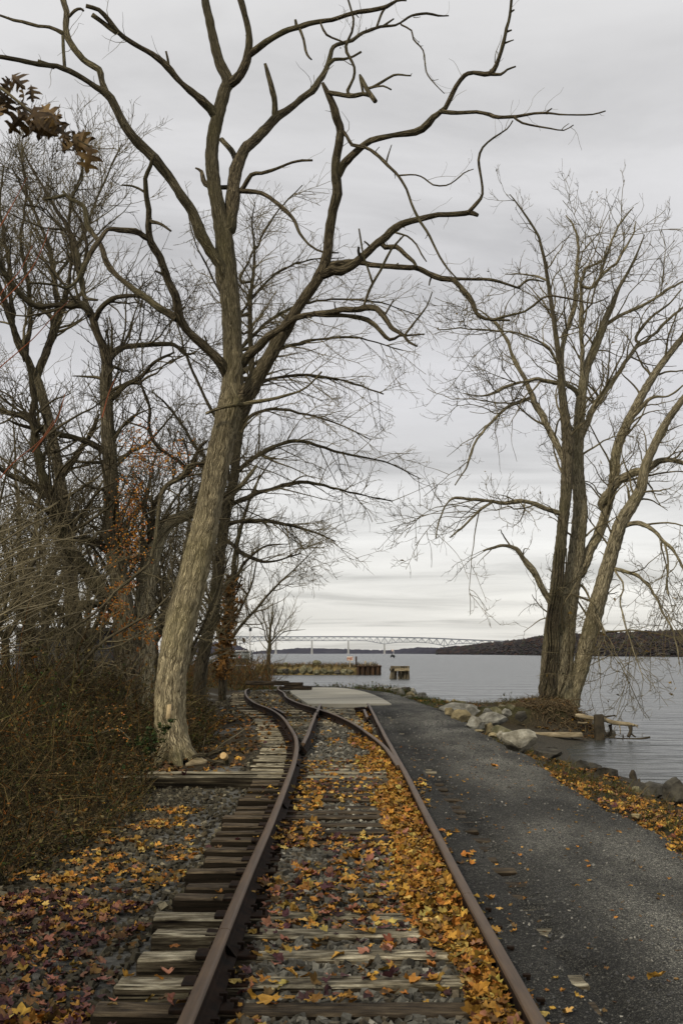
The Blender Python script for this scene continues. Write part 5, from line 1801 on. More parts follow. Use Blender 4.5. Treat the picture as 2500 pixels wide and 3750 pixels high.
one_leaf(2395, 3598, .065, .062, GOLD * .9, 'curled tan leaf lying alone at the right of the path', .5)
one_leaf(1340, 3490, .01, .055, PINK, 'pinkish leaf on a tie right of the middle', .2)
one_leaf(1015, 3628, -.01, .040, np.array([.62, .50, .24]), 'pale cream leaf curled on the stones between two near ties', .7)
one_leaf(985, 3668, 0.0, .085, GOLD, 'large golden leaf lying before the nearest weathered tie', .3)
one_leaf(850, 3605, 0.0, .075, YELLOW * .8, 'yellow crumpled leaf close to the left rail near the frame bottom', .6)
one_leaf(1240, 3505, 0.0, .07, GOLD, 'golden leaf half over the tie at lower centre', .4)
one_leaf(1015, 3525, 0.0, .05, MAROON, 'small maroon leaf standing on a grey tie left of centre', .9)
one_leaf(1815, 2809, .05, .09, ORANGE, 'single orange leaf on the path near the white boulder', .2)
one_leaf(1992, 3718, .05, .045, YELLOW, 'yellow leaf beside the right rail at the bottom edge', .3)

# pale stone on the path
def boulder_mesh(seed, sub=2, facets=15, rough=.13):
    import bmesh
    g_ = np.random.default_rng(seed)
    bm = bmesh.new()
    bmesh.ops.create_icosphere(bm, subdivisions=sub + 1, radius=1.0)
    V_ = np.array([v_.co[:] for v_ in bm.verts])
    F_ = np.array([[v_.index for v_ in f_.verts] for f_ in bm.faces])
    bm.free()
    for k_ in range(facets):
        n_ = g_.normal(size=3)
        n_ /= np.linalg.norm(n_)
        d_ = g_.uniform(.42, .80)
        s_ = V_ @ n_
        V_ = np.where((s_ > d_)[:, None], V_ - (s_ - d_)[:, None] * n_, V_)
    nz = np.array([mnoise.noise(Vector(p * 2.4 + seed)) * .5 + mnoise.noise(Vector(p * 6.0 + seed)) * .25 for p in V_])
    V_ = V_ * (1 + rough * nz[:, None] * 1.6)
    return V_, F_


def rock_mat(name, a_, b_, c_, sc=4.5):
    return noise_mat(name, a_, b_, scale=sc, detail=8, rough=.92, bump=.8, bdist=.04, bscale=7, spec=.2, cc=c_, lo=.36, hi=.66, objrand=.45)


M['rock_pale'] = rock_mat('pale_limestone', (.10, .09, .066), (.22, .205, .16), (.40, .385, .32))
M['rock_tan'] = rock_mat('ochre_rock', (.10, .085, .050), (.22, .18, .10), (.34, .28, .16))
M['rock_grey'] = rock_mat('grey_rock', (.085, .08, .066), (.17, .165, .14), (.28, .27, .23))
M['rock_dark'] = rock_mat('dark_wet_rock', (.022, .020, .016), (.05, .046, .037), (.09, .082, .062))
M['rock_moss'] = rock_mat('mossy_rock', (.05, .05, .025), (.11, .10, .055), (.19, .175, .12))
bseed = [200]


def boulder(crop, x, ybot, w, h, z, mat, label, name='boulder', cat='rock', group=None, Y=None, deep=.8, sub=2):
    u, v = to_o(crop, x, ybot)
    s = CROPS[crop][2]
    p = on_z(u, v, z) if Y is None else at(u, v, Y)
    W, H = 1.08 * w * s * p[1] / FPX, 1.2 * h * s * p[1] / FPX
    bseed[0] += 1
    V_, F_ = boulder_mesh(bseed[0], sub)
    lo, hi = V_.min(0), V_.max(0)
    V_ = (V_ - (lo + hi) / 2) / (hi - lo)
    V_ = V_ * np.array([W, W * deep, H * 1.25])
    p = p + np.array([0, W * deep * .45, H * .5 - H * .05])
    o_ = link(name, raw_mesh(name, V_, F_, M[mat], smooth=False), None, p)
    return tag(o_, label, cat, group)


RG = 'rocks lining the path and shore'
boulder('Q', 1120, 765, 370, 215, -.05, 'rock_pale', 'largest pale white boulder at the edge of the path', group=RG, deep=.6)
boulder('Q', 1130, 742, 92, 54, -.02, 'rock_dark', 'small dark rounded stone in front of the largest pale boulder', group=RG)
boulder('Q', 888, 606, 84, 86, -.04, 'rock_pale', 'small upright white stone left of the largest boulder', group=RG)
boulder('Q', 935, 600, 60, 50, -.04, 'rock_grey', 'small grey stone between a white stone and the largest boulder', group=RG)
boulder('Q', 930, 570, 260, 110, -.12, 'rock_moss', 'long greenish grey rock behind the small white stone', group=RG)
boulder('Q', 815, 565, 120, 42, -.03, 'rock_tan', 'flat tan rock at the path edge left of the white stone', group=RG)
boulder('Q', 775, 540, 120, 110, -.15, 'rock_tan', 'mossy ochre rock in the middle of the path-edge row', group=RG)
boulder('Q', 605, 500, 210, 140, -.06, 'rock_pale', 'white-topped slab leaning at the path edge', group=RG, deep=.6)
boulder('Q', 575, 470, 110, 62, -.02, 'rock_tan', 'squarish brown stone set in front of the white-topped slab', group=RG)
boulder('Q', 640, 528, 130, 40, -.03, 'rock_tan', 'low tan stone below the white-topped slab', group=RG)
boulder('Q', 440, 392, 220, 112, -.04, 'rock_tan', 'ochre yellow boulder at the path edge', group=RG)
boulder('Q', 300, 335, 100, 84, -.04, 'rock_tan', 'tan boulder left of the ochre yellow one', group=RG)
boulder('Q', 400, 300, 420, 100, -.12, 'rock_grey', 'long low grey slab behind the ochre boulder', group=RG, deep=.5)
boulder('Q', 560, 350, 180, 125, -.2, 'rock_grey', 'rough broken grey boulder behind the white-topped slab', group=RG)
boulder('Q', 820, 455, 310, 135, -.28, 'rock_grey', 'big flat-topped grey boulder beyond the row along the path', group=RG, deep=.6)
boulder('Q', 735, 330, 130, 80, -.2, 'rock_grey', 'dark grey rock standing left among the inner rocks', group=RG)
boulder('Q', 830, 325, 130, 84, -.22, 'rock_moss', 'brownish rock in the middle of the inner rocks', group=RG)
boulder('Q', 955, 318, 112, 64, -.25, 'rock_grey', 'rounded grey rock at the right of the inner rocks', group=RG)
boulder('Q', 1000, 268, 92, 68, -.2, 'rock_moss', 'brown mossy rock near the shore edge behind the others', group=RG)
boulder('Q', 920, 245, 130, 42, -.2, 'rock_moss', 'low mossy stone by the brown mossy rock', group=RG)
boulder('Q', 1125, 375, 130, 84, -.3, 'rock_dark', 'dark brown rock left of the shore tree roots', group=RG)
for k, (x, yb, w, h, mt_) in enumerate(((20, 135, 70, 40, 'rock_grey'), (175, 168, 75, 26, 'rock_pale'), (270, 178, 55, 30, 'rock_tan'), (350, 168, 40, 32, 'rock_tan'), (430, 195, 110, 40, 'rock_moss'), (300, 220, 90, 38, 'rock_dark'))):
    boulder('Q', x, yb, w, h, -.08, mt_, ['grey stone leftmost in the grass at the path bend', 'flat pale stone at the path bend, second from left', 'tan stone low in the grass at the path bend', 'small upright tan stone at the middle of the path bend', 'wide mossy stone rightmost at the path bend', 'dark flat stone nearest the path at the bend'][k], 'shore_stone', 'rock', 'small stones in the grass at the path bend', sub=1)
CROPS['S'] = (800, 2250, .5102)
for k, (x, yb, w, h, mt_) in enumerate(((1195, 556, 80, 22, 'rock_pale'), (1235, 562, 60, 28, 'rock_pale'), (1272, 578, 62, 40, 'rock_grey'), (1310, 592, 60, 44, 'rock_grey'), (1345, 575, 60, 40, 'rock_dark'), (1385, 604, 70, 38, 'rock_tan'),
                                        (1395, 575, 50, 36, 'rock_grey'), (1428, 606, 46, 30, 'rock_pale'), (1462, 608, 50, 36, 'rock_grey'), (1495, 614, 44, 22, 'rock_pale'), (1355, 612, 60, 26, 'rock_pale'), (1535, 622, 50, 18, 'rock_grey'))):
    boulder('S', x, yb + 6, w * 1.15, h * 1.15, -.12, mt_, ['flat pale stone at the left tip of the rubble heap right of the pad', 'second pale stone from the left in the rubble heap by the pad', 'grey rock left of centre at the front of the rubble heap', 'grey rock in the middle of the rubble heap', 'dark rock at the back middle of the rubble heap', 'tan rock at the front of the rubble heap right of centre', 'grey rock at the back right of the rubble heap', 'small pale rock between the tan and the grey rocks of the heap', 'grey rock near the right end of the rubble heap', 'small pale stone at the right end of the rubble heap', 'low pale stone at the very front of the rubble heap', 'low grey stone in the grass just right of the rubble heap'][k], 'bank_rock', 'rock', 'rubble heap right of the concrete pad', sub=1)
boulder('R', 1310, 985, 320, 115, -.62, 'rock_dark', 'wide dark rock at the water edge under the driftwood plank', group=RG)
boulder('R', 1515, 1035, 220, 190, -.60, 'rock_dark', 'big dark boulder at the right edge of the picture', group=RG)
boulder('R', 1140, 945, 90, 60, -.5, 'rock_moss', 'small brown rock left of the wide dark one', group=RG)
boulder('R', 590, 722, 180, 84, -.55, 'rock_dark', 'dark wet rock where the little beach meets the verge', group=RG)
boulder('R', 720, 728, 190, 66, -.7, 'rock_dark', 'dark sloping rock right of the little beach', group=RG)
boulder('R', 870, 800, 200, 90, -.65, 'rock_dark', 'long dark rock behind the verge grass at the waterline', group=RG)
boulder('R', 290, 612, 260, 78, -.35, 'rock_dark', 'dark slab in the grass right of the largest pale boulder', group=RG)
boulder('R', 320, 528, 110, 36, -.6, 'rock_dark', 'flat dark stone lying on the little beach', group=RG)
boulder('R', 870, 392, 130, 46, -1.2, 'rock_dark', 'dark stone in the water under the driftwood', group=RG)
boulder('R', 1140, 1178, 100, 40, -.03, 'rock_tan', 'small tan stone at the edge of the path in the leaves', group=RG)

# ------------------------------------------------------------------ driftwood and roots on the point
M['drift'] = noise_mat('bleached_driftwood', (.10, .078, .045), (.24, .195, .12), scale=3, detail=8, rough=.9, bump=.8, bdist=.02, bscale=9, stretch=(1, 5, 5), cc=(.36, .30, .20), spec=.15)
M['drift_dark'] = noise_mat('wet_driftwood', (.020, .016, .010), (.06, .047, .028), scale=4, detail=8, rough=.8, bump=.7, bdist=.02, spec=.3)
M['root'] = noise_mat('tangled_root', (.05, .036, .020), (.14, .105, .06), scale=5, rough=.95, bump=.4, spec=.1)


def stick(parent, name, crop, pts, depth, mat, slope=0.0, sides=10, bump=.3, step=.12):
    o_ = np.array([(*to_o(crop, p[0], p[1]), p[2] * CROPS[crop][2]) for p in pts])
    s = np.concatenate([[0], np.cumsum(np.hypot(*np.diff(o_[:, :2], axis=0).T))]) * depth / FPX
    P = np.array([np.append(at(u, v, depth + slope * q_), w / 2 * depth / FPX) for (u, v, w), q_ in zip(o_, s)])
    Q = catmull(P, step)
    V_, F_, UV_ = hero_tube(Q[:, :3], Q[:, 3], sides, bump, 5.0)
    return obj(name, V_, F_, mat, parent, uv=UV_)


DY = 40.0
dw = thing('driftwood_log', tuple(at(*to_o('R', 700, 390), DY)), 'bleached driftwood log on root legs reaching out over the water', 'driftwood')
stick(dw, 'log', 'R', [(535, 185, 34), (580, 190, 44), (650, 200, 42), (720, 216, 38), (820, 226, 44), (900, 250, 46), (1000, 262, 38), (1090, 276, 30), (1138, 282, 10)], DY, M['drift'], -.1)
stick(dw, 'root_leg', 'R', [(868, 270, 34), (878, 325, 26), (872, 350, 30), (862, 372, 40)], DY, M['drift_dark'])
stick(dw, 'root_leg', 'R', [(1058, 276, 36), (1066, 320, 30), (1062, 350, 34), (1038, 388, 30)], DY - .3, M['drift_dark'])
stick(dw, 'root_leg', 'R', [(1064, 345, 20), (1085, 372, 16), (1112, 388, 12)], DY - .3, M['drift_dark'])
stick(dw, 'root', 'R', [(955, 272, 12), (964, 310, 10), (966, 365, 7)], DY - .2, M['drift'])
stick(dw, 'root', 'R', [(1100, 268, 14), (1122, 290, 9), (1138, 305, 5)], DY - .3, M['drift'])
stick(dw, 'root', 'R', [(560, 250, 18), (610, 258, 16), (650, 250, 12)], DY - .3, M['drift'])
dl_ = thing('driftwood_branch', tuple(at(*to_o('R', 1050, 405), 39.2)), 'thin dark log half sunk in the water below the driftwood legs', 'driftwood')
stick(dl_, 'branch', 'R', [(830, 392, 8), (940, 402, 10), (1100, 406, 15), (1180, 402, 17), (1250, 392, 20)], 39.2, M['drift_dark'])
ds = thing('driftwood_branch', tuple(at(*to_o('R', 870, 195), 41.2)), 'short broken branch sticking out above the driftwood log', 'driftwood')
stick(ds, 'branch', 'R', [(790, 205, 16), (850, 192, 17), (918, 183, 14)], 41.2, M['drift_dark'])
pw = thing('post', tuple(at(*to_o('R', 765, 390), 39.6)), 'squared dark timber post under the driftwood log', 'post')
p_ = at(*to_o('R', 765, 315), 39.6)
Vp, Fp = bevel_box((1.0, .25, .32), .03, (8, 2), .03, 4)
obj('shaft', Vp[:, [2, 1, 0]] * np.array([1, 1, 1]) + p_ - np.array([0, 0, .0]), Fp[:, ::-1], M['drift_dark'], pw)
pl = thing('plank', tuple(at(*to_o('R', 300, 380), 38.6)), 'weathered plank lying on the little beach before the roots', 'plank')
Vp, Fp = bevel_box((2.05, .32, .16), .02, (10, 2), .03, 6)
obj('board', Vp + at(*to_o('R', 305, 368), 38.6), Fp, M['drift'], pl)
st = thing('stump', tuple(at(*to_o('R', 1095, 815), 26.3)), 'pointed broken stump standing at the water edge on the right', 'stump')
stick(st, 'stem', 'R', [(1098, 850, 96), (1096, 810, 84), (1090, 770, 66), (1086, 730, 50), (1080, 704, 22)], 26.3, M['drift_dark'], 0, 10, .5)
stick(st, 'stem', 'R', [(1142, 850, 40), (1144, 810, 30), (1146, 785, 14)], 26.2, M['drift_dark'], 0, 8, .5)
pk = thing('driftwood_plank', tuple(at(*to_o('R', 1180, 860), 24.6)), 'split pale log lying on the dark rocks at the right waterline', 'driftwood')
stick(pk, 'log', 'R', [(1040, 828, 30), (1100, 838, 44), (1200, 846, 46), (1300, 850, 40), (1316, 850, 36)], 24.6, M['drift'], .1, 8, .5)
# tangled roots and litter under the shore tree
g = np.random.default_rng(19)
n = 1300
bx, by = 7.35 + g.normal(0, .85, n), 40.9 + g.normal(0, .55, n)
bz = ground_z(bx, by) + g.uniform(-.1, .12, n)
d = np.stack([g.normal(0, 1, n), g.normal(-.5, .7, n), g.normal(-.1, .35, n)], 1)
d /= np.linalg.norm(d, axis=1, keepdims=True)
pts = [np.stack([bx, by, bz], 1)]
Ls = g.uniform(.2, .85, n)
for k in range(5):
    d = d + g.normal(0, .35, (n, 3)) + np.array([0, 0, -.22])
    d /= np.linalg.norm(d, axis=1, keepdims=True)
    q = pts[-1] + d * (Ls / 5)[:, None]
    q[:, 2] = np.maximum(q[:, 2], WATER_Z + .1)
    pts.append(q)
P = np.stack(pts, 1)
R = g.uniform(.005, .022, n)[:, None] ** 1.0 * np.linspace(1, .4, 6)[None]
V, F = tubes(P, R, 4)
tag(obj('root_tangle', V, F, M['root']), 'tangle of exposed roots and twigs under the shore tree', 'roots', kind='stuff')

# ------------------------------------------------------------------ far side of the cove
M['mound'] = noise_mat('grassy_rubble', (.055, .042, .020), (.13, .10, .045), scale=1.2, detail=8, rough=1, bump=.8, bdist=.15, cc=(.20, .15, .065), spec=.1)
M['sheet'] = noise_mat('rusted_sheet_pile', (.014, .009, .006), (.038, .022, .012), scale=1.2, detail=8, rough=.9, bump=.4, bdist=.03, cc=(.085, .045, .02), stretch=(2, 2, .5))
M['piling'] = noise_mat('old_piling_wood', (.022, .018, .012), (.085, .068, .042), scale=1.6, detail=8, rough=.95, bump=.8, bdist=.05, stretch=(4, 4, .6), cc=(.22, .19, .13))
JY = 157.0
jt = thing('stone_jetty', tuple(at(1150, 2470, JY)), 'low rubble jetty grown with dry grass across the cove', 'jetty')
us = np.linspace(930, 1312, 60)
rows = []
for u in us:
    vt = np.interp(u, [930, 990, 1060, 1130, 1180, 1250, 1312], [2432, 2436, 2437, 2432, 2436, 2437, 2439])
    top = at(u, vt, JY + 3)[2] + .15 * (vnoise(u, 0, .09, 2) - .5)
    x = at(u, 2470, JY)[0]
    rows.append([(x, JY - .3, WATER_Z - .5), (x, JY + .5, WATER_Z + .45), (x, JY + 1.6, top - .25), (x, JY + 3, top), (x, JY + 6, top), (x, JY + 9, WATER_Z - .5)])
Rj = np.array(rows)
Rj[:, 1:3] += np.random.default_rng(4).normal(0, .12, Rj[:, 1:3].shape)
nj, kj, _ = Rj.shape
i, j = np.meshgrid(np.arange(nj - 1), np.arange(kj - 1), indexing='ij')
a = (i * kj + j).ravel()
obj('mound', Rj.reshape(-1, 3), np.stack([a, a + kj, a + kj + 1, a + 1], 1), M['mound'], jt, smooth=False)
for k, (x, yb, w, h) in enumerate(((480, 428, 56, 30), (520, 430, 50, 26), (608, 430, 62, 54), (655, 420, 40, 34), (560, 424, 36, 30), (700, 428, 44, 26), (750, 428, 50, 32), (800, 430, 66, 28), (850, 428, 44, 24), (900, 430, 50, 30), (945, 428, 40, 26),
                                    (440, 428, 44, 30), (400, 420, 50, 26), (482, 372, 32, 22), (705, 372, 60, 34), (870, 405, 44, 20))):
    o_ = boulder('S', x, yb, w, h, -1.1, 'rock_moss' if k % 4 else 'rock_dark', None, 'stone', None, None, Y=JY + (0 if yb > 415 else 2.2), sub=1)
    for key in ('label', 'category'):
        if key in o_:
            del o_[key]
    o_.parent = jt
    o_.location = np.array(o_.location) - np.array(jt.location)
# steel sheet piling at its end
sp_ = thing('sheet_pile_wall', tuple(at(1350, 2470, JY)), 'rusty steel sheet pile wall closing the end of the jetty', 'wall')
px0, px1 = at(1306, 2470, JY)[0], at(1395, 2470, JY)[0]
zt = at(1350, 2441, JY)[2]
npan = 10
for k in range(npan):
    xa, xb = px0 + (px1 - px0) * k / npan, px0 + (px1 - px0) * (k + 1) / npan
    dy_ = 0.0 if k % 2 == 0 else .28
    Vp, Fp = box(((xa + xb) / 2, JY + dy_, (zt + WATER_Z - 1) / 2), ((xb - xa) * 1.04, .10, zt - WATER_Z + 1))
    obj('sheet_pile', Vp, Fp, M['sheet'], sp_, smooth=False)
Vp, Fp = bevel_box((px1 - px0 + .2, .5, .16), .02, (8, 2), .02)
obj('cap_beam', Vp + np.array([(px0 + px1) / 2, JY + .1, zt + .06]), Fp, M['sheet'], sp_, smooth=False)
Vp, Fp = box(((px0 + px1) / 2, JY + 4.2, (zt + WATER_Z - 1) / 2 - .03), (px1 - px0, 7.6, zt - WATER_Z + 1), 0, .05)
obj('fill', Vp, Fp, M['mound'], sp_, smooth=False)

# rusted sign and posts on the jetty
m, N, L, b = new_mat('rusted_white_sign')
t = nd(N, 'ShaderNodeTexCoord')
n_ = nd(N, 'ShaderNodeTexNoise', i_Scale=4.2, i_Detail=7.0, i_Roughness=.7, i_Distortion=.8)
L.new(t.outputs['Object'], n_.inputs['Vector'])
L.new(ramp_n(N, L, n_.outputs['Fac'], [(.48, (.72, .69, .62)), (.54, (.55, .40, .26)), (.59, (.28, .11, .04)), (.70, (.10, .045, .02))]), b.inputs['Base Color'])
b.inputs['Roughness'].default_value = .8
M['sign'] = m
M['post'] = flat_mat('weathered_post', (.34, .29, .20))
sg = thing('warning_sign', tuple(at(1281, 2438, JY + 1)), 'rust-eaten white sign board on a post at the jetty', 'sign')
q0, q1_ = at(1270, 2419, JY + 1), at(1292, 2404, JY + 1)
Vp, Fp = box((q0 + q1_) / 2, (q1_[0] - q0[0], .04, q1_[2] - q0[2]))
obj('board', Vp, Fp, M['sign'], sg, smooth=False)
rs_ = np.random.default_rng(2)
M['signpaint'] = flat_mat('faded_red_lettering', (.30, .06, .025))
for r_ in range(3):
    for c_ in range(6):
        if rs_.random() < .8:
            zc_ = q0[2] + (q1_[2] - q0[2]) * (.22 + .28 * r_)
            xc_ = q0[0] + (q1_[0] - q0[0]) * (.14 + .145 * c_)
            Vp, Fp = box((xc_, q0[1] - .028, zc_), (.07 + .04 * rs_.random(), .012, .10), 0, .004)
            obj('letter_remnant', Vp, Fp, M['signpaint'], sg, smooth=False)
Vp, Fp = box(at(1281, 2430, JY + 1.05), (.12, .08, .95))
obj('post', Vp, Fp, M['post'], sg, smooth=False)


def jetty_post(u, v0, v1, w, mat, label, Y=JY + 2):
    a_, b_ = at(u, v0, Y), at(u, v1, Y)
    r_ = w * Y / FPX / 2
    V_, F_, UV_ = hero_tube(np.linspace(a_ - np.array([0, 0, .4]), b_, 6), np.full(6, r_) * np.array([1, 1.05, 1, .97, 1.03, .95]), 8, .15, 3.0)
    o_ = obj('mooring_post', V_, F_, mat, None, uv=UV_)
    return tag(o_, label, 'post', 'old posts on the jetty')


jetty_post(1304, 2440, 2404, 6, M['sheet'], 'tall rusty post beside the rusted sign')
jetty_post(1338, 2438, 2420, 5, M['post'], 'pale short post in the middle of the sheet pile end')
jetty_post(1355, 2438, 2425, 3, M['post'], 'thin twin post on the sheet pile end, left one')
jetty_post(1359.5, 2438, 2425, 3, M['post'], 'thin twin post on the sheet pile end, right one')
jetty_post(931, 2426, 2413, 5, M['sheet'], 'short brown post right of the metal shed')
jetty_post(967, 2430, 2416, 5, M['post'], 'short pale post with dark cap left of the young tree')

# timber dolphin in the water
DOY = 133.0
do = thing('timber_dolphin', tuple(at(1462, 2484, DOY)), 'old timber pile cluster standing in the river right of the jetty', 'pilings')


def pile(u0, v0, u1, v1, w, yo=0.0):
    a_, b_ = at(u0, v0, DOY + yo), at(u1, v1, DOY + yo)
    r_ = w * DOY / FPX / 2
    Q = np.linspace(a_ - np.array([0, 0, .7]), b_, 8)
    V_, F_, UV_ = hero_tube(Q, np.full(8, r_) * np.linspace(1.1, .95, 8), 9, .2, 3.0)
    obj('pile', V_, F_, M['piling'], do, uv=UV_)


for u0, u1, w, yo in ((1429, 1438, 13, 0), (1446, 1449, 11, .5), (1461, 1461, 11, .2), (1476, 1474, 12, .4), (1484, 1482, 9, 0), (1494, 1492, 11, 0), (1440, 1446, 11, 1.5), (1468, 1468, 11, 1.6), (1490, 1486, 11, 1.5)):
    pile(u0, 2483, u1, 2441, w, yo)
for (u0, u1, v, hpx, yo) in ((1429, 1498, 2444, 10, -.25), (1444, 1498, 2453, 9, -.42), (1426, 1436, 2452, 8, -.3)):
    a_, b_ = at(u0, v, DOY + yo), at(u1, v, DOY + yo)
    Vp, Fp = bevel_box((b_[0] - a_[0], .26, hpx * DOY / FPX), .02, (6, 2), .03, int(u0))
    obj('cross_beam', Vp + (a_ + b_) / 2, Fp, M['drift'] if v == 2453 else M['piling'], do, smooth=False)

# buoy
M['buoy_dark'] = flat_mat('dark_buoy_paint', (.025, .03, .03))
M['buoy_pale'] = flat_mat('pale_buoy_frame', (.45, .45, .45))
M['buoy_red'] = flat_mat('orange_white_daymark', (.62, .45, .38))
UY = 700.0
bu = thing('river_buoy', tuple(at(1438, 2407, UY)), 'leaning channel buoy with a round daymark far out on the river', 'buoy')
V_, F_, UV_ = hero_tube(np.array([at(1430, 2403, UY), at(1436, 2400, UY), at(1441, 2403, UY), at(1444, 2408, UY)]), np.array([.5, .8, .8, .5]), 10)
obj('float', V_, F_, M['buoy_dark'], bu, uv=UV_)
V_, F_ = member(at(1431, 2400, UY), at(1430, 2408, UY), .5)
obj('fin', V_, F_, M['buoy_dark'], bu, smooth=False)
V_, F_ = member(at(1440, 2402, UY), at(1441, 2380, UY), .28)
obj('mast', V_, F_, M['buoy_pale'], bu, smooth=False)
bv, bf = boulder_mesh(3, 1, 0, .0)
obj('daymark', bv * np.array([.68, .3, .68]) + at(1436.5, 2382, UY), bf, M['buoy_red'], bu)

# metal shed and floodlight mast at the root of the jetty
SY = 150.0
M['corrugated'] = noise_mat('pale_corrugated_steel', (.16, .185, .19), (.26, .285, .285), scale=1.0, detail=6, rough=.55, bump=.1, stretch=(6, 1, .4), spec=.4)
sh = thing('metal_shed', tuple(at(870, 2420, SY)), 'small pale corrugated metal shed by the river at the left', 'shed')
x0, x1 = at(800, 2400, SY)[0], at(917, 2400, SY)[0]
zb_, zm, zt_ = at(870, 2424, SY)[2], at(870, 2411, SY)[2], at(870, 2385, SY)[2]
nr = 26
for k in range(nr):
    xa, xb = x0 + (x1 - x0) * k / nr, x0 + (x1 - x0) * (k + 1) / nr
    Vp, Fp = box(((xa + xb) / 2, SY + (.05 if k % 2 else 0), (zm + zt_) / 2), ((xb - xa), .05, zt_ - zm))
    obj('wall_rib', Vp, Fp, M['corrugated'], sh, smooth=False)
Vp, Fp = box(((x0 + x1) / 2, SY + 2.2, (zm + zt_) / 2), (x1 - x0 - .1, 4.2, zt_ - zm - .05))
obj('body', Vp, Fp, M['corrugated'], sh, smooth=False)
Vp, Fp = box(((x0 + x1) / 2, SY + 2.2, zt_ + .05), (x1 - x0 + .3, 4.8, .14))
obj('roof', Vp, Fp, M['buoy_pale'], sh, smooth=False)
Vp, Fp = box(((x0 + x1) / 2, SY + 2.2, (zb_ + zm) / 2 - .2), (x1 - x0 - .05, 4.3, zm - zb_ + .4))
obj('base', Vp, Fp, M['rock_dark'], sh, smooth=False)
for (u, v, w, h) in ((849, 2393, 7, 6), (846, 2402, 12, 8)):
    c_ = at(u, v, SY - .06)
    Vp, Fp = box(c_, (w * SY / FPX, .05, h * SY / FPX))
    obj('notice', Vp, Fp, M['white_paint'], sh, smooth=False)
M['red'] = flat_mat('red_paint', (.45, .04, .025))
Vp, Fp = box(at(877, 2405, SY - .15), (.16, .18, .36))
obj('fire_extinguisher', Vp, Fp, M['red'], sh, smooth=False)
fl = thing('floodlight_mast', tuple(at(917, 2424, SY - 1)), 'thin floodlight mast with a square lamp beside the metal shed', 'lamp post')
for u in (914.5, 917.5):
    V_, F_, UV_ = hero_tube(np.array([at(u, 2426, SY - 1), at(u, 2360, SY - 1), at(u, 2311, SY - 1)]), np.array([.05, .045, .04]), 6)
    obj('pole', V_, F_, M['buoy_pale'], fl, uv=UV_)
Vp, Fp = box(at(917, 2305.5, SY - 1), (.36, .25, .40))
obj('lamp_head', Vp, Fp, M['buoy_dark'], fl, smooth=False)
V_, F_ = member(at(914, 2345, SY - 1), at(870, 2414, SY - 1), .05)
obj('guy_wire', V_, F_, M['buoy_pale'], fl, smooth=False)

# long dark building behind the left thicket
M['slate'] = noise_mat('dark_grey_boards', (.035, .037, .040), (.062, .064, .068), scale=2, rough=.8, bump=.3, stretch=(.4, 1, 5))
M['blue'] = flat_mat('blue_shutter', (.02, .022, .05))
BGY = 64.0
bl = thing('boathouse', tuple(at(290, 2420, BGY)), 'long low dark grey building half hidden behind the left thicket', 'building')
xa, xb = at(60, 2350, BGY)[0], at(440, 2350, BGY)[0]
zr_ = at(250, 2312, BGY)[2]
for k in range(9):
    z0_, z1_ = -.4 + (zr_ + .4) * k / 9, -.4 + (zr_ + .4) * (k + 1) / 9
    Vp, Fp = box(((xa + xb) / 2, BGY + .02 * (k % 2), (z0_ + z1_) / 2), (xb - xa, .1, z1_ - z0_ - .015))
    obj('wall_board', Vp, Fp, M['slate'], bl, smooth=False)
Vp, Fp = box(((xa + xb) / 2, BGY + 3, zr_ / 2 - .1), (xb - xa - .1, 5.6, zr_ + .1))
obj('body', Vp, Fp, M['slate'], bl, smooth=False)
Vp, Fp = box(((xa + xb) / 2, BGY + 2.8, zr_ + .10), (xb - xa + .8, 7.0, .2))
obj('roof', Vp, Fp, M['slate'], bl, smooth=False)
for u in (105, 395):
    Vp, Fp = box(at(u, 2335, BGY - .1), (.5, .08, .55))
    obj('window', Vp, Fp, M['blue'], bl, smooth=False)

# ================================================================== undergrowth
def stems(base, h, g_, lean=.75, arc=-.16, npts=5, wig=.32, r0=.004, bias=(0, 0, 0), clamp=True):
    n_ = len(base)
    d_ = np.stack([g_.normal(0, lean, n_), g_.normal(0, lean, n_), np.ones(n_)], 1) + np.array(bias)
    d_ /= np.linalg.norm(d_, axis=1, keepdims=True)
    pts_ = [base]
    for k_ in range(npts - 1):
        d_ = d_ + g_.normal(0, wig, (n_, 3)) + np.array([0, 0, arc])
        d_ /= np.linalg.norm(d_, axis=1, keepdims=True)
        pts_.append(pts_[-1] + d_ * (h / (npts - 1))[:, None])
    P_ = np.stack(pts_, 1)
    if clamp:
        gz = ground_z(P_[..., 0], P_[..., 1])
        P_[..., 2] = np.maximum(P_[..., 2], gz + .01)
    R_ = r0 * g_.uniform(.6, 1.6, n_)[:, None] * np.linspace(1, .45, npts)[None]
    return P_, R_


def leaflets(P_, n_, g_, pal, s0, s1, lo=0.15):
    """small flat leaves strung along stems"""
    k_ = g_.integers(0, len(P_), n_)
    f_ = lo + (1 - lo) * g_.random(n_)
    q_ = f_ * (P_.shape[1] - 1)
    i_ = np.minimum(q_.astype(int), P_.shape[1] - 2)
    w_ = (q_ - i_)[:, None]
    c_ = P_[k_, i_] * (1 - w_) + P_[k_, i_ + 1] * w_ + g_.normal(0, .02, (n_, 3))
    T_ = [np.array([[-.5, 0, 0], [0, -1, .15], [.5, 0, 0], [0, 1, .1]]), np.array([[-.45, .1, .1], [0, -1, -.1], [.45, 0, .15], [.1, 1, -.1]])]
    return scatter(T_, np.array([[0, 1, 2, 3]]), c_, rot_mats(n_, g_, .9), g_.uniform(s0, s1, n_)[:, None] * np.ones((n_, 3)), leaf_cols(n_, pal, g_), g_)


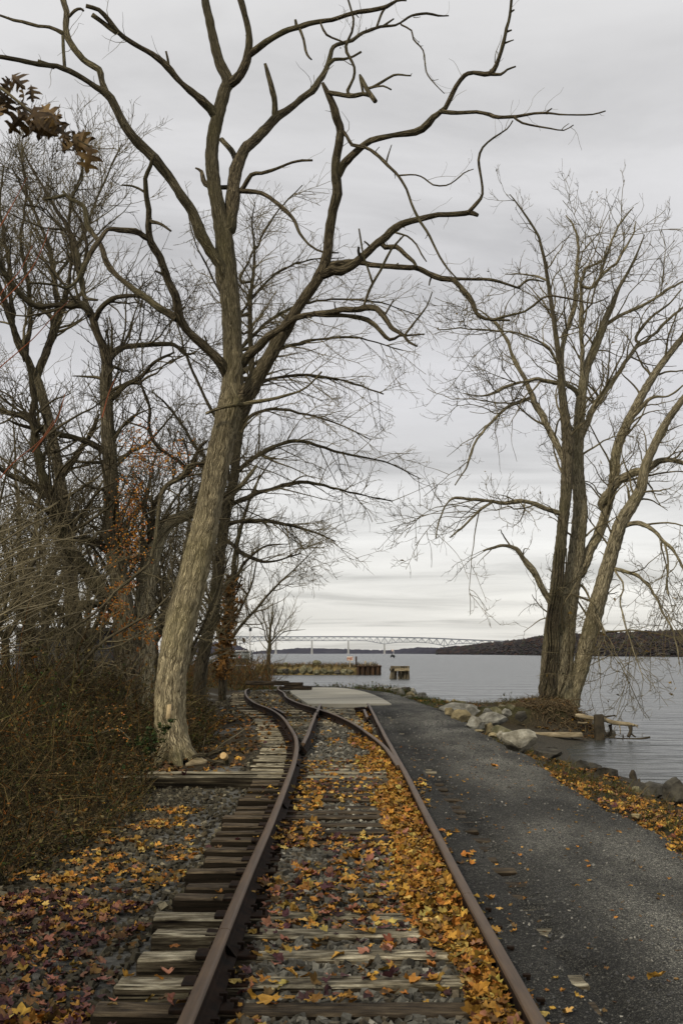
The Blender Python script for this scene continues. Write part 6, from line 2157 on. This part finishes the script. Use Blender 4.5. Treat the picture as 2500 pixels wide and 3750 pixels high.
def front(y):
    return np.interp(y, [5.5, 7.0, 8.3, 9.4, 11.5, 13.8, 16.2, 17.0, 19, 22, 30, 40, 52], [-5.2, -4.1, -3.25, -2.85, -2.55, -2.45, -2.75, -3.0, -3.4, -2.7, -3.2, -4.7, -6.2])


g = np.random.default_rng(404)
M['brush'] = col_mat('brush_stem', rough=.9, spec=.1, nscale=3.0, namp=.5)
OLIVE, STRAW, UMBER, RUSSET, GREEN = [np.array(c_) for c_ in ((.075, .075, .018), (.17, .125, .052), (.078, .061, .030), (.31, .125, .02), (.045, .085, .020))]


def brush(name, label, n, y0, y1, depth_in, hfun, sd, twig=2.4, r0=.004, pal=((UMBER * .6, 4.5), (STRAW, 2.4), (OLIVE * .6, .6), (RUSSET * .6, .5)), nleaf=0, lpal=None, ls=(.012, .028), lean=.7, arc=-.09, xfun=None, py=1.0, shp=1.4, zc=None):
    g_ = np.random.default_rng(sd)
    yy = y0 + (y1 - y0) * g_.random(n) ** py
    inn = depth_in * g_.random(n) ** shp
    xx = (front(yy) - inn) if xfun is None else xfun(yy, g_.random(n))
    base_ = np.stack([xx, yy, ground_z(xx, yy) if zc is None else np.full(n, zc)], 1)
    P_, R_ = stems(base_, hfun(inn, yy) * g_.uniform(.55, 1.15, n), g_, lean, arc, r0=r0, clamp=zc is None)
    t1 = grow(P_, R_, twig, (.15, .55), (25, 75), 3, .25, (0, 0, .02), .7, .5, .01, r0 * .5, .1, 1.0, seed=sd + 1)
    V1, F1 = tubes(P_, R_, 3)
    V2, F2 = tubes(*t1, 3) if len(t1[0]) else (np.zeros((0, 3)), np.zeros((0, 4), int))
    c1 = np.repeat(leaf_cols(len(P_), list(pal), g_), P_.shape[1] * 3, 0)
    c2 = np.repeat(leaf_cols(len(t1[0]), list(pal), g_), 3 * 3, 0)
    Vs, Fs, Cs = [V1, V2], [F1, F2 + len(V1)], [c1, c2]
    if nleaf:
        v_, f_, c_ = leaflets(np.concatenate([P_]), nleaf, g_, lpal, ls[0], ls[1])
        Fs.append(f_ + len(V1) + len(V2))
        Vs.append(v_)
        Cs.append(c_)
    return tag(obj(name, np.concatenate(Vs), np.concatenate(Fs), M['brush'], col=np.concatenate(Cs)), label, 'brush', kind='stuff')


lp = [(OLIVE * .7, 2.6), (STRAW * .9, 3), (UMBER * .8, 4), (RUSSET * .7, .8), (GREEN * .8, .5)]
brush('brush_thicket', 'dense tangle of brown brush filling the left bank beside the track', 4600, 7.0, 18.5, 5.5, lambda i_, y_: .42 + .64 * np.minimum(i_, 2.4), 500, 1.7, .0042, nleaf=30000, lpal=lp, ls=(.014, .034))
brush('tall_brush', 'high brush and vines in front of the left-hand trees', 2600, 15.5, 27.0, 7.0, lambda i_, y_: .6 + .85 * np.minimum(i_, 3), 520, 1.9, .0060, nleaf=22000, lpal=lp, ls=(.022, .050), arc=-.07)
brush('far_brush', 'brown brush under the trees along the siding', 1900, 24.0, 54.0, 6.0, lambda i_, y_: .35 + .75 * np.minimum(i_, 2.5), 540, 1.6, .009, nleaf=5000, lpal=[(UMBER, 4), (OLIVE, 2), (STRAW, 1)], ls=(.03, .07))
brush('feathery_brush', 'feathery russet brush at the end of the siding rails', 1300, 55.0, 76.0, 3.0, lambda i_, y_: 2.2 + 0 * i_, 560, 1.6, .013, xfun=lambda y_, r_: -3.3 - .06 * (y_ - 55) - 7.5 * r_,
      pal=((UMBER, 3), (STRAW, 1.2), (RUSSET * .6, 1)), lean=.32, arc=-.05)
brush('jetty_grass', 'dry tan grass growing along the top of the jetty', 1300, JY + 1.5, JY + 5, 1, lambda i_, y_: .75 + 0 * i_, 580, 0.0, .024, xfun=lambda y_, r_: -11.5 + 16.6 * r_, zc=-.10, pal=((STRAW, 3), (UMBER, 2), (RUSSET, .6)), lean=.4)

# grass at the path bend and on the verge
def grass(name, label, n, fx, y0, y1, h, pal, sd, r0=.004, lean=.5):
    g_ = np.random.default_rng(sd)
    yy = y0 + (y1 - y0) * g_.random(n)
    xx = fx(yy, g_.random(n))
    kp = vnoise(xx, yy, 1.1, 21) > .38
    xx, yy = xx[kp], yy[kp]
    zz = ground_z(xx, yy)
    kp = zz > WATER_Z + .25
    xx, yy, zz = xx[kp], yy[kp], zz[kp]
    P_, R_ = stems(np.stack([xx, yy, zz], 1), g_.uniform(h * .4, h, len(xx)), g_, lean, -.16, 5, .12, r0)
    V_, F_ = tubes(P_, R_, 3)
    return tag(obj(name, V_, F_, M['brush'], col=np.repeat(leaf_cols(len(P_), list(pal), g_), 15, 0)), label, 'grass', kind='stuff')


grass('verge_grass', 'dry grass and weeds on the verge between path and water', 2800, lambda y_, r_: path_right(y_) + .05 + 1.5 * r_ ** 1.3, 8, 29, .30, [(STRAW, 3), (OLIVE, 3), (GREEN, 1), (UMBER, 2)], 610, .0032)
grass('bank_grass', 'short green grass along the bend of the path', 3000, lambda y_, r_: path_right(y_) - .05 + 1.5 * r_, 31, 61, .22, [(GREEN, 4), (OLIVE, 4), (STRAW, 1.4)], 620, .007)
grass('siding_grass', 'strip of green grass behind the end of the siding', 1800, lambda y_, r_: -5.4 + 5.5 * r_, 57.3, 63, .18, [(GREEN, 4), (OLIVE, 3)], 630, .008)
grass('islet_grass', 'thin grass around the foot of the shore tree', 1500, lambda y_, r_: 4.6 + 5.3 * r_, 41.5, 45.6, .26, [(OLIVE, 3), (STRAW, 3), (UMBER, 2)], 640, .006)
grass('track_grass', 'fine dry grass sprouting between the tie ends left of the rail', 420, lambda y_, r_: -1.25 + .45 * r_, 9, 15.5, .20, [(STRAW, 2), (OLIVE, 2)], 650, .002, .7)

# small plants that stand out
def plant(name, x, y, h, n, label, sd, pal, lpal=None, nleaf=0, ls=(.02, .04), lean=.45, arc=-.03, r0=.004, twig=3.0, cat='shrub', group=None, z=None, bias=(0, 0, 0), tl=(.1, .4)):
    g_ = np.random.default_rng(sd)
    z0 = float(ground_z(x, y)) if z is None else z
    r_ = thing(name, (x, y, z0), label, cat, group)
    base_ = np.stack([x + g_.normal(0, .08 * h, n), y + g_.normal(0, .08 * h, n), np.full(n, z0 - .02)], 1)
    P_, R_ = stems(base_, h * g_.uniform(.6, 1.1, n), g_, lean, arc, 7, .12, r0, bias)
    t1 = grow(P_, R_, twig / max(h, .3), (tl[0] * h, tl[1] * h), (25, 60), 5, .18, (0, 0, .08), .65, .5, .02, r0 * .4, .25, 1.0, seed=sd)
    t2 = grow(*t1, 1.6 * twig / max(h, .3), (tl[0] * h * .5, tl[1] * h * .5), (25, 60), 4, .2, (0, 0, .06), .65, .5, .02, r0 * .35, .2, 1.0, seed=sd + 1)
    V_, F_ = join_tubes([(P_, R_, 4), (*t1, 3), (*t2, 3)])
    nv = len(V_)
    obj('stems', V_, F_, M['brush'], r_, col=np.tile(leaf_cols(1, list(pal), g_), (nv, 1)))
    if nleaf:
        v_, f_, c_ = leaflets(t1[0], nleaf, g_, lpal, ls[0], ls[1], .3)
        o_ = obj('foliage', v_, f_, M['leafcol'], r_, col=c_, smooth=False)
        o_['kind'] = 'stuff'
    return r_


plant('bare_shrub', 9.4, 44.2, 1.5, 9, 'bare twiggy shrub right of the shore tree foot', 701, [(STRAW, 1)], lean=.35)
plant('bare_shrub', 9.9, 43.0, 1.0, 7, 'smaller twiggy shrub above the driftwood log', 702, [(STRAW, 1)], lean=.4)
plant('green_weed', 6.35, 44.5, .55, 9, 'small leafy weed on the bank left of the shore tree', 703, [(OLIVE, 1)], [(OLIVE, 3), (GREEN, 2)], 120, (.025, .05))
for k, (u, v, h_) in enumerate(((1290, 2512, .75), (1352, 2512, .55), (1300, 2513, .6))):
    p_ = on_z(u, v, -.05)
    plant('green_weed', p_[0], p_[1], h_, 7, ('taller leafy weed at the far end of the bank behind the pad', 'leafy weed on the bank right of the taller one', 'low leafy weed beside the taller one behind the pad')[k], 710 + k, [(OLIVE, 1)], [(OLIVE, 3), (GREEN, 2)], 90, (.03, .06))
brush('bank_plants', 'ragged fringe of low leafy plants along the bank behind the pad', 420, 50, 62, 1, lambda i_, y_: .42 + 0 * i_, 740, 1.5, .006, nleaf=2600, lpal=[(OLIVE, 4), (GREEN, 2), (STRAW, 1.5)], ls=(.03, .06),
      xfun=lambda y_, r_: path_right(y_) + .15 + .9 * r_)
# leafy evergreen shoots by the dead tree and in the brush
for k, (x, y, h_, lab) in enumerate(((-3.35, 19.2, 1.0, 'dark green leafy bush in front of the dead trunk'), (-4.6, 18.6, 1.3, 'green leafy bush a little left of the dead trunk'), (-4.4, 14.6, .9, 'green leaved sapling low in the left brush'), (-3.9, 17.4, .8, 'low green bush between the long tie and the dead trunk'))):
    plant('leafy_bush', x, y, h_, 14, lab, 760 + k, [(UMBER, 1)], [(GREEN, 4), (OLIVE, 3)], 900, (.02, .045), lean=.6)

# bittersweet: vines hung with orange berries
M['berry'] = col_mat('orange_berry', rough=.5, spec=.4, nscale=30, namp=.25)
bi_oct = octv * np.array([1, 1, 1.0])


def bittersweet(label, crop, lines, depth, n, spread, size, sd, cat='vine'):
    g_ = np.random.default_rng(sd)
    ps = [np.array([to_o(crop, *q_) for q_ in ln_]) for ln_ in lines]
    c0 = at(*ps[0][-1], depth)
    root = thing('bittersweet_vine', tuple(c0), label, cat)
    tot = sum(np.hypot(*np.diff(q_, axis=0).T).sum() for q_ in ps)
    cen = []
    for q_ in ps:
        W3 = np.array([at(u, v, depth + .3 * math.sin(k_ * 1.3)) for k_, (u, v) in enumerate(q_)])
        Q3 = catmull(np.column_stack([W3, np.full(len(W3), .012)]), .1)
        V_, F_, UV_ = hero_tube(Q3[:, :3], Q3[:, 3], 5, .2, 6)
        obj('vine', V_, F_, M['twig_dark'], root, uv=UV_)
        ln_ = np.hypot(*np.diff(q_, axis=0).T).sum()
        m_ = int(n * ln_ / tot)
        k_ = g_.integers(0, len(Q3), m_)
        cl = g_.normal(0, spread, (max(4, m_ // 12), 3))
        cen.append(Q3[k_, :3] + cl[g_.integers(0, len(cl), m_)] + g_.normal(0, spread * .22, (m_, 3)))
    cen = np.concatenate(cen)
    v_, f_, c_ = scatter([bi_oct], octf, cen, rot_mats(len(cen), g_), g_.uniform(size * .6, size * 1.2, len(cen))[:, None] * np.ones((len(cen), 3)), leaf_cols(len(cen), [(np.array([.50, .19, .014]), 4), (np.array([.34, .10, .012]), 2), (np.array([.50, .26, .03]), 1)], g_), g_)
    o_ = obj('berries', v_, f_, M['berry'], root, col=c_, smooth=False)
    o_['kind'] = 'stuff'


bittersweet('orange-berried vine hanging high on the double trunk left of the dead tree', 'K', [[(440, 190), (340, 300), (400, 420), (340, 560), (300, 700), (230, 800), (210, 950), (260, 1080), (180, 1200), (100, 1290)], [(400, 440), (520, 480), (640, 530), (690, 420), (750, 370)], [(300, 720), (400, 760), (320, 900), (370, 1040), (380, 1270), (340, 1330)]], 25.3, 1050, .17, .026, 801)
bittersweet('orange berries low on the pale trunk behind the brush', 'K', [[(330, 1900), (400, 1850), (450, 1940), (465, 2000)], [(240, 1930), (330, 1790)]], 25.6, 260, .10, .026, 802)
bittersweet('orange berry cluster left of the double trunk at head height', 'K', [[(220, 1700), (160, 1690), (110, 1760), (40, 1800)], [(300, 1510), (180, 1560)]], 25.0, 330, .12, .028, 803)
bittersweet('orange berries sprinkled low in the brush left of the dead trunk', 'E', [[(600, 1140), (540, 1090), (470, 1110)], [(120, 1100), (200, 1060), (260, 1050)], [(150, 1160), (70, 1120)], [(640, 1190), (660, 1240), (690, 1260)]], 16.8, 150, .14, .016, 804)

# shrub with long reddish shoots leaning in from the left edge
rg = np.random.default_rng(55)
rs = thing('red_twig_shrub', (-3.1, 8.6, float(ground_z(-3.1, 8.6))), 'thin red-brown shoots arching in across the left edge of the picture', 'shrub')
for pts in ([('A', -60, 1140), ('A', 20, 1010), ('A', 70, 920), ('A', 125, 815)], [('C', -60, 330), ('C', 0, 270), ('C', 130, 130), ('C', 200, 0), ('C', 225, -80)],
            [('C', -80, 640), ('C', 0, 560), ('C', 150, 430), ('C', 250, 320), ('C', 320, 250)], [('C', -60, 420), ('C', 0, 230), ('C', 90, 120), ('C', 150, 0)],
            [('C', 150, 950), ('C', 260, 800), ('C', 300, 680)], [('C', 470, 790), ('C', 500, 680), ('C', 530, 610)], [('C', -40, 1120), ('C', 60, 1000), ('C', 180, 900), ('C', 250, 800)]):
    P = np.array([at(*to_o(c_, x_, y_), 8.4 + .15 * k_) for k_, (c_, x_, y_) in enumerate(pts)])
    Q = catmull(np.column_stack([P, np.linspace(.006, .0022, len(P))]), .06)
    V_, F_, UV_ = hero_tube(Q[:, :3], Q[:, 3], 5, 0, 1)
    obj('shoot', V_, F_, M['twig_red'], rs, uv=UV_)
# pale brown canes reaching in from the left
cs_ = thing('cane_shrub', (-4.2, 11.5, float(ground_z(-4.2, 11.5))), 'sheaf of long pale brown canes reaching in low from the left edge', 'shrub')
canes = []
for k in range(24):
    y0_ = rg.uniform(150, 760)
    x1_ = rg.uniform(120, 560)
    rise = rg.uniform(-170, 20) * (.4 + x1_ / 600)
    sag_ = rg.uniform(-70, 40)
    dpt = rg.uniform(10.5, 13.0)
    P = np.array([at(*to_o('E', -90, y0_ + 40), dpt), at(*to_o('E', x1_ * .35, y0_ + rise * .45 + sag_), dpt + .2), at(*to_o('E', x1_ * .7, y0_ + rise * .8 + sag_ * .6), dpt + .3), at(*to_o('E', x1_, y0_ + rise), dpt + .5)])
    Q = catmull(np.column_stack([P, np.linspace(.0085, .003, 4) * rg.uniform(.7, 1.2)]), .08)
    V_, F_, UV_ = hero_tube(Q[:, :3], Q[:, 3], 5, .1, 6)
    o_ = obj('cane', V_, F_, M['twig_dead'] if k % 3 else M['twig_brown'], cs_, uv=UV_)
    canes.append(resample(Q[:, :3], Q[:, 3], 10))

ca_ = np.array([c_[0] for c_ in canes]), np.array([c_[1] for c_ in canes])
cb_ = grow(*ca_, 5.0, (.25, .9), (20, 55), 6, .16, (.02, 0, .06), .6, .5, .006, .0022, .1, 1, seed=66)
cc_ = grow(*cb_, 5.0, (.08, .3), (25, 60), 4, .2, (0, 0, .05), .6, .5, .004, .0018, .1, 1, seed=67)
V_, F_ = join_tubes([(*cb_, 3), (*cc_, 3)])
obj('twigs', V_, F_, M['twig_brown'], cs_)['kind'] = 'stuff'

# oak spray hanging into the top left corner
M['oak_leaf'] = noise_mat('dry_oak_leaf', (.035, .020, .007), (.10, .058, .018), scale=9, rough=.6, bump=.2, spec=.3, cc=(.22, .135, .04), objrand=.7)
oy = 4.4
ob = thing('oak_tree', (-4.6, 2.2, float(ground_z(-4.6, 2.2)) - .05), 'oak whose spray of dry brown lobed leaves hangs into the top left corner', 'tree')
tp = np.array([[-4.6, 2.2, -.3, .24], [-4.55, 2.2, 1.5, .21], [-4.5, 2.3, 3.0, .19], [-4.6, 2.3, 4.6, .15], [-4.4, 2.2, 6.4, .10], [-4.5, 2.0, 8.2, .05]])
Qt = catmull(tp, .2)
V_, F_, UV_ = hero_tube(Qt[:, :3], Qt[:, 3], 14, .12, 5)
obj('trunk', V_, F_, M['bark_mid'], ob, uv=UV_)
og = np.random.default_rng(90)
lim = []
for k_ in range(16):
    az_, z0_ = og.uniform(1.9, 5.6) if k_ else 2.0, og.uniform(2.6, 7.2)
    b_ = np.array([-4.5, 2.25, z0_])
    d_ = np.array([math.cos(az_), math.sin(az_), og.uniform(.1, .5)])
    lim.append(np.array([b_ + d_ * s_ * og.uniform(2.0, 3.4) / 9 + np.array([0, 0, .02 * s_]) for s_ in range(10)]))
lim = np.array(lim)
lr = np.tile(np.linspace(.05, .012, 10), (16, 1))
u1 = grow(lim, lr, 2.0, (.5, 1.3), (25, 65), 6, .2, (0, 0, .03), .5, .3, .02, .005, .2, 1, seed=91)
V_, F_ = join_tubes([(lim, lr, 6), (*u1, 4)])
obj('limbs', V_, F_, M['bark_dark'], ob)
v_, f_, c_ = leaflets(u1[0], 5200, og, [(BROWN, 3), (BROWN * .6, 2), (GOLD * .6, 1)], .07, .12, .1)
obj('crown', v_, f_, M['leafcol'], ob, col=c_, smooth=False)['kind'] = 'stuff'
tw = [(-1250, -560), (-700, -120), (-330, 180), (-160, 290), (0, 400), (100, 480), (180, 545), (250, 590), (350, 640), (440, 680), (535, 683)]
P = np.array([at(*to_o('A', *p_), oy + .04 * math.sin(k_)) for k_, p_ in enumerate(tw)])
Q = catmull(np.column_stack([P, np.concatenate([[.03, .018], np.linspace(.008, .002, len(P) - 2)])]), .02)
V_, F_, UV_ = hero_tube(Q[:, :3], Q[:, 3], 7, .1, 20)
obj('twig', V_, F_, M['twig_brown'], ob, uv=UV_)
half = [(0, 0), (.03, .08), (.05, .18), (.24, .14), (.30, .20), (.10, .33), (.09, .40), (.36, .36), (.50, .50), (.40, .50), (.12, .58), (.10, .66), (.30, .70), (.36, .80), (.22, .80), (.07, .84), (.09, .92), (0, 1.05)]
oak_m = []
for k in range(6):
    L_ = []
    cu, fo, tw_ = rg.uniform(-.2, .9), rg.uniform(-.2, 1.2), rg.uniform(-.6, .6)
    V_ = []
    F_ = []
    for i_, (x_, y_) in enumerate(half):
        for sx in (-1, 0, 1):
            xx_, yy_ = sx * x_ * rg.uniform(.9, 1.1), y_
            V_.append((xx_, yy_, cu * (yy_ - .5) ** 2 + fo * abs(xx_) * .8 + tw_ * xx_ * yy_))
    for i_ in range(len(half) - 1):
        a_ = i_ * 3
        F_ += [(a_, a_ + 1, a_ + 4, a_ + 3), (a_ + 1, a_ + 2, a_ + 5, a_ + 4)]
    oak_m.append(raw_mesh('leaf', np.array(V_) * .135, np.array(F_), M['oak_leaf'], smooth=False))
spots = [(-40, 280), (10, 300), (-20, 350), (40, 330), (80, 370), (30, 420), (110, 400), (60, 440), (140, 380), (0, 470), (150, 470), (190, 480), (120, 510), (170, 530), (220, 500), (200, 540), (250, 520), (240, 560), (160, 560), (270, 500), (290, 620), (330, 600),
         (310, 650), (370, 610), (400, 630), (420, 660), (350, 660), (60, 360), (100, 450), (-30, 420), (210, 510), (385, 590)]
for k, (x_, y_) in enumerate(spots):
    p_ = at(*to_o('A', x_, y_), oy + rg.normal(0, .05))
    d_ = np.linalg.norm(Q[:, :3] - p_, axis=1)
    o_ = link('leaf', oak_m[k % 6], ob)
    o_.location = Vector(p_) - ob.location
    o_.rotation_euler = (rg.uniform(-1.9, -.6), rg.uniform(-.8, .8), rg.uniform(-1.6, 1.6))
    s_ = rg.uniform(.5, .9)
    o_.scale = (s_, s_, s_)

# ------------------------------------------------------------------ wood lying by the dead tree
M['cut'] = noise_mat('fresh_sawn_end', (.42, .28, .12), (.56, .40, .20), scale=10, bump=.1)
CROPS['T'] = (400, 2600, .4464)
lg = thing('cut_log', tuple(at(*to_o('T', 900, 440), 19.3)), 'dark log with a fresh pale sawn end lying beside the dead tree', 'log')
stick(lg, 'log', 'T', [(958, 440, 46), (962, 410, 46), (950, 385, 42), (938, 377, 36)], 19.2, M['bark_dark'], -.2, 12, .15)
stick(lg, 'log', 'T', [(800, 405, 26), (860, 425, 28), (930, 432, 34), (960, 425, 38)], 19.35, M['bark_dark'], 0, 10, .2)
e_ = at(*to_o('T', 937, 376), 19.0)
V_, F_, UV_ = hero_tube(np.array([e_ + np.array([.02, .06, -.03]), e_, e_ + np.array([-.004, -.012, .006])]), np.array([.060, .060, .058]), 14)
obj('sawn_end', V_, F_, M['cut'], lg, uv=UV_)
l2 = thing('fallen_limb', tuple(at(*to_o('T', 800, 380), 20.0)), 'dark limb lying behind the sawn log', 'log')
stick(l2, 'limb', 'T', [(680, 390, 26), (740, 368, 30), (800, 372, 34), (860, 350, 38), (920, 330, 36)], 20.0, M['bark_dark'], 0, 10, .2)
stick(l2, 'side_branch', 'T', [(775, 385, 16), (772, 320, 14), (785, 240, 12), (790, 190, 8)], 19.9, M['bark_dark'])
l3 = thing('rock_log', tuple(at(*to_o('T', 715, 450), 18.6)), 'pale split log lying at the foot of the dead tree', 'log')
stick(l3, 'log', 'T', [(630, 452, 30), (670, 442, 46), (730, 428, 52), (780, 425, 50), (800, 430, 34)], 18.6, M['drift'], 0, 10, .35)
for k, (pts, lab) in enumerate((([(560, 470, 7), (760, 420, 7), (930, 275, 7), (1060, 195, 6), (1190, 90, 4)], 'long thin pale stick leaning across the brush beside the siding'),
                                ([(700, 400, 8), (900, 340, 8), (1010, 290, 7), (1160, 225, 5)], 'brown stick lying beside the long thin pale one'),
                                ([(1290, 330, 7), (1350, 290, 6), (1420, 260, 4)], 'short stick lying on the ballast by the left rail'),
                                ([(640, 350, 9), (700, 300, 8), (850, 240, 7), (980, 350, 5)], 'crooked dark stick over the fallen limb'))):
    o_ = thing('fallen_stick', tuple(at(*to_o('T', *pts[0][:2]), 21.0)), lab, 'stick')
    stick(o_, 'stem', 'T', pts, (21.0, 21.5, 20.5, 20.6)[k], M['twig_dead'] if k != 3 else M['bark_dark'], 0, 6, .1)

# ------------------------------------------------------------------ the river air
m = bpy.data.materials.new('river_haze')
m.use_nodes = True
N, L = m.node_tree.nodes, m.node_tree.links
N.clear()
pv = nd(N, 'ShaderNodeVolumePrincipled')
pv.inputs['Color'].default_value = (.80, .86, 1.0, 1)
pv.inputs['Density'].default_value = HAZE
pv.inputs['Anisotropy'].default_value = .1
mo = nd(N, 'ShaderNodeOutputMaterial')
L.new(pv.outputs[0], mo.inputs['Volume'])
V_, F_ = box((0, 4000, 86), (14000, 9000, 180))
hz = obj('haze', V_, F_, m, smooth=False)
tag(hz, 'thin bluish river haze softening the far shore', 'haze', kind='stuff')
